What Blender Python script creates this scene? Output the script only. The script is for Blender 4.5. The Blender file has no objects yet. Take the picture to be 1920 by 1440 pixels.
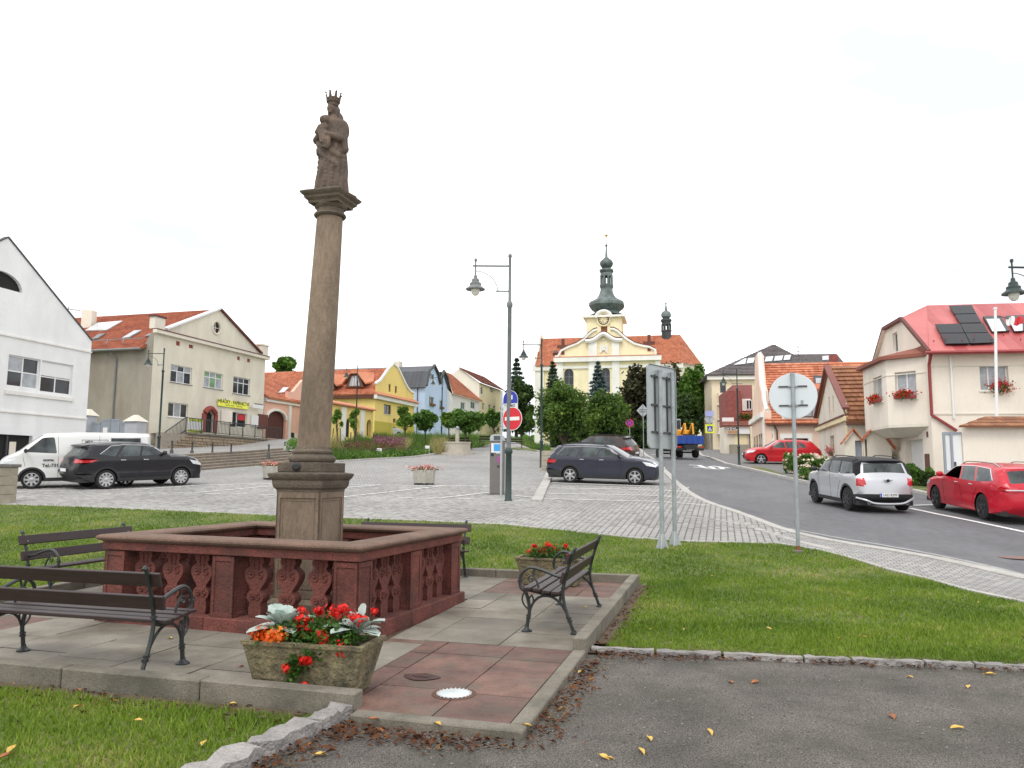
import bpy, bmesh, math, random
import numpy as np
from mathutils import Vector, Matrix
from mathutils.geometry import delaunay_2d_cdt, tessellate_polygon
random.seed(7)
RNG = np.random.default_rng(11)
SC = bpy.context.scene
COL = SC.collection
EYE = 1.65
FPX = 1450.0
PITCH = math.atan2(165.0, FPX)
ROLL = math.radians(0.4)
cam_d = bpy.data.cameras.new('camera')
cam = bpy.data.objects.new('camera', cam_d)
COL.objects.link(cam)
cam_d.sensor_width = 36.0
cam_d.lens = 36.0 * FPX / 1920.0
cam_d.clip_start = 0.05
cam_d.clip_end = 4000
cam.matrix_world = Matrix.Translation((0, 0, EYE)) @ Matrix.Rotation(math.pi / 2 + PITCH, 4, 'X') @ Matrix.Rotation(ROLL, 4, 'Z')
SC.camera = cam
SUN_EL, SUN_AZ = math.radians(56), math.radians(200)   # soft light from up and in front of the camera's left
w = bpy.data.worlds.new('World'); SC.world = w; w.use_nodes = True
nt = w.node_tree; nt.nodes.clear()
out = nt.nodes.new('ShaderNodeOutputWorld'); bg = nt.nodes.new('ShaderNodeBackground')
sky = nt.nodes.new('ShaderNodeTexSky'); sky.sky_type = 'NISHITA'; sky.sun_disc = False
sky.sun_elevation = SUN_EL; sky.sun_rotation = SUN_AZ
sky.air_density = 1.0; sky.dust_density = 3.0
tc = nt.nodes.new('ShaderNodeTexCoord'); mp = nt.nodes.new('ShaderNodeMapping')
mp.inputs['Scale'].default_value = (1.0, 1.0, 3.2)
nt.links.new(tc.outputs['Generated'], mp.inputs[0])
nz = nt.nodes.new('ShaderNodeTexNoise'); nz.inputs['Scale'].default_value = 2.1; nz.inputs['Detail'].default_value = 5
nz.inputs['Roughness'].default_value = .5
nt.links.new(mp.outputs[0], nz.inputs[0])
cr = nt.nodes.new('ShaderNodeValToRGB')
cr.color_ramp.elements[0].position = .34; cr.color_ramp.elements[0].color = (6.35, 6.55, 6.95, 1)
cr.color_ramp.elements[1].position = .49; cr.color_ramp.elements[1].color = (10.6, 10.65, 10.8, 1)
nt.links.new(nz.outputs[0], cr.inputs[0])
mx = nt.nodes.new('ShaderNodeMix'); mx.data_type = 'RGBA'; mx.inputs[0].default_value = .93
nt.links.new(sky.outputs[0], mx.inputs[6]); nt.links.new(cr.outputs[0], mx.inputs[7])
nt.links.new(mx.outputs[2], bg.inputs[0]); bg.inputs[1].default_value = .12
nt.links.new(bg.outputs[0], out.inputs[0])
sd = bpy.data.lights.new('sun', 'SUN'); sd.energy = 1.0; sd.angle = math.radians(22); sd.color = (1, .97, .92)
sun = bpy.data.objects.new('sun', sd); COL.objects.link(sun)
_d = Vector((math.sin(SUN_AZ) * math.cos(SUN_EL), math.cos(SUN_AZ) * math.cos(SUN_EL), math.sin(SUN_EL)))
sun.rotation_euler = _d.to_track_quat('Z', 'Y').to_euler()
SC.view_settings.view_transform = 'Standard'; SC.view_settings.look = 'None'
SC.view_settings.gamma = 1.0; SC.view_settings.use_curve_mapping = False
SC.view_settings.exposure = 0.42
SC.render.engine = 'CYCLES'
SC.cycles.max_bounces = 6
_hy = [-50, 0, 12.6, 14, 18, 23, 28, 33, 38, 44, 50, 56, 65, 80, 110, 140, 200, 600]
_hz = [-.05, -.05, -.05, .04, .33, .68, .92, 1.2, 1.6, 2.0, 2.4, 2.75, 3.1, 3.9, 5.4, 6.75, 8.5, 10]
def _pchip(x, xs, ys):
 xs = np.asarray(xs, float); ys = np.asarray(ys, float)
 h = np.diff(xs); d = np.diff(ys) / h
 m = np.zeros_like(ys)
 for i in range(1, len(xs) - 1):
  if d[i - 1] * d[i] > 0:
   w1 = 2 * h[i] + h[i - 1]; w2 = h[i] + 2 * h[i - 1]
   m[i] = (w1 + w2) / (w1 / d[i - 1] + w2 / d[i])
 x = np.clip(x, xs[0], xs[-1]); k = np.clip(np.searchsorted(xs, x) - 1, 0, len(h) - 1)
 t = (x - xs[k]) / h[k]
 return (ys[k] * (1 + 2 * t) * (1 - t) ** 2 + m[k] * h[k] * t * (1 - t) ** 2 + ys[k + 1] * t * t * (3 - 2 * t) + m[k + 1] * h[k] * t * t * (t - 1))
def S(t):
 t = np.clip(t, 0, 1); return t * t * (3 - 2 * t)
def H(x, y):
 x = np.asarray(x, float); y = np.asarray(y, float)
 z = _pchip(y, _hy, _hz)
 z = z - .15 * S((x - 4) / 4) * S((y - 14) / 5) * S((31 - y) / 5)
 d = np.minimum((x + 15.9) * -.88 + (y - 38.6) * .475, -11.3 - x)
 r1 = .62 * S((d - .1) / 2.5) + .5 * S((y - 55) / 8) * S(d / 1.6)
 r2 = np.clip(.05 * (y - 53), 0, 1.15) * S((3 - x) / 4)
 return z + np.maximum(r1, r2)
def ray(u, v):
 a = u - 960; b = 720 - v
 c, s = math.cos(ROLL), math.sin(ROLL)
 x = a * c - b * s; y = a * s + b * c
 return Vector((x / FPX, math.cos(PITCH) - y / FPX * math.sin(PITCH), math.sin(PITCH) + y / FPX * math.cos(PITCH)))
def G(u, v, dz=0.0, y0=4.0, y1=400.0):
 """ground point seen in pixel (u, v) of the 1920 photograph"""
 d = ray(u, v)
 ys = np.geomspace(y0, y1, 1400); t = ys / d.y
 f = EYE + d.z * t - (H(d.x * t, ys) + dz)
 i = int(np.argmax(f < 0))
 if f[i] >= 0: i = len(ys) - 1
 if i > 0:
  k = f[i - 1] / (f[i - 1] - f[i] + 1e-9); y = ys[i - 1] + k * (ys[i] - ys[i - 1])
 else: y = ys[0]
 t = y / d.y
 return Vector((d.x * t, y, EYE + d.z * t))
def G2(u, v, **k): p = G(u, v, **k); return (p.x, p.y)
def PY(u, v, Y):
 """point at depth Y seen in pixel (u, v)"""
 d = ray(u, v); t = Y / d.y
 return Vector((d.x * t, Y, EYE + d.z * t))
def hz(x, y): return float(H(x, y))
MATS = {}
def mat(name, col, rough=.85, var=.12, scale=3.0, bump=.0, bscale=30.0, metal=0.0, col2=None, stain=None, stain_scale=1.2,
  stain_amt=.5, emit=0, spec=.5, coat=0.0, stretch=(1, 1, 1), fine=0.0, trans=0.0, bdist=.02, fsc=18, orand=0.0):
 if name in MATS: return MATS[name]
 m = bpy.data.materials.new(name); m.use_nodes = True; MATS[name] = m
 nt = m.node_tree; N = nt.nodes; L = nt.links
 b = N['Principled BSDF']
 b.inputs['Roughness'].default_value = rough; b.inputs['Metallic'].default_value = metal
 b.inputs['Specular IOR Level'].default_value = spec
 if coat: b.inputs['Coat Weight'].default_value = coat; b.inputs['Coat Roughness'].default_value = .06
 c = Vector(col[:3])
 tc = N.new('ShaderNodeTexCoord'); mp = N.new('ShaderNodeMapping'); mp.inputs['Scale'].default_value = stretch
 L.new(tc.outputs['Object'], mp.inputs[0]); vec = mp.outputs[0]
 colout = None
 if var > 0 or col2:
  n = N.new('ShaderNodeTexNoise'); n.inputs['Scale'].default_value = scale; n.inputs['Detail'].default_value = 6; n.inputs['Roughness'].default_value = .6
  L.new(vec, n.inputs[0])
  r = N.new('ShaderNodeValToRGB'); r.color_ramp.elements[0].position = .32; r.color_ramp.elements[1].position = .68
  r.color_ramp.elements[0].color = (*(c * (1 - var)), 1)
  r.color_ramp.elements[1].color = (*(Vector(col2) if col2 else c * (1 + var)), 1)
  L.new(n.outputs[0], r.inputs[0]); colout = r.outputs[0]
 if fine > 0:
  n = N.new('ShaderNodeTexNoise'); n.inputs['Scale'].default_value = scale * fsc; n.inputs['Detail'].default_value = 3
  L.new(vec, n.inputs[0])
  mr = N.new('ShaderNodeMapRange'); mr.inputs[1].default_value = .3; mr.inputs[2].default_value = .7
  mr.inputs[3].default_value = 1 - fine; mr.inputs[4].default_value = 1 + fine
  L.new(n.outputs[0], mr.inputs[0])
  mu = N.new('ShaderNodeMix'); mu.data_type = 'RGBA'; mu.blend_type = 'MULTIPLY'; mu.inputs[0].default_value = 1
  if colout: L.new(colout, mu.inputs[6])
  else: mu.inputs[6].default_value = (*c, 1)
  L.new(mr.outputs[0], mu.inputs[7]); colout = mu.outputs[2]
 if stain:
  n = N.new('ShaderNodeTexNoise'); n.inputs['Scale'].default_value = stain_scale; n.inputs['Detail'].default_value = 8; n.inputs['Roughness'].default_value = .65
  L.new(vec, n.inputs[0])
  mr = N.new('ShaderNodeMapRange'); mr.inputs[1].default_value = .48; mr.inputs[2].default_value = .68; mr.inputs[3].default_value = 0; mr.inputs[4].default_value = stain_amt
  L.new(n.outputs[0], mr.inputs[0])
  mu = N.new('ShaderNodeMix'); mu.data_type = 'RGBA'; L.new(mr.outputs[0], mu.inputs[0])
  if colout: L.new(colout, mu.inputs[6])
  else: mu.inputs[6].default_value = (*c, 1)
  mu.inputs[7].default_value = (*stain, 1); colout = mu.outputs[2]
 if orand:
  oi = N.new('ShaderNodeObjectInfo'); mr = N.new('ShaderNodeMapRange'); mr.inputs[3].default_value = 1 - orand; mr.inputs[4].default_value = 1 + orand; L.new(oi.outputs['Random'], mr.inputs[0])
  mu = N.new('ShaderNodeMix'); mu.data_type = 'RGBA'; mu.blend_type = 'MULTIPLY'; mu.inputs[0].default_value = 1; L.new(colout, mu.inputs[6]); L.new(mr.outputs[0], mu.inputs[7]); colout = mu.outputs[2]
 if colout: L.new(colout, b.inputs['Base Color'])
 else: b.inputs['Base Color'].default_value = (*c, 1)
 if bump > 0:
  n = N.new('ShaderNodeTexNoise'); n.inputs['Scale'].default_value = bscale; n.inputs['Detail'].default_value = 5
  L.new(vec, n.inputs[0]); bp = N.new('ShaderNodeBump'); bp.inputs['Strength'].default_value = bump; bp.inputs['Distance'].default_value = bdist
  L.new(n.outputs[0], bp.inputs['Height']); L.new(bp.outputs[0], b.inputs['Normal'])
 if emit:
  b.inputs['Emission Color'].default_value = (*c, 1); b.inputs['Emission Strength'].default_value = emit
 if trans:
  b.inputs['Transmission Weight'].default_value = trans
 return m
def leafmat(name, c1, c2, c3=None, scale=1.2, trans=.35, rough=.55):
 if name in MATS: return MATS[name]
 m = bpy.data.materials.new(name); m.use_nodes = True; MATS[name] = m
 nt = m.node_tree; N = nt.nodes; L = nt.links; b = N['Principled BSDF']; b.inputs['Roughness'].default_value = rough
 b.inputs['Specular IOR Level'].default_value = .3
 tc = N.new('ShaderNodeTexCoord'); g = N.new('ShaderNodeNewGeometry')
 n = N.new('ShaderNodeTexNoise'); n.inputs['Scale'].default_value = scale; n.inputs['Detail'].default_value = 4
 L.new(tc.outputs['Object'], n.inputs[0])
 ad = N.new('ShaderNodeMath'); ad.operation = 'MULTIPLY_ADD'; ad.inputs[1].default_value = .45; L.new(g.outputs['Random Per Island'], ad.inputs[0])
 mu = N.new('ShaderNodeMath'); mu.operation = 'MULTIPLY_ADD'; mu.inputs[1].default_value = 1.5; mu.inputs[2].default_value = -.47
 L.new(n.outputs[0], mu.inputs[0]); L.new(mu.outputs[0], ad.inputs[2])
 r = N.new('ShaderNodeValToRGB'); e = r.color_ramp.elements
 e[0].position = .15; e[0].color = (*c1, 1); e[1].position = .75; e[1].color = (*c2, 1)
 if c3: x = e.new(.95); x.color = (*c3, 1)
 L.new(ad.outputs[0], r.inputs[0]); L.new(r.outputs[0], b.inputs['Base Color'])
 tr = N.new('ShaderNodeBsdfTranslucent'); L.new(r.outputs[0], tr.inputs[0])
 ms = N.new('ShaderNodeMixShader'); ms.inputs[0].default_value = trans
 L.new(b.outputs[0], ms.inputs[1]); L.new(tr.outputs[0], ms.inputs[2]); L.new(ms.outputs[0], N['Material Output'].inputs[0])
 return m
MW = {}
def _idm(): return Matrix.Identity(4)
def thing(name, label, cat, loc=(0, 0, 0), rz=0.0, group=None, kind=None, parent=None):
 o = bpy.data.objects.new(name, None); COL.objects.link(o); o.empty_display_size = .1
 o.location = loc; o.rotation_euler = (0, 0, rz)
 if label: o['label'] = label
 if cat: o['category'] = cat
 if group: o['group'] = group
 if kind: o['kind'] = kind
 m = Matrix.Translation(Vector(loc)) @ Matrix.Rotation(rz, 4, 'Z')
 if parent is not None: o.parent = parent; m = MW[parent] @ m
 MW[o] = m
 return o
def tag(o, label=None, cat=None, group=None, kind=None):
 if label: o['label'] = label
 if cat: o['category'] = cat
 if group: o['group'] = group
 if kind: o['kind'] = kind
 return o
class MB:
 """collects geometry (in world or in local coordinates) and links it as one mesh object"""
 def __init__(s): s.v = []; s.f = []; s.uv = None
 def add(s, vs, fs):
  k = len(s.v); s.v.extend([tuple(p) for p in vs]); s.f.extend([tuple(i + k for i in f) for f in fs]); return s
 def box(s, x0, x1, y0, y1, z0, z1, m=None, taper=0.0):
  t = taper
  vs = [Vector(p) for p in ((x0, y0, z0), (x1, y0, z0), (x1, y1, z0), (x0, y1, z0), (x0 + t, y0 + t, z1), (x1 - t, y0 + t, z1), (x1 - t, y1 - t, z1), (x0 + t, y1 - t, z1))]
  if m is not None: vs = [m @ p for p in vs]
  return s.add(vs, [(3, 2, 1, 0), (4, 5, 6, 7), (0, 1, 5, 4), (1, 2, 6, 5), (2, 3, 7, 6), (3, 0, 4, 7)])
 def hexa(s, b, t):
  return s.add(list(b) + list(t), [(3, 2, 1, 0), (4, 5, 6, 7), (0, 1, 5, 4), (1, 2, 6, 5), (2, 3, 7, 6), (3, 0, 4, 7)])
 def bar(s, p, q, wx, wy=None):
  """rectangular bar from p to q"""
  wy = wy or wx; p = Vector(p); q = Vector(q); d = (q - p).normalized()
  up = Vector((0, 0, 1)) if abs(d.z) < .9 else Vector((1, 0, 0))
  a = d.cross(up).normalized() * wx / 2; b = a.cross(d).normalized() * wy / 2
  return s.hexa([p - a - b, p + a - b, p + a + b, p - a + b], [q - a - b, q + a - b, q + a + b, q - a + b])
 def tube(s, pts, r, n=6, cap=True, closed=False):
  pts = [Vector(p) for p in pts]; N = len(pts); rr = r if hasattr(r, '__len__') else [r] * N
  rings = []
  up0 = None
  for i, p in enumerate(pts):
   a = pts[(i - 1) % N] if (closed or i) else pts[0]; b = pts[(i + 1) % N] if (closed or i < N - 1) else pts[-1]
   d = (b - a).normalized()
   if up0 is None: up0 = Vector((0, 0, 1)) if abs(d.z) < .9 else Vector((1, 0, 0))
   x = d.cross(up0)
   if x.length < 1e-4: x = d.orthogonal()
   x.normalize(); y = x.cross(d).normalized(); up0 = y
   rings.append([p + (x * math.cos(k * 2 * math.pi / n) + y * math.sin(k * 2 * math.pi / n)) * rr[i] for k in range(n)])
  vs = [q for R_ in rings for q in R_]; fs = []
  for i in range(N if closed else N - 1):
   j = (i + 1) % N
   for k in range(n): fs.append((i * n + k, i * n + (k + 1) % n, j * n + (k + 1) % n, j * n + k))
  if cap and not closed: fs.append(tuple(range(n))[::-1]); fs.append(tuple((N - 1) * n + k for k in range(n)))
  return s.add(vs, fs)
 def lathe(s, prof, c=(0, 0, 0), n=16, m=None, cap=True, sx=1, sy=1, rot=0):
  """prof: (r, z) from bottom to top"""
  c = Vector(c); vs = []; fs = []
  for r, z in prof:
   for k in range(n):
    a = 2 * math.pi * k / n + rot; p = Vector((r * sx * math.cos(a), r * sy * math.sin(a), z))
    vs.append(c + (m @ p if m is not None else p))
  for i in range(len(prof) - 1):
   for k in range(n): fs.append((i * n + k, i * n + (k + 1) % n, (i + 1) * n + (k + 1) % n, (i + 1) * n + k))
  if cap: fs.append(tuple(range(n))[::-1]); fs.append(tuple((len(prof) - 1) * n + k for k in range(n)))
  return s.add(vs, fs)
 def poly(s, pts): return s.add(pts, [tuple(range(len(pts)))])
 def prism(s, pts, d):
  """planar loop extruded by vector d (triangulated caps)"""
  pts = [Vector(p) for p in pts]; d = Vector(d); n = len(pts)
  tri = tessellate_polygon([pts])
  k = len(s.v); s.v.extend([tuple(p) for p in pts] + [tuple(p + d) for p in pts])
  for t in tri: s.f.append(tuple(k + i for i in t)); s.f.append(tuple(k + n + i for i in t[::-1]))
  for i in range(n): s.f.append((k + i, k + (i + 1) % n, k + n + (i + 1) % n, k + n + i))
  return s
 def build(s, name, m, parent=None, smooth=False, world=True, weld=False, recalc=True, bevel=0.0):
  me = bpy.data.meshes.new(name)
  vs = s.v
  if parent is not None and world:
   inv = MW[parent].inverted(); A = np.array(inv)
   V = np.array(vs, float) @ A[:3, :3].T + A[:3, 3]; vs = V.tolist()
  me.from_pydata(vs, [], s.f)
  if s.uv is not None:
   l = me.uv_layers.new(name='UVMap'); k = 0
   for p in me.polygons:
    for li in p.loop_indices: l.data[li].uv = s.uv[me.loops[li].vertex_index]
  if recalc or weld or bevel:
   bm = bmesh.new(); bm.from_mesh(me)
   if weld: bmesh.ops.remove_doubles(bm, verts=bm.verts, dist=1e-4)
   if recalc: bmesh.ops.recalc_face_normals(bm, faces=bm.faces)
   if bevel:
    es = [e for e in bm.edges if e.is_manifold and e.calc_face_angle(0) > .5]
    bmesh.ops.bevel(bm, geom=es, offset=bevel, segments=1, affect='EDGES', profile=.5)
   bm.to_mesh(me); bm.free()
  if smooth:
   me.polygons.foreach_set('use_smooth', [True] * len(me.polygons))
   if smooth != 'all': me.set_sharp_from_angle(angle=math.radians(38))
  if m is not None: me.materials.append(m)
  o = bpy.data.objects.new(name, me); COL.objects.link(o)
  if parent is not None: o.parent = parent
  MW[o] = MW[parent].copy() if parent is not None else Matrix.Identity(4)
  return o
def at_obj(o, loc, rz=0.0):
 o.location = loc; o.rotation_euler = (0, 0, rz); MW[o] = Matrix.Translation(Vector(loc)) @ Matrix.Rotation(rz, 4, 'Z')
 return o
def copy_tree(o, parent=None, label=None, top=True):
 c = o.copy(); COL.objects.link(c); c.parent = parent
 if top:
  MW[c] = MW[o].copy()
  if label: c['label'] = label
 for ch in o.children: copy_tree(ch, c, None, False)
 return c
def fast_mesh(name, V, F, m, parent=None, world=True, uv=None):
 """numpy arrays V (n,3) and F (k,3 or 4)"""
 me = bpy.data.meshes.new(name); V = np.asarray(V, np.float32); F = np.asarray(F, np.int32)
 if parent is not None and world:
  A = np.array(MW[parent].inverted()); V = (V @ A[:3, :3].T + A[:3, 3]).astype(np.float32)
 me.vertices.add(len(V)); me.vertices.foreach_set('co', V.ravel())
 k = F.shape[1]; me.loops.add(F.size); me.loops.foreach_set('vertex_index', F.ravel())
 me.polygons.add(len(F)); me.polygons.foreach_set('loop_start', np.arange(0, F.size, k, dtype=np.int32))
 me.update(calc_edges=True)
 if m: me.materials.append(m)
 o = bpy.data.objects.new(name, me); COL.objects.link(o)
 if parent is not None: o.parent = parent
 MW[o] = MW[parent].copy() if parent is not None else Matrix.Identity(4)
 return o
def inpoly(P, poly):
 P = np.asarray(P); x, y = P[:, 0], P[:, 1]; c = np.zeros(len(P), bool); n = len(poly)
 for i in range(n):
  x0, y0 = poly[i][:2]; x1, y1 = poly[(i + 1) % n][:2]
  if y0 == y1: continue
  k = ((y0 > y) != (y1 > y)) & (x < (x1 - x0) * (y - y0) / (y1 - y0) + x0); c ^= k
 return c
def densify(poly, step, closed=True):
 o = []; n = len(poly)
 for i in range(n if closed else n - 1):
  a = Vector(poly[i][:2]); b = Vector(poly[(i + 1) % n][:2]); k = max(1, int((b - a).length / step))
  for j in range(k): o.append(tuple(a + (b - a) * j / k))
 if not closed: o.append(tuple(poly[-1][:2]))
 return o
def smoothline(pts, k=4, closed=False):
 pts = [Vector(p) for p in pts]; n = len(pts); o = []
 for i in range(n if closed else n - 1):
  if closed: a, b, c, d = pts[(i - 1) % n], pts[i], pts[(i + 1) % n], pts[(i + 2) % n]
  else: a, b, c, d = pts[max(i - 1, 0)], pts[i], pts[i + 1], pts[min(i + 2, n - 1)]
  for j in range(k):
   t = j / k
   o.append(.5 * ((2 * b) + (c - a) * t + (2 * a - 5 * b + 4 * c - d) * t * t + (3 * b - a - 3 * c + d) * t ** 3))
 if not closed: o.append(pts[-1])
 return o
def cdt(outer, inner_loops, pts):
 verts = []; edges = []
 for lp in [outer] + inner_loops:
  k = len(verts); n = len(lp); verts += [Vector(p[:2]) for p in lp]; edges += [(k + i, k + (i + 1) % n) for i in range(n)]
 verts += [Vector(p[:2]) for p in pts]
 V, E_, F_, *_ = delaunay_2d_cdt(verts, edges, [], 0, 1e-5)
 V = np.array([(p.x, p.y) for p in V]); F_ = np.array([f for f in F_ if len(f) == 3])
 c = V[F_].mean(1); F_ = F_[inpoly(c, outer)]
 return V, F_
def sheet(name, poly, off, m, step=1.0, parent=None, kind='structure', holes=(), zfun=None):
 poly = densify(poly, step)
 P = np.array(poly); lo = P.min(0); hi = P.max(0)
 gx, gy = np.meshgrid(np.arange(lo[0], hi[0], step), np.arange(lo[1], hi[1], step)); g = np.stack([gx.ravel(), gy.ravel()], 1)
 g = g[inpoly(g, poly)]
 hl = [densify(h, step) for h in holes]
 V, F_ = cdt(poly, hl, g.tolist())
 for h in hl: F_ = F_[~inpoly(V[F_].mean(1), h)]
 z = (zfun or H)(V[:, 0], V[:, 1]) + off
 V3 = np.column_stack([V, z])
 a, b, c = V3[F_[:, 0]], V3[F_[:, 1]], V3[F_[:, 2]]
 dn = np.cross(b - a, c - a)[:, 2] < 0; F_[dn] = F_[dn][:, ::-1]
 o = fast_mesh(name, V3, F_, m, parent)
 if parent is None and kind: o['kind'] = kind
 return o
class Fr:
 """a vertical plane: s along it, n out of it (towards the viewer), z up"""
 def __init__(s, O, a): s.O = Vector((O[0], O[1], 0)); s.a = a; s.e = Vector((math.cos(a), math.sin(a), 0)); s.n = Vector((math.sin(a), -math.cos(a), 0))
 def p(s, x, z, n=0.0): return s.O + s.e * x + s.n * n + Vector((0, 0, z))
 def px(s, u, v, n=0.0):
  d = ray(u, v); o = s.O + s.n * n; C0 = Vector((0, 0, EYE)); t = (o - C0).dot(s.n) / d.dot(s.n); q = C0 + d * t
  return ((q - s.O).dot(s.e), q.z)
 def w(s, u, v, n=0.0): x, z = s.px(u, v, n); return s.p(x, z, n)
 def side(s, x, sgn, back=0.0):
  """plane perpendicular to this one through s=x"""
  return Fr(s.p(x, 0, -back), s.a + sgn * math.pi / 2)
# materials used widely
m_soil = mat('soil', (.10, .07, .045), .95, .35, 6, .8, 60, fine=.3)
m_lawn = mat('lawn_base', (.075, .115, .018), .95, .3, 1.5, .5, 60, col2=(.13, .16, .035), stain=(.22, .17, .09), stain_scale=.55, stain_amt=.7, fine=.35)
m_asph_path = mat('path_asphalt', (.135, .119, .103), .9, .36, 1.3, 1.0, 85, stain=(.07, .075, .045), stain_scale=1.4, stain_amt=.6, fine=.95, fsc=80, bdist=.03)
m_road = mat('road_asphalt', (.120, .120, .126), .75, .24, .35, .35, 120, stain=(.14, .14, .145), stain_scale=.5, stain_amt=.6, fine=.15, stretch=(1, .45, 1))
m_walk = mat('sidewalk_asphalt', (.17, .165, .16), .9, .12, .8, .4, 90, fine=.2)
m_kerb = mat('kerb_granite', (.42, .40, .37), .85, .14, 5, .3, 90, stain=(.26, .25, .22), fine=.15)
m_kerb2 = mat('kerb_concrete', (.185, .165, .13), .9, .18, 4, .4, 80, stain=(.07, .066, .048), stain_scale=2.4, stain_amt=.7, fine=.2, orand=.1)  # base colour darkened to carry the shade over the memorial platform
m_paint = mat('road_paint', (.80, .80, .78), .8, .15, 12, stain=(.45, .44, .43), stain_scale=9, stain_amt=.5)
def settmat(name, c, rot, bw=.15, bh=.14):
 m = bpy.data.materials.new(name); m.use_nodes = True; nt = m.node_tree; N = nt.nodes; L = nt.links; b = N['Principled BSDF']; b.inputs['Roughness'].default_value = .8
 tc = N.new('ShaderNodeTexCoord'); mp = N.new('ShaderNodeMapping'); mp.inputs['Rotation'].default_value = (0, 0, rot)
 L.new(tc.outputs['Object'], mp.inputs[0])
 br = N.new('ShaderNodeTexBrick'); br.inputs['Scale'].default_value = 1; br.inputs['Brick Width'].default_value = bw; br.inputs['Row Height'].default_value = bh
 br.inputs['Mortar Size'].default_value = .012; br.inputs['Mortar Smooth'].default_value = .3
 br.inputs['Color1'].default_value = (*(Vector(c) * 1.12), 1); br.inputs['Color2'].default_value = (*(Vector(c) * .80), 1); br.inputs['Mortar'].default_value = (*(Vector(c) * .45), 1)
 L.new(mp.outputs[0], br.inputs[0])
 n = N.new('ShaderNodeTexNoise'); n.inputs['Scale'].default_value = .35; n.inputs['Detail'].default_value = 6; L.new(tc.outputs['Object'], n.inputs[0])
 mr = N.new('ShaderNodeMapRange'); mr.inputs[1].default_value = .3; mr.inputs[2].default_value = .7; mr.inputs[3].default_value = .86; mr.inputs[4].default_value = 1.12; L.new(n.outputs[0], mr.inputs[0])
 mu = N.new('ShaderNodeMix'); mu.data_type = 'RGBA'; mu.blend_type = 'MULTIPLY'; mu.inputs[0].default_value = 1; L.new(br.outputs[0], mu.inputs[6]); L.new(mr.outputs[0], mu.inputs[7])
 L.new(mu.outputs[2], b.inputs['Base Color'])
 bp = N.new('ShaderNodeBump'); bp.inputs['Strength'].default_value = .5; bp.inputs['Distance'].default_value = .01; bp.invert = True
 L.new(br.outputs['Fac'], bp.inputs['Height']); L.new(bp.outputs[0], b.inputs['Normal'])
 return m
AX = math.radians(-15.2)          # the square's own axes
m_setts_far = settmat('plaza_setts_far', (.31, .30, .285), -AX)
def islandmat(name, cols, rough=.8, bump=.3, bscale=120):
 m = bpy.data.materials.new(name); m.use_nodes = True; nt = m.node_tree; N = nt.nodes; L = nt.links; b = N['Principled BSDF']; b.inputs['Roughness'].default_value = rough
 g = N.new('ShaderNodeNewGeometry'); r = N.new('ShaderNodeValToRGB'); e = r.color_ramp.elements
 e[0].color = (*cols[0], 1); e[1].color = (*cols[-1], 1)
 for i, c in enumerate(cols[1:-1]): x = e.new((i + 1) / (len(cols) - 1)); x.color = (*c, 1)
 L.new(g.outputs['Random Per Island'], r.inputs[0])
 tc = N.new('ShaderNodeTexCoord'); n = N.new('ShaderNodeTexNoise'); n.inputs['Scale'].default_value = .4; n.inputs['Detail'].default_value = 5; L.new(tc.outputs['Object'], n.inputs[0])
 mr = N.new('ShaderNodeMapRange'); mr.inputs[1].default_value = .3; mr.inputs[2].default_value = .7; mr.inputs[3].default_value = .84; mr.inputs[4].default_value = 1.14; L.new(n.outputs[0], mr.inputs[0])
 mu = N.new('ShaderNodeMix'); mu.data_type = 'RGBA'; mu.blend_type = 'MULTIPLY'; mu.inputs[0].default_value = 1; L.new(r.outputs[0], mu.inputs[6]); L.new(mr.outputs[0], mu.inputs[7])
 L.new(mu.outputs[2], b.inputs['Base Color'])
 if bump:
  n2 = N.new('ShaderNodeTexNoise'); n2.inputs['Scale'].default_value = bscale; L.new(tc.outputs['Object'], n2.inputs[0])
  bp = N.new('ShaderNodeBump'); bp.inputs['Strength'].default_value = bump; bp.inputs['Distance'].default_value = .01; L.new(n2.outputs[0], bp.inputs['Height']); L.new(bp.outputs[0], b.inputs['Normal'])
 return m
m_sett = islandmat('granite_setts', [(.23, .22, .205), (.32, .31, .295), (.38, .37, .35), (.27, .26, .24)])
m_joint = mat('sett_joints', (.15, .145, .12), .95, .3, 8, .4, 60)
# memorial frame
PO = Vector((-1.527, 7.506, 0)); PX = Vector((math.cos(AX), math.sin(AX), 0)); PYv = Vector((-PX.y, PX.x, 0))
def PL(x, y, z=0.0): return PO + PX * x + PYv * y + Vector((0, 0, z))
def pl2(x, y): p = PL(x, y); return (p.x, p.y)
PX0, PX1, PY0, PY1 = -5.3, 2.18, -1.76, 5.25
# ground sheets
g = []
for s in (-1,):
 xs = np.concatenate([np.linspace(-700, -60, 24), np.arange(-56, 57, 2.0), np.linspace(60, 700, 24)])
 ys = np.concatenate([np.arange(-10, 130, 2.0), np.linspace(135, 900, 40)])
 X, Y = np.meshgrid(xs, ys); Z = H(X, Y) - .09
 nx, ny = len(xs), len(ys); idx = np.arange(nx * ny).reshape(ny, nx)
 F = np.stack([idx[:-1, :-1].ravel(), idx[:-1, 1:].ravel(), idx[1:, 1:].ravel(), idx[1:, :-1].ravel()], 1)
 o = fast_mesh('ground', np.column_stack([X.ravel(), Y.ravel(), Z.ravel()]), F, mat('ground_grass', (.09, .15, .03), .95, .3, .4, .3, 20, fine=.2)); o['kind'] = 'structure'
lawn_far = [(-30.0, 25.2)] + [G2(*p) for p in ((2, 947), (200, 953), (505, 967), (640, 972), (800, 978), (950, 985), (1080, 998), (1180, 1010), (1300, 1018), (1459, 1021))]
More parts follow.
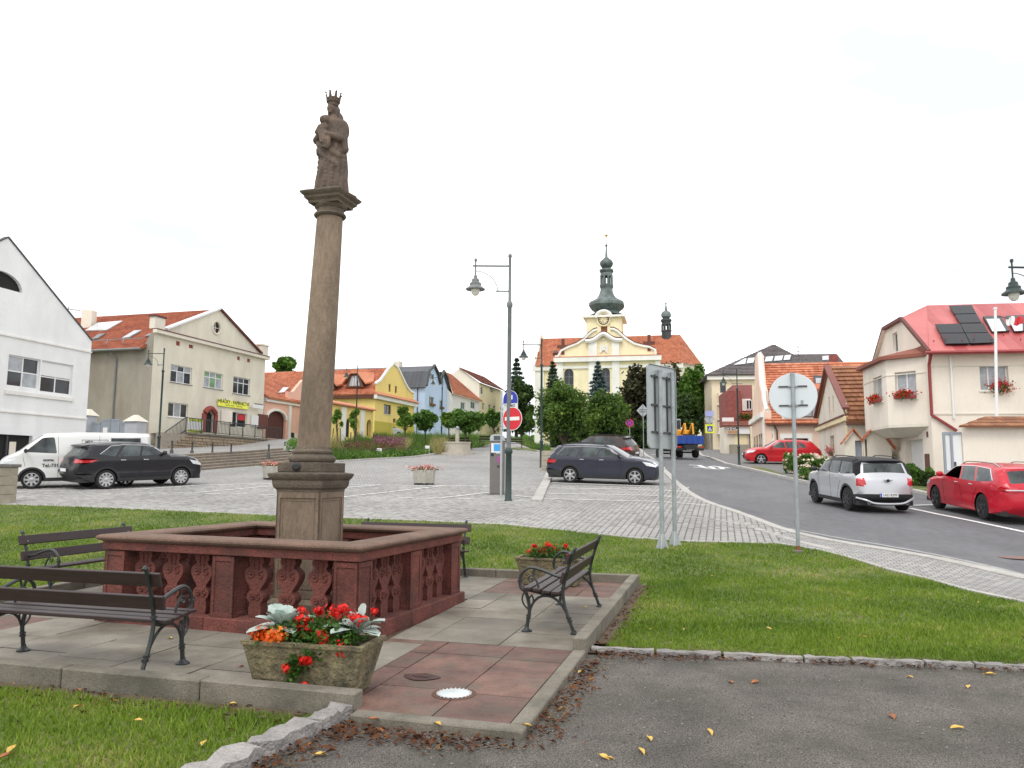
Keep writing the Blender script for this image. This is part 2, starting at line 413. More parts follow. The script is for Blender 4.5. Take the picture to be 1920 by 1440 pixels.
walk_near = [G2(*p) for p in ((1459, 1021), (1501, 1026), (1570, 1040), (1634, 1062), (1741, 1088), (1826, 1113), (1920, 1132))]
_d = (Vector(walk_near[-1]) - Vector(walk_near[-3])).normalized()
walk_near.append(tuple(Vector(walk_near[-1]) + _d * 14))
walk_far = [G2(*p) for p in ((1471, 996), (1548, 1014), (1630, 1028), (1706, 1040), (1783, 1055), (1920, 1087))]
_d = (Vector(walk_far[-1]) - Vector(walk_far[-2])).normalized(); walk_far.append(tuple(Vector(walk_far[-1]) + _d * 14))
edge_r = [pl2(2.18, .72), pl2(3.6, .84), pl2(5.96, 1.14), pl2(16, 2.0)]
edge_l = [pl2(.88, -1.76), pl2(.78, -2.3), pl2(.70, -2.72), pl2(.55, -4.2), pl2(.3, -9)]
lawn = lawn_far + walk_near[1:] + edge_r[::-1] + [pl2(.9, .7)] + edge_l + [(-30, 0)]
plat = [pl2(PX0, PY0), pl2(.88, PY0), pl2(.88, -1.9), pl2(PX1, -1.9), pl2(PX1, PY1), pl2(PX0, PY1)]
lawn_o = sheet('lawn', lawn, .012, m_lawn, .5, holes=[[pl2(PX0 + .1, PY0 + .1), pl2(PX1 - .1, PY0 + .1), pl2(PX1 - .1, PY1 - .1), pl2(PX0 + .1, PY1 - .1)]])
path = edge_r + [(16, -6), (-3, -6)] + edge_l[::-1] + [pl2(.9, .7)]
sheet('path', path, .0, m_asph_path, .5)
sheet('pavement', walk_near + walk_far[::-1], .024, m_setts_far, .7)
roadL_px = [(1412, 973), (1337, 947), (1287, 922), (1265, 903), (1240, 878), (1216, 856), (1204, 846), (1192, 838)]
roadL = [G2(*p) for p in roadL_px]
roadR_px = [(1305, 838), (1309, 847), (1319, 857), (1360, 871), (1403, 881), (1454, 893), (1519, 908), (1620, 917), (1710, 922), (1744, 930), (1830, 944), (1920, 958)]
roadR = [G2(*p) for p in roadR_px]
_d = (Vector(roadR[-1]) - Vector(roadR[-2])).normalized(); roadR.append(tuple(Vector(roadR[-1]) + _d * 16))
far_road = [(roadL[-1][0] - 2.5, roadL[-1][1] + 22), (roadR[0][0] - 1.0, roadL[-1][1] + 22)]
road = walk_far[::-1] + roadL + far_road + roadR
sheet('road', road, .004, m_road, 1.0)
steps_bot = [G2(380, 882), G2(470, 874), G2(575, 863)]
bed_edge = [G2(*p) for p in ((575, 861), (640, 866), (700, 862), (760, 859), (818, 852), (835, 846))]
plaza = [(-30.0, 25.2)] + lawn_far[1:] + [walk_far[0]] + roadL + [G2(1150, 836), G2(1020, 840), G2(900, 839)] + bed_edge[::-1] + steps_bot[::-1] + [(-19, 38.4), (-34, 36)]
sheet('plaza', plaza, .008, m_setts_far, 1.0)
Y_S = 31.0
near_plaza = [p for p in lawn_far] + [walk_far[0]] + [G2(1412, 973), G2(1337, 947), G2(1287, 922), G2(1265, 903)]
near_plaza = near_plaza + [(-34, Y_S)]
near_plaza[-2] = (G2(1265, 903)[0], min(Y_S, G2(1265, 903)[1]))
sheet('plaza_bed', near_plaza, .016, m_joint, .7)
def ribbon(name, pts, width, off, m, parent=None, step=.6, kind='structure', height=0.0, zf=None):
 pts = densify(pts, step, closed=False); n = len(pts); V = []; F = []
 for i, p in enumerate(pts):
  a = Vector(pts[max(i - 1, 0)]); b = Vector(pts[min(i + 1, n - 1)]); d = (b - a).normalized(); q = Vector((-d.y, d.x)) * width / 2; p = Vector(p)
  for sgn in (1, -1):
   r = p + q * sgn; V.append((r.x, r.y, hz(r.x, r.y) + off + height))
   if height: V.append((r.x, r.y, hz(r.x, r.y) - .05))
 if not height:
  for i in range(n - 1): k = 2 * i; F.append((k, k + 1, k + 3, k + 2))
 else:
  for i in range(n - 1):
   k = 4 * i; F += [(k, k + 2, k + 6, k + 4), (k + 1, k, k + 4, k + 5), (k + 2, k + 3, k + 7, k + 6)]
  F += [(0, 1, 3, 2), (4 * n - 4, 4 * n - 2, 4 * n - 1, 4 * n - 3)]
 mb = MB(); mb.v = V; mb.f = F
 o = mb.build(name, m, parent)
 if parent is None and kind: o['kind'] = kind
 return o
def kerb_run(name, pts, width, height, length, m, lab=None, gap=.012, off=0.0):
 t = thing(name, None, None, (0, 0, 0), kind='structure')
 P = [Vector(p[:2]) for p in densify(pts, .25, closed=False)]
 acc = [0]
 for i in range(1, len(P)): acc.append(acc[-1] + (P[i] - P[i - 1]).length)
 def at(s):
  k = min(max(int(np.searchsorted(acc, s)) - 1, 0), len(P) - 2); u = (s - acc[k]) / max(acc[k + 1] - acc[k], 1e-6); return P[k].lerp(P[k + 1], u)
 s = 0
 while s < acc[-1] - .1:
  e = min(s + length * random.uniform(.92, 1.08), acc[-1]); a = at(s + gap / 2); b = at(e - gap / 2); d = (b - a).normalized(); q = Vector((-d.y, d.x)) * width / 2
  mb = MB(); bt = []; tp = []
  for c in (a - q, b - q, b + q, a + q):
   z = hz(c.x, c.y) + off; bt.append((c.x, c.y, z - .12)); tp.append((c.x, c.y, z + height + random.uniform(-.003, .003)))
  mb.hexa(bt, tp); mb.build('kerb_stone', m, t, bevel=.008 if height > .04 else 0); s = e
 return t
kerb_run('lawn_edge_kerb', lawn_far, .07, .035, 1.0, m_kerb)
kerb_run('pavement_inner_kerb', walk_near, .09, .04, 1.0, m_kerb)
kerb_run('road_kerb', walk_far[::-1] + roadL, .26, .05, 1.0, m_kerb)
kerb_run('sidewalk_kerb', roadR, .22, .12, 1.0, m_kerb)
kerb_run('bay_kerb', [G2(1003, 943), G2(1167, 957), G2(1320, 974), G2(1400, 984)], .16, .022, 1.0, m_kerb)
kerb_run('bay_kerb', [G2(1381, 978), G2(1442, 1000), G2(1506, 1020), G2(1560, 1031)], .22, .028, 1.0, m_kerb)
kerb_run('parking_wall_kerb', [G2(1006, 943), G2(1018, 918), G2(1029, 893), G2(1042, 868)], .34, .10, 1.1, m_kerb)
kerb_run('bed_kerb', bed_edge, .15, .10, 1.0, m_kerb)
side_poly = roadR + [(30, 22), (40, 60), (24, 80), (far_road[1][0] + 1, far_road[1][1])]
sheet('sidewalk', side_poly, .07, m_walk, 1.2)
for i, (a, b, wd) in enumerate((((1035, 907), (1240, 914), .12), ((1032, 917), (1290, 924), .10), ((1025, 927.5), (1307, 937), .10), ((1017, 937.5), (1330, 950), .10), ((1713, 950), (1752, 948.5), .12))):
 ribbon('painted_line', [G2(*a), G2(*b)], wd, .047, m_paint)
ribbon('painted_line', [G2(1708, 954), G2(1760, 965), G2(1840, 981), G2(1925, 999)], .16, .014, m_paint)
for ln in ([(270, 919), (370, 912), (440, 910), (514, 909), (600, 911), (760, 912), (919, 914)], [(364, 926), (514, 913)], [(642, 934), (672, 931), (752, 922), (830, 913)], [(642, 917), (713, 911)],
           [(800, 937.5), (828, 936), (880, 930), (919, 925)], [(20, 925), (100, 922), (180, 921), (270, 919)], [(960, 931), (1000, 935)]):
 ribbon('painted_line', [G2(*p) for p in ln], .10, .047, m_paint)
for u0, u1, v in ((279, 311, 927), (328, 359, 927), (386, 412, 928), (434, 464, 929), (489, 514, 930), (642, 672, 934.5), (692, 726, 935), (745, 777, 936.5), (858, 890, 937.5), (915, 940, 939), (964, 990, 941)):
 ribbon('painted_line', [G2(u0, v), G2(u1, v)], .10, .047, m_paint)
for u in (1193, 1207, 1221, 1236): ribbon('zebra_bar', [G2(u, 852.5), G2(u + 8, 852.5)], .5, .012, m_paint)
for a, b in (((1292, 872), (1318, 873)), ((1300, 876), (1330, 877.5)), ((1322, 879), (1350, 880)), ((1335, 874), (1368, 878)), ((1310, 873), (1322, 877)), ((1330, 875), (1340, 879)), ((1350, 876), (1356, 880))):
 ribbon('road_marking', [G2(*a), G2(*b)], .25, .012, m_paint)
ribbon('road_edge_line', [G2(1443, 986), G2(1520, 999), G2(1640, 1020), G2(1760, 1042), G2(1920, 1079)], .14, .012, mat('faded_line', (.3, .3, .29), .8, .2, 6))
def make_setts():
 sx, sy = .150, .142
 ca, sa = math.cos(AX), math.sin(AX)
 us = np.arange(-36, 24, sx); vs = np.arange(6, 42, sy)
 U, V = np.meshgrid(us, vs); U = U + (np.arange(len(vs)) % 2)[:, None] * 0 + RNG.uniform(-.04, .04, len(vs))[:, None] * 0
 V = V + (np.arange(len(us)) % 2)[None, :] * sy * .5 + RNG.uniform(-.3, .3, len(us))[None, :] * sy
 U = U.ravel(); V = V.ravel()
 X = ca * U - sa * V; Y = sa * U + ca * V
 k = inpoly(np.stack([X, Y], 1), near_plaza) & (Y < Y_S) & (np.abs(X) < .70 * Y + .5)
 X, Y = X[k], Y[k]
 n = len(X); hx = sx / 2 - .003 - RNG.uniform(0, .007, n); hy = sy / 2 - .003 - RNG.uniform(0, .008, n)
 dz = RNG.uniform(-.005, .005, n); rot = AX + RNG.uniform(-.09, .09, n); c, s = np.cos(rot), np.sin(rot)
 verts = np.zeros((n, 8, 3), np.float32)
 for i, (a, b) in enumerate(((-1, -1), (1, -1), (1, 1), (-1, 1))):
  for lv, (f, z) in enumerate(((1.0, -.01), (.86, .024))):
   px = a * hx * f; py = b * hy * f
   x = X + c * px - s * py; y = Y + s * px + c * py
   verts[:, lv * 4 + i, 0] = x; verts[:, lv * 4 + i, 1] = y; verts[:, lv * 4 + i, 2] = H(x, y) + z + dz + .008
 base = np.array([(4, 5, 6, 7), (0, 1, 5, 4), (1, 2, 6, 5), (2, 3, 7, 6), (3, 0, 4, 7)])
 order = np.argsort(X * X + Y * Y)
 top = thing('sett_paving', None, None, kind='structure')
 for j in order[:300]:
  mb = MB(); mb.v = [tuple(p) for p in verts[j]]; mb.f = [tuple(f) for f in base]; mb.build('sett', m_sett, top, recalc=0)
 r = order[300:]; vv = verts[r].reshape(-1, 3); ff = (base[None] + (np.arange(len(r)) * 8)[:, None, None]).reshape(-1, 4)
 o = fast_mesh('setts', vv, ff, m_sett, top); o['kind'] = 'stuff'
 print('setts', n)
make_setts()
# memorial platform
m_slab_g = mat('slab_grey', (.205, .185, .15), .85, .2, 2.2, .35, 70, stain=(.085, .07, .045), stain_scale=1.0, stain_amt=.8, fine=.2, fsc=45, orand=.18)  # grey slab colour darkened to stand in for shade from above
m_slab_r = mat('slab_red', (.135, .072, .054), .75, .35, 3.5, 1.0, 7, bdist=.035, stain=(.105, .085, .062), stain_scale=2.2, stain_amt=.85, fine=.2, orand=.16)  # red slab colour holds the same overhead shade
pav = thing('memorial_paving', None, None, (0, 0, 0), kind='structure')
BC = Vector((-2.584, 9.435, 0)); BA = math.radians(-19.4); HX, HY = 1.63, 1.286     # balustrade centre, angle, half sizes
BX = Vector((math.cos(BA), math.sin(BA), 0)); BY = Vector((-BX.y, BX.x, 0))
def BL(x, y, z=0.0): return BC + BX * x + BY * y + Vector((0, 0, z))
def in_bal(p, g): d = p - BC; return abs(d.dot(BX)) < HX + g and abs(d.dot(BY)) < HY + g
sheet('paving_bed', [pl2(PX0 + .05, PY0 + .05), pl2(PX1 - .05, PY0 + .05), pl2(PX1 - .05, PY1 - .05), pl2(PX0 + .05, PY1 - .05)], 0, m_soil, .6, zfun=lambda x, y: x * 0 - .035)
def slab(x0, x1, y0, y1, m, hole=None):
 g = .005; j = lambda: random.uniform(-.003, .003); z = random.uniform(-.003, .003)
 c = [(x0 + g, y0 + g), (x1 - g, y0 + g), (x1 - g, y1 - g), (x0 + g, y1 - g)]
 mb = MB(); mb.hexa([PL(a, b, -.05) for a, b in c], [PL(a, b, z + j() * .5) for a, b in c])
 o = mb.build('paving_slab', m, pav); return o
def lay(xs, ys, m, off=0.0, skip=None):
 for i in range(len(xs) - 1):
  sh = off if i % 2 else 0
  yy = [ys[0]] + [y + sh for y in ys[1:-1]] + [ys[-1]]
  for k in range(len(yy) - 1):
   x0, x1, y0, y1 = xs[i], xs[i + 1], yy[k], yy[k + 1]
   cs = [PL(a, b) for a, b in ((x0, y0), (x1, y0), (x1, y1), (x0, y1), ((x0 + x1) / 2, (y0 + y1) / 2))]
   if all(in_bal(c, -.1) for c in cs): continue
   if skip and skip((x0 + x1) / 2, (y0 + y1) / 2): continue
   slab(x0, x1, y0, y1, m)
inx0, inx1, iny0, iny1 = PX0 + .13, PX1 - .13, PY0 + .15, PY1 - .13
lay([.2, .57, 1.33, inx1], [.5, 1.12, 1.74, 2.36, 2.98, 3.6], m_slab_g, .05)
lay([.62, .83, 1.5, inx1], [-1.73, -1.12, -.55, .0, .5], m_slab_r, .04)
lay([-5.17 + .01, -4.45, -3.75, -3.05, -2.3, -1.55, -.8, -.05, .62], [iny0, -1.05, -.45, .35], m_slab_g, .12, skip=lambda x, y: x < -3.7 and y > -1.2)
lay([-5.17 + .01, -4.45, -3.75], [-1.05, -.45, .35], m_slab_r, .05)
lay([.22, .62], [.35, .5], m_slab_r)
lay([inx0, -4.4, -3.75, -3.18], [.35, .75, 1.24, 1.86, 2.48, 3.1, 3.6], m_slab_g, .08)
lay([-3.0, -2.2, -1.4, -.6, .2], [3.0, 3.6, 4.2, 4.8, iny1], m_slab_g, .1)
lay([.2, .9, 1.5, inx1], [3.6, 4.15, 4.7, iny1], m_slab_r, .08)
lay([inx0, -4.4, -3.6, -3.0], [3.6, 4.15, 4.7, iny1], m_slab_r, .08)
def kerbst(x0, x1, y0, y1, z0, z1, m=m_kerb2):
 mb = MB(); c = [(x0, y0), (x1, y0), (x1, y1), (x0, y1)]
 mb.hexa([PL(a, b, z0) for a, b in c], [PL(a, b, z1 + random.uniform(-.003, .003)) for a, b in c]); mb.build('kerb_stone', m, pav, bevel=.009)
def krow(a, b, n, fn):
 L = [a + (b - a) * i / n for i in range(n + 1)]
 for i in range(n): fn(L[i] + .004, L[i + 1] - .004)
krow(PX0, .95, 5, lambda a, b: kerbst(a, b, PY0, PY0 + .14, -.12, .115))
krow(.50, PY1, 5, lambda a, b: kerbst(PX1 - .13, PX1, a, b, -.12, .115))
krow(PX0, PX1 - .134, 7, lambda a, b: kerbst(a, b, PY1 - .13, PY1, -.12, .115))
krow(PY0 + .15, PY1 - .14, 7, lambda a, b: kerbst(PX0, PX0 + .13, a, b, -.12, .115))
krow(.955, PX1, 1, lambda a, b: kerbst(a, b, -1.86, -1.735, -.12, .012))
krow(-1.73, .495, 2, lambda a, b: kerbst(inx1 + .004, PX1, a, b, -.12, .012))
m_rough = mat('edging_stone', (.29, .27, .255), .9, .2, 5, 1.0, 22, stain=(.15, .14, .13), fine=.2, bdist=.04, orand=.15)
def edging(name, pts, w, h, ln):
 t = thing(name, None, None, kind='structure')
 P = [Vector(p) for p in densify(pts, .1, False)]; s = 0; k = 0
 while k < len(P) - 3:
  m_ = int(random.uniform(ln * .6, ln * 1.3) / .1); e = min(k + max(m_, 2), len(P) - 1); a, b = P[k], P[e]
  d = (b - a).normalized(); q = Vector((-d.y, d.x)); n = 7; top = []; mb = MB(); V = []
  for i in range(n + 1):
   f = .02 + .96 * i / n; c = a.lerp(b, f)
   for sg in (-1, 1):
    wv = w / 2 * random.uniform(.7, 1.2) * (.8 if i in (0, n) else 1); r = c + q * sg * wv; V.append((r.x, r.y, -.12)); V.append((r.x, r.y, -.05 + h * random.uniform(.75, 1.15)))
  mb.v = V
  for i in range(n):
   o_ = 4 * i; mb.f += [(o_ + 1, o_ + 3, o_ + 7, o_ + 5), (o_, o_ + 1, o_ + 5, o_ + 4), (o_ + 3, o_ + 2, o_ + 6, o_ + 7)]
  mb.f += [(0, 2, 3, 1), (4 * n, 4 * n + 1, 4 * n + 3, 4 * n + 2)]
  mb.build('edging_stone', m_rough, t); k = e
edging('path_edging', [(p[0], p[1]) for p in edge_r], .10, .05, .75)
edging('path_edging', [(p[0], p[1]) for p in edge_l[:4]], .17, .10, .55)
for e_ in ([pl2(2.28, .6), pl2(2.28, 5.2)], [pl2(-5.3, -1.87), pl2(.6, -1.87)], [pl2(-5.2, 5.33), pl2(2.2, 5.33)], [(p[0] + .03, p[1] + .17) for p in edge_r]): ribbon('bare_soil_edge', e_, .20, .019, m_soil, step=.4)
# red sandstone balustrade
m_sand = mat('red_sandstone', (.150, .045, .034), .88, .42, 2.2, .7, 45, stain=(.055, .028, .022), stain_scale=1.9, stain_amt=.85, fine=.25, orand=.12)
m_sandtop = mat('weathered_rim', (.165, .10, .072), .9, .25, 3, .55, 60, stain=(.13, .09, .065), stain_scale=2.5, stain_amt=.7, fine=.25)
bal = thing('stone_balustrade', 'square red sandstone balustrade with carved balusters round the column', 'balustrade', BC, BA)
def ring(name, o_, depth, z0, z1, m, chunks=4, inset_top=0.0):
 """square ring laid from separate stones"""
 for s in range(4):
  R = Matrix.Translation(BC) @ Matrix.Rotation(BA + s * math.pi / 2, 4, 'Z')
  ha, hd = (HX, HY) if s % 2 == 0 else (HY, HX); ha += o_; hd += o_
  L0, L1 = -ha, ha - depth
  for i in range(chunks):
   a = L0 + (L1 - L0) * i / chunks + .002; b = L0 + (L1 - L0) * (i + 1) / chunks - .002
   mb = MB(); mb.box(a, b, -hd, -hd + depth, z0, z1, R); mb.build(name, m, bal, bevel=.008)
ring('plinth_stone', .03, .36, -.06, .13, m_sand, 2)
for s in range(4):
 R = Matrix.Translation(BC) @ Matrix.Rotation(BA + s * math.pi / 2, 4, 'Z')
 ha, hd = (HX, HY) if s % 2 == 0 else (HY, HX)
 mb = MB(); mb.box(-ha, ha - .30, -hd, -hd + .30, .765, .850, R); mb.build('fascia', m_sand, bal, bevel=.006)
 prof = [(-.005, .847), (.010, .858), (.022, .862), (.040, .872), (.052, .888), (.050, .905), (.036, .918), (.01, .925), (-.14, .930), (-.29, .925), (-.33, .915), (-.345, .895), (-.335, .872), (-.30, .847)]
 mb = MB(); n = len(prof); V = []
 for k, (o_, z) in enumerate(prof):
  for sg in (-1, 1): V.append(R @ Vector((sg * (ha + o_), -hd - o_, z + .005)))
 mb.v = [tuple(p) for p in V]
 for k in range(n): a = 2 * k; b = 2 * ((k + 1) % n); mb.f.append((a, a + 1, b + 1, b))
 mb.build('rim', m_sandtop, bal, smooth=1)
def pier(x, y, R, parent):
 w = .145; mb = MB(); mb.box(x - w + .012, x + w - .012, y - w + .012, y + w - .012, .13, .755, R)
 for ax in (0, 1, 2, 3):
  Q = R @ Matrix.Translation((x, y, 0)) @ Matrix.Rotation(ax * math.pi / 2, 4, 'Z')
  mb.box(-w, -w + .045, -w, -w + .02, .13, .754, Q); mb.box(w - .045, w, -w, -w + .02, .13, .754, Q)
  mb.box(-w + .045, w - .045, -w, -w + .02, .13, .175, Q); mb.box(-w + .045, w - .045, -w, -w + .02, .70, .754, Q)
 mb.build('pier', m_sand, parent, bevel=.004)
half_out = [(.052, .0), (.060, .012), (.062, .10), (.056, .145), (.060, .165), (.078, .185), (.085, .215), (.080, .245), (.062, .268), (.046, .285), (.058, .31), (.088, .36), (.110, .41), (.115, .455), (.103, .49), (.078, .51), (.060, .525), (.058, .545), (.072, .565), (.076, .59), (.070, .612), (.066, .625)]
outl = [(x * 1.22, z) for x, z in half_out] + [(-x * 1.22, z) for x, z in half_out[::-1]]
def spiral(cx, cz, r, sg, n=15, turns=1.3, y=-.062):
 return [Vector((cx + sg * r * (1 - i / n * .85) * math.cos(i / n * turns * 2 * math.pi + 1.2), y, cz + r * (1 - i / n * .85) * math.sin(i / n * turns * 2 * math.pi + 1.2))) for i in range(n)]
bmb = MB(); bmb.prism([(x, -.055, .13 + z) for x, z in outl], (0, .11, 0))
for sg in (-1, 1):
 for y in (-.06, .06):
  bmb.tube(spiral(sg * .060, .13 + .44, .042, sg, y=y), .011, 5); bmb.tube(spiral(sg * .040, .13 + .215, .034, sg, y=y), .010, 5)
  bmb.tube([(sg * .028, y, .13 + .60), (sg * .03, y, .13 + .54), (sg * .02, y, .13 + .50)], .009, 5)
for y in (-.06, .06): bmb.tube([(-.03, y, .13 + .20), (0, y, .13 + .235), (.03, y, .13 + .20)], .008, 5)
bal_mesh = None
for s in range(4):
 Rl = Matrix.Rotation(s * math.pi / 2, 4, 'Z'); R = Matrix.Translation(BC) @ Matrix.Rotation(BA, 4, 'Z') @ Rl
 ha, hd = (HX, HY) if s % 2 == 0 else (HY, HX); ea, e = ha - .165, hd - .165; pier(-ea, -e, R, bal); pier(0, -e, R, bal)
 sp = (ea - .29) / 3.05
 for side in (-1, 1):
  cx = side * ea / 2
  for k in (-1, 0, 1):
   if bal_mesh is None:
    o = bmb.build('baluster', m_sand, None, smooth=1); bal_mesh = o.data
   else: o = bpy.data.objects.new('baluster', bal_mesh); COL.objects.link(o)
   o.parent = bal; o.matrix_local = Rl @ Matrix.Translation((cx + k * sp, -e, 0))
sheet('balustrade_floor', [tuple(BL(a, b).xy) for a, b in ((-1.5, -1.2), (1.5, -1.2), (1.5, 1.2), (-1.5, 1.2))], 0, m_soil, .6, zfun=lambda x, y: x * 0 - .02)
# memorial column
m_cstone = mat('column_sandstone', (.215, .160, .112), .9, .32, 1.6, .5, 70, stain=(.085, .066, .05), stain_scale=1.1, stain_amt=.85, fine=.16, stretch=(1, 1, .35))
m_cdark = mat('column_dark', (.125, .098, .072), .9, .3, 2.5, .6, 60, stain=(.04, .032, .026), stain_scale=2, stain_amt=.8, fine=.2)
CB = PY(585.0, 881.0, BC.y); CB = Vector((CB.x, CB.y, 0)); CA = AX + math.radians(-1.0)
col = thing('memorial_column', 'tall weathered sandstone column on a square pedestal inside the red balustrade', 'column', CB, CA)
def sq(mb, prof, R=None):
 """square moulding: (half, z) from bottom to top"""
 vs = []; fs = []
 for h, z in prof:
  for a, b in ((-1, -1), (1, -1), (1, 1), (-1, 1)): p = Vector((a * h, b * h, z)); vs.append(R @ p if R else p)
 for i in range(len(prof) - 1):
  for k in range(4): fs.append((4 * i + k, 4 * i + (k + 1) % 4, 4 * i + 4 + (k + 1) % 4, 4 * i + 4 + k))
 n = 4 * (len(prof) - 1); fs += [(3, 2, 1, 0), (n, n + 1, n + 2, n + 3)]
 mb.add(vs, fs)
RC = Matrix.Translation(CB) @ Matrix.Rotation(CA, 4, 'Z')
mb = MB(); w = .287
sq(mb, [(.33, -.06), (.33, .12), (.30, .16), (w - .014, .18), (w - .014, 1.42)], RC)
for ax in range(4):
 Q = RC @ Matrix.Rotation(ax * math.pi / 2, 4, 'Z')
 for x0, x1, z0, z1 in ((-w, -w + .05, .18, 1.415), (w - .05, w, .18, 1.415), (-w + .05, w - .05, .18, .26), (-w + .05, w - .05, 1.33, 1.415)): mb.box(x0, x1, -w, -w + .02, z0, z1, Q)
 for x0, x1, z0, z1 in ((-w + .075, -w + .085, .285, 1.305), (w - .085, w - .075, .285, 1.305), (-w + .075, w - .075, .285, .295), (-w + .075, w - .075, 1.295, 1.305)): mb.box(x0, x1, -w + .008, -w + .02, z0, z1, Q)
mb.build('pedestal', m_cstone, col)
mb = MB(); sq(mb, [(w + .004, 1.40), (w + .006, 1.425), (w + .03, 1.45), (w + .04, 1.48), (w + .042, 1.49), (w + .045, 1.535), (w + .06, 1.55), (w + .075, 1.575), (w + .084, 1.60), (w + .084, 1.615), (w - .02, 1.635)], RC); mb.build('pedestal_cornice', m_cdark, col)
mb = MB(); sq(mb, [(w + .005, 1.632), (w + .005, 1.745)], RC); mb.build('plinth_block', m_cdark, col, bevel=.008)
mb = MB()
mb.lathe([(.255, 1.745), (.272, 1.76), (.282, 1.785), (.278, 1.81), (.262, 1.828), (.232, 1.832), (.225, 1.845), (.228, 1.855), (.238, 1.865), (.238, 1.885), (.222, 1.90), (.212, 1.905), (.208, 1.925), (.200, 1.94)], n=40, m=RC.to_3x3(), c=CB)
mb.build('column_base', m_cdark, col, smooth=1)
ptop = PY(620, 392, CB.y); LEAN = Vector((ptop.x - CB.x, 0, 0)) / (ptop.z - 1.7)
ZT = PY(617, 408, CB.y).z
def leanp(z): return CB + LEAN * (z - 1.7) + Vector((0, 0, z))
def lean_lathe(mb, prof, n=32):
 vs = []; fs = []
 for r, z in prof:
  c = leanp(z)
  for k in range(n): a = 2 * math.pi * k / n; vs.append(c + Vector((r * math.cos(a), r * math.sin(a), 0)))
 for i in range(len(prof) - 1):
  for k in range(n): fs.append((i * n + k, i * n + (k + 1) % n, i * n + n + (k + 1) % n, i * n + n + k))
 fs += [tuple(range(n))[::-1], tuple((len(prof) - 1) * n + k for k in range(n))]; mb.add(vs, fs)
mb = MB(); N_ = 14; lean_lathe(mb, [(.195 - .036 * (i / N_) ** 1.5, 1.93 + (ZT - 1.93) * i / N_) for i in range(N_ + 1)], 40); mb.build('column_shaft', m_cstone, col, smooth=1)
mb = MB(); lean_lathe(mb, [(.168, ZT - .01), (.19, ZT), (.20, ZT + .018), (.19, ZT + .036), (.168, ZT + .04), (.168, ZT + .09), (.18, ZT + .10), (.195, ZT + .115), (.205, ZT + .14), (.21, ZT + .155)], 40); mb.build('capital', m_cdark, col, smooth=1)
T = leanp(ZT + .14); RT = Matrix.Translation(T) @ Matrix.Rotation(CA, 4, 'Z')
mb = MB(); sq(mb, [(.20, 0), (.205, .03), (.222, .045), (.238, .06), (.242, .085), (.265, .105), (.280, .125), (.283, .14), (.235, .165)], RT); mb.build('abacus', m_cdark, col)
ZS = ZT + .14 + .16
print('column', CB, 'shaft top', ZT, 'statue base', ZS, 'statue top', PY(628, 172, CB.y).z, 'lean', LEAN)
mb = MB(); p = RC @ Vector((-.03, -w - .006, 1.695)); mb.lathe([(.0, 0), (.05, 0), (.055, .02), (.03, .035)], c=p, n=10, m=Matrix.Rotation(math.pi / 2, 3, 'X')); mb.build('vent_rosette', mat('black_iron', (.02, .02, .02), .6, .2), col)
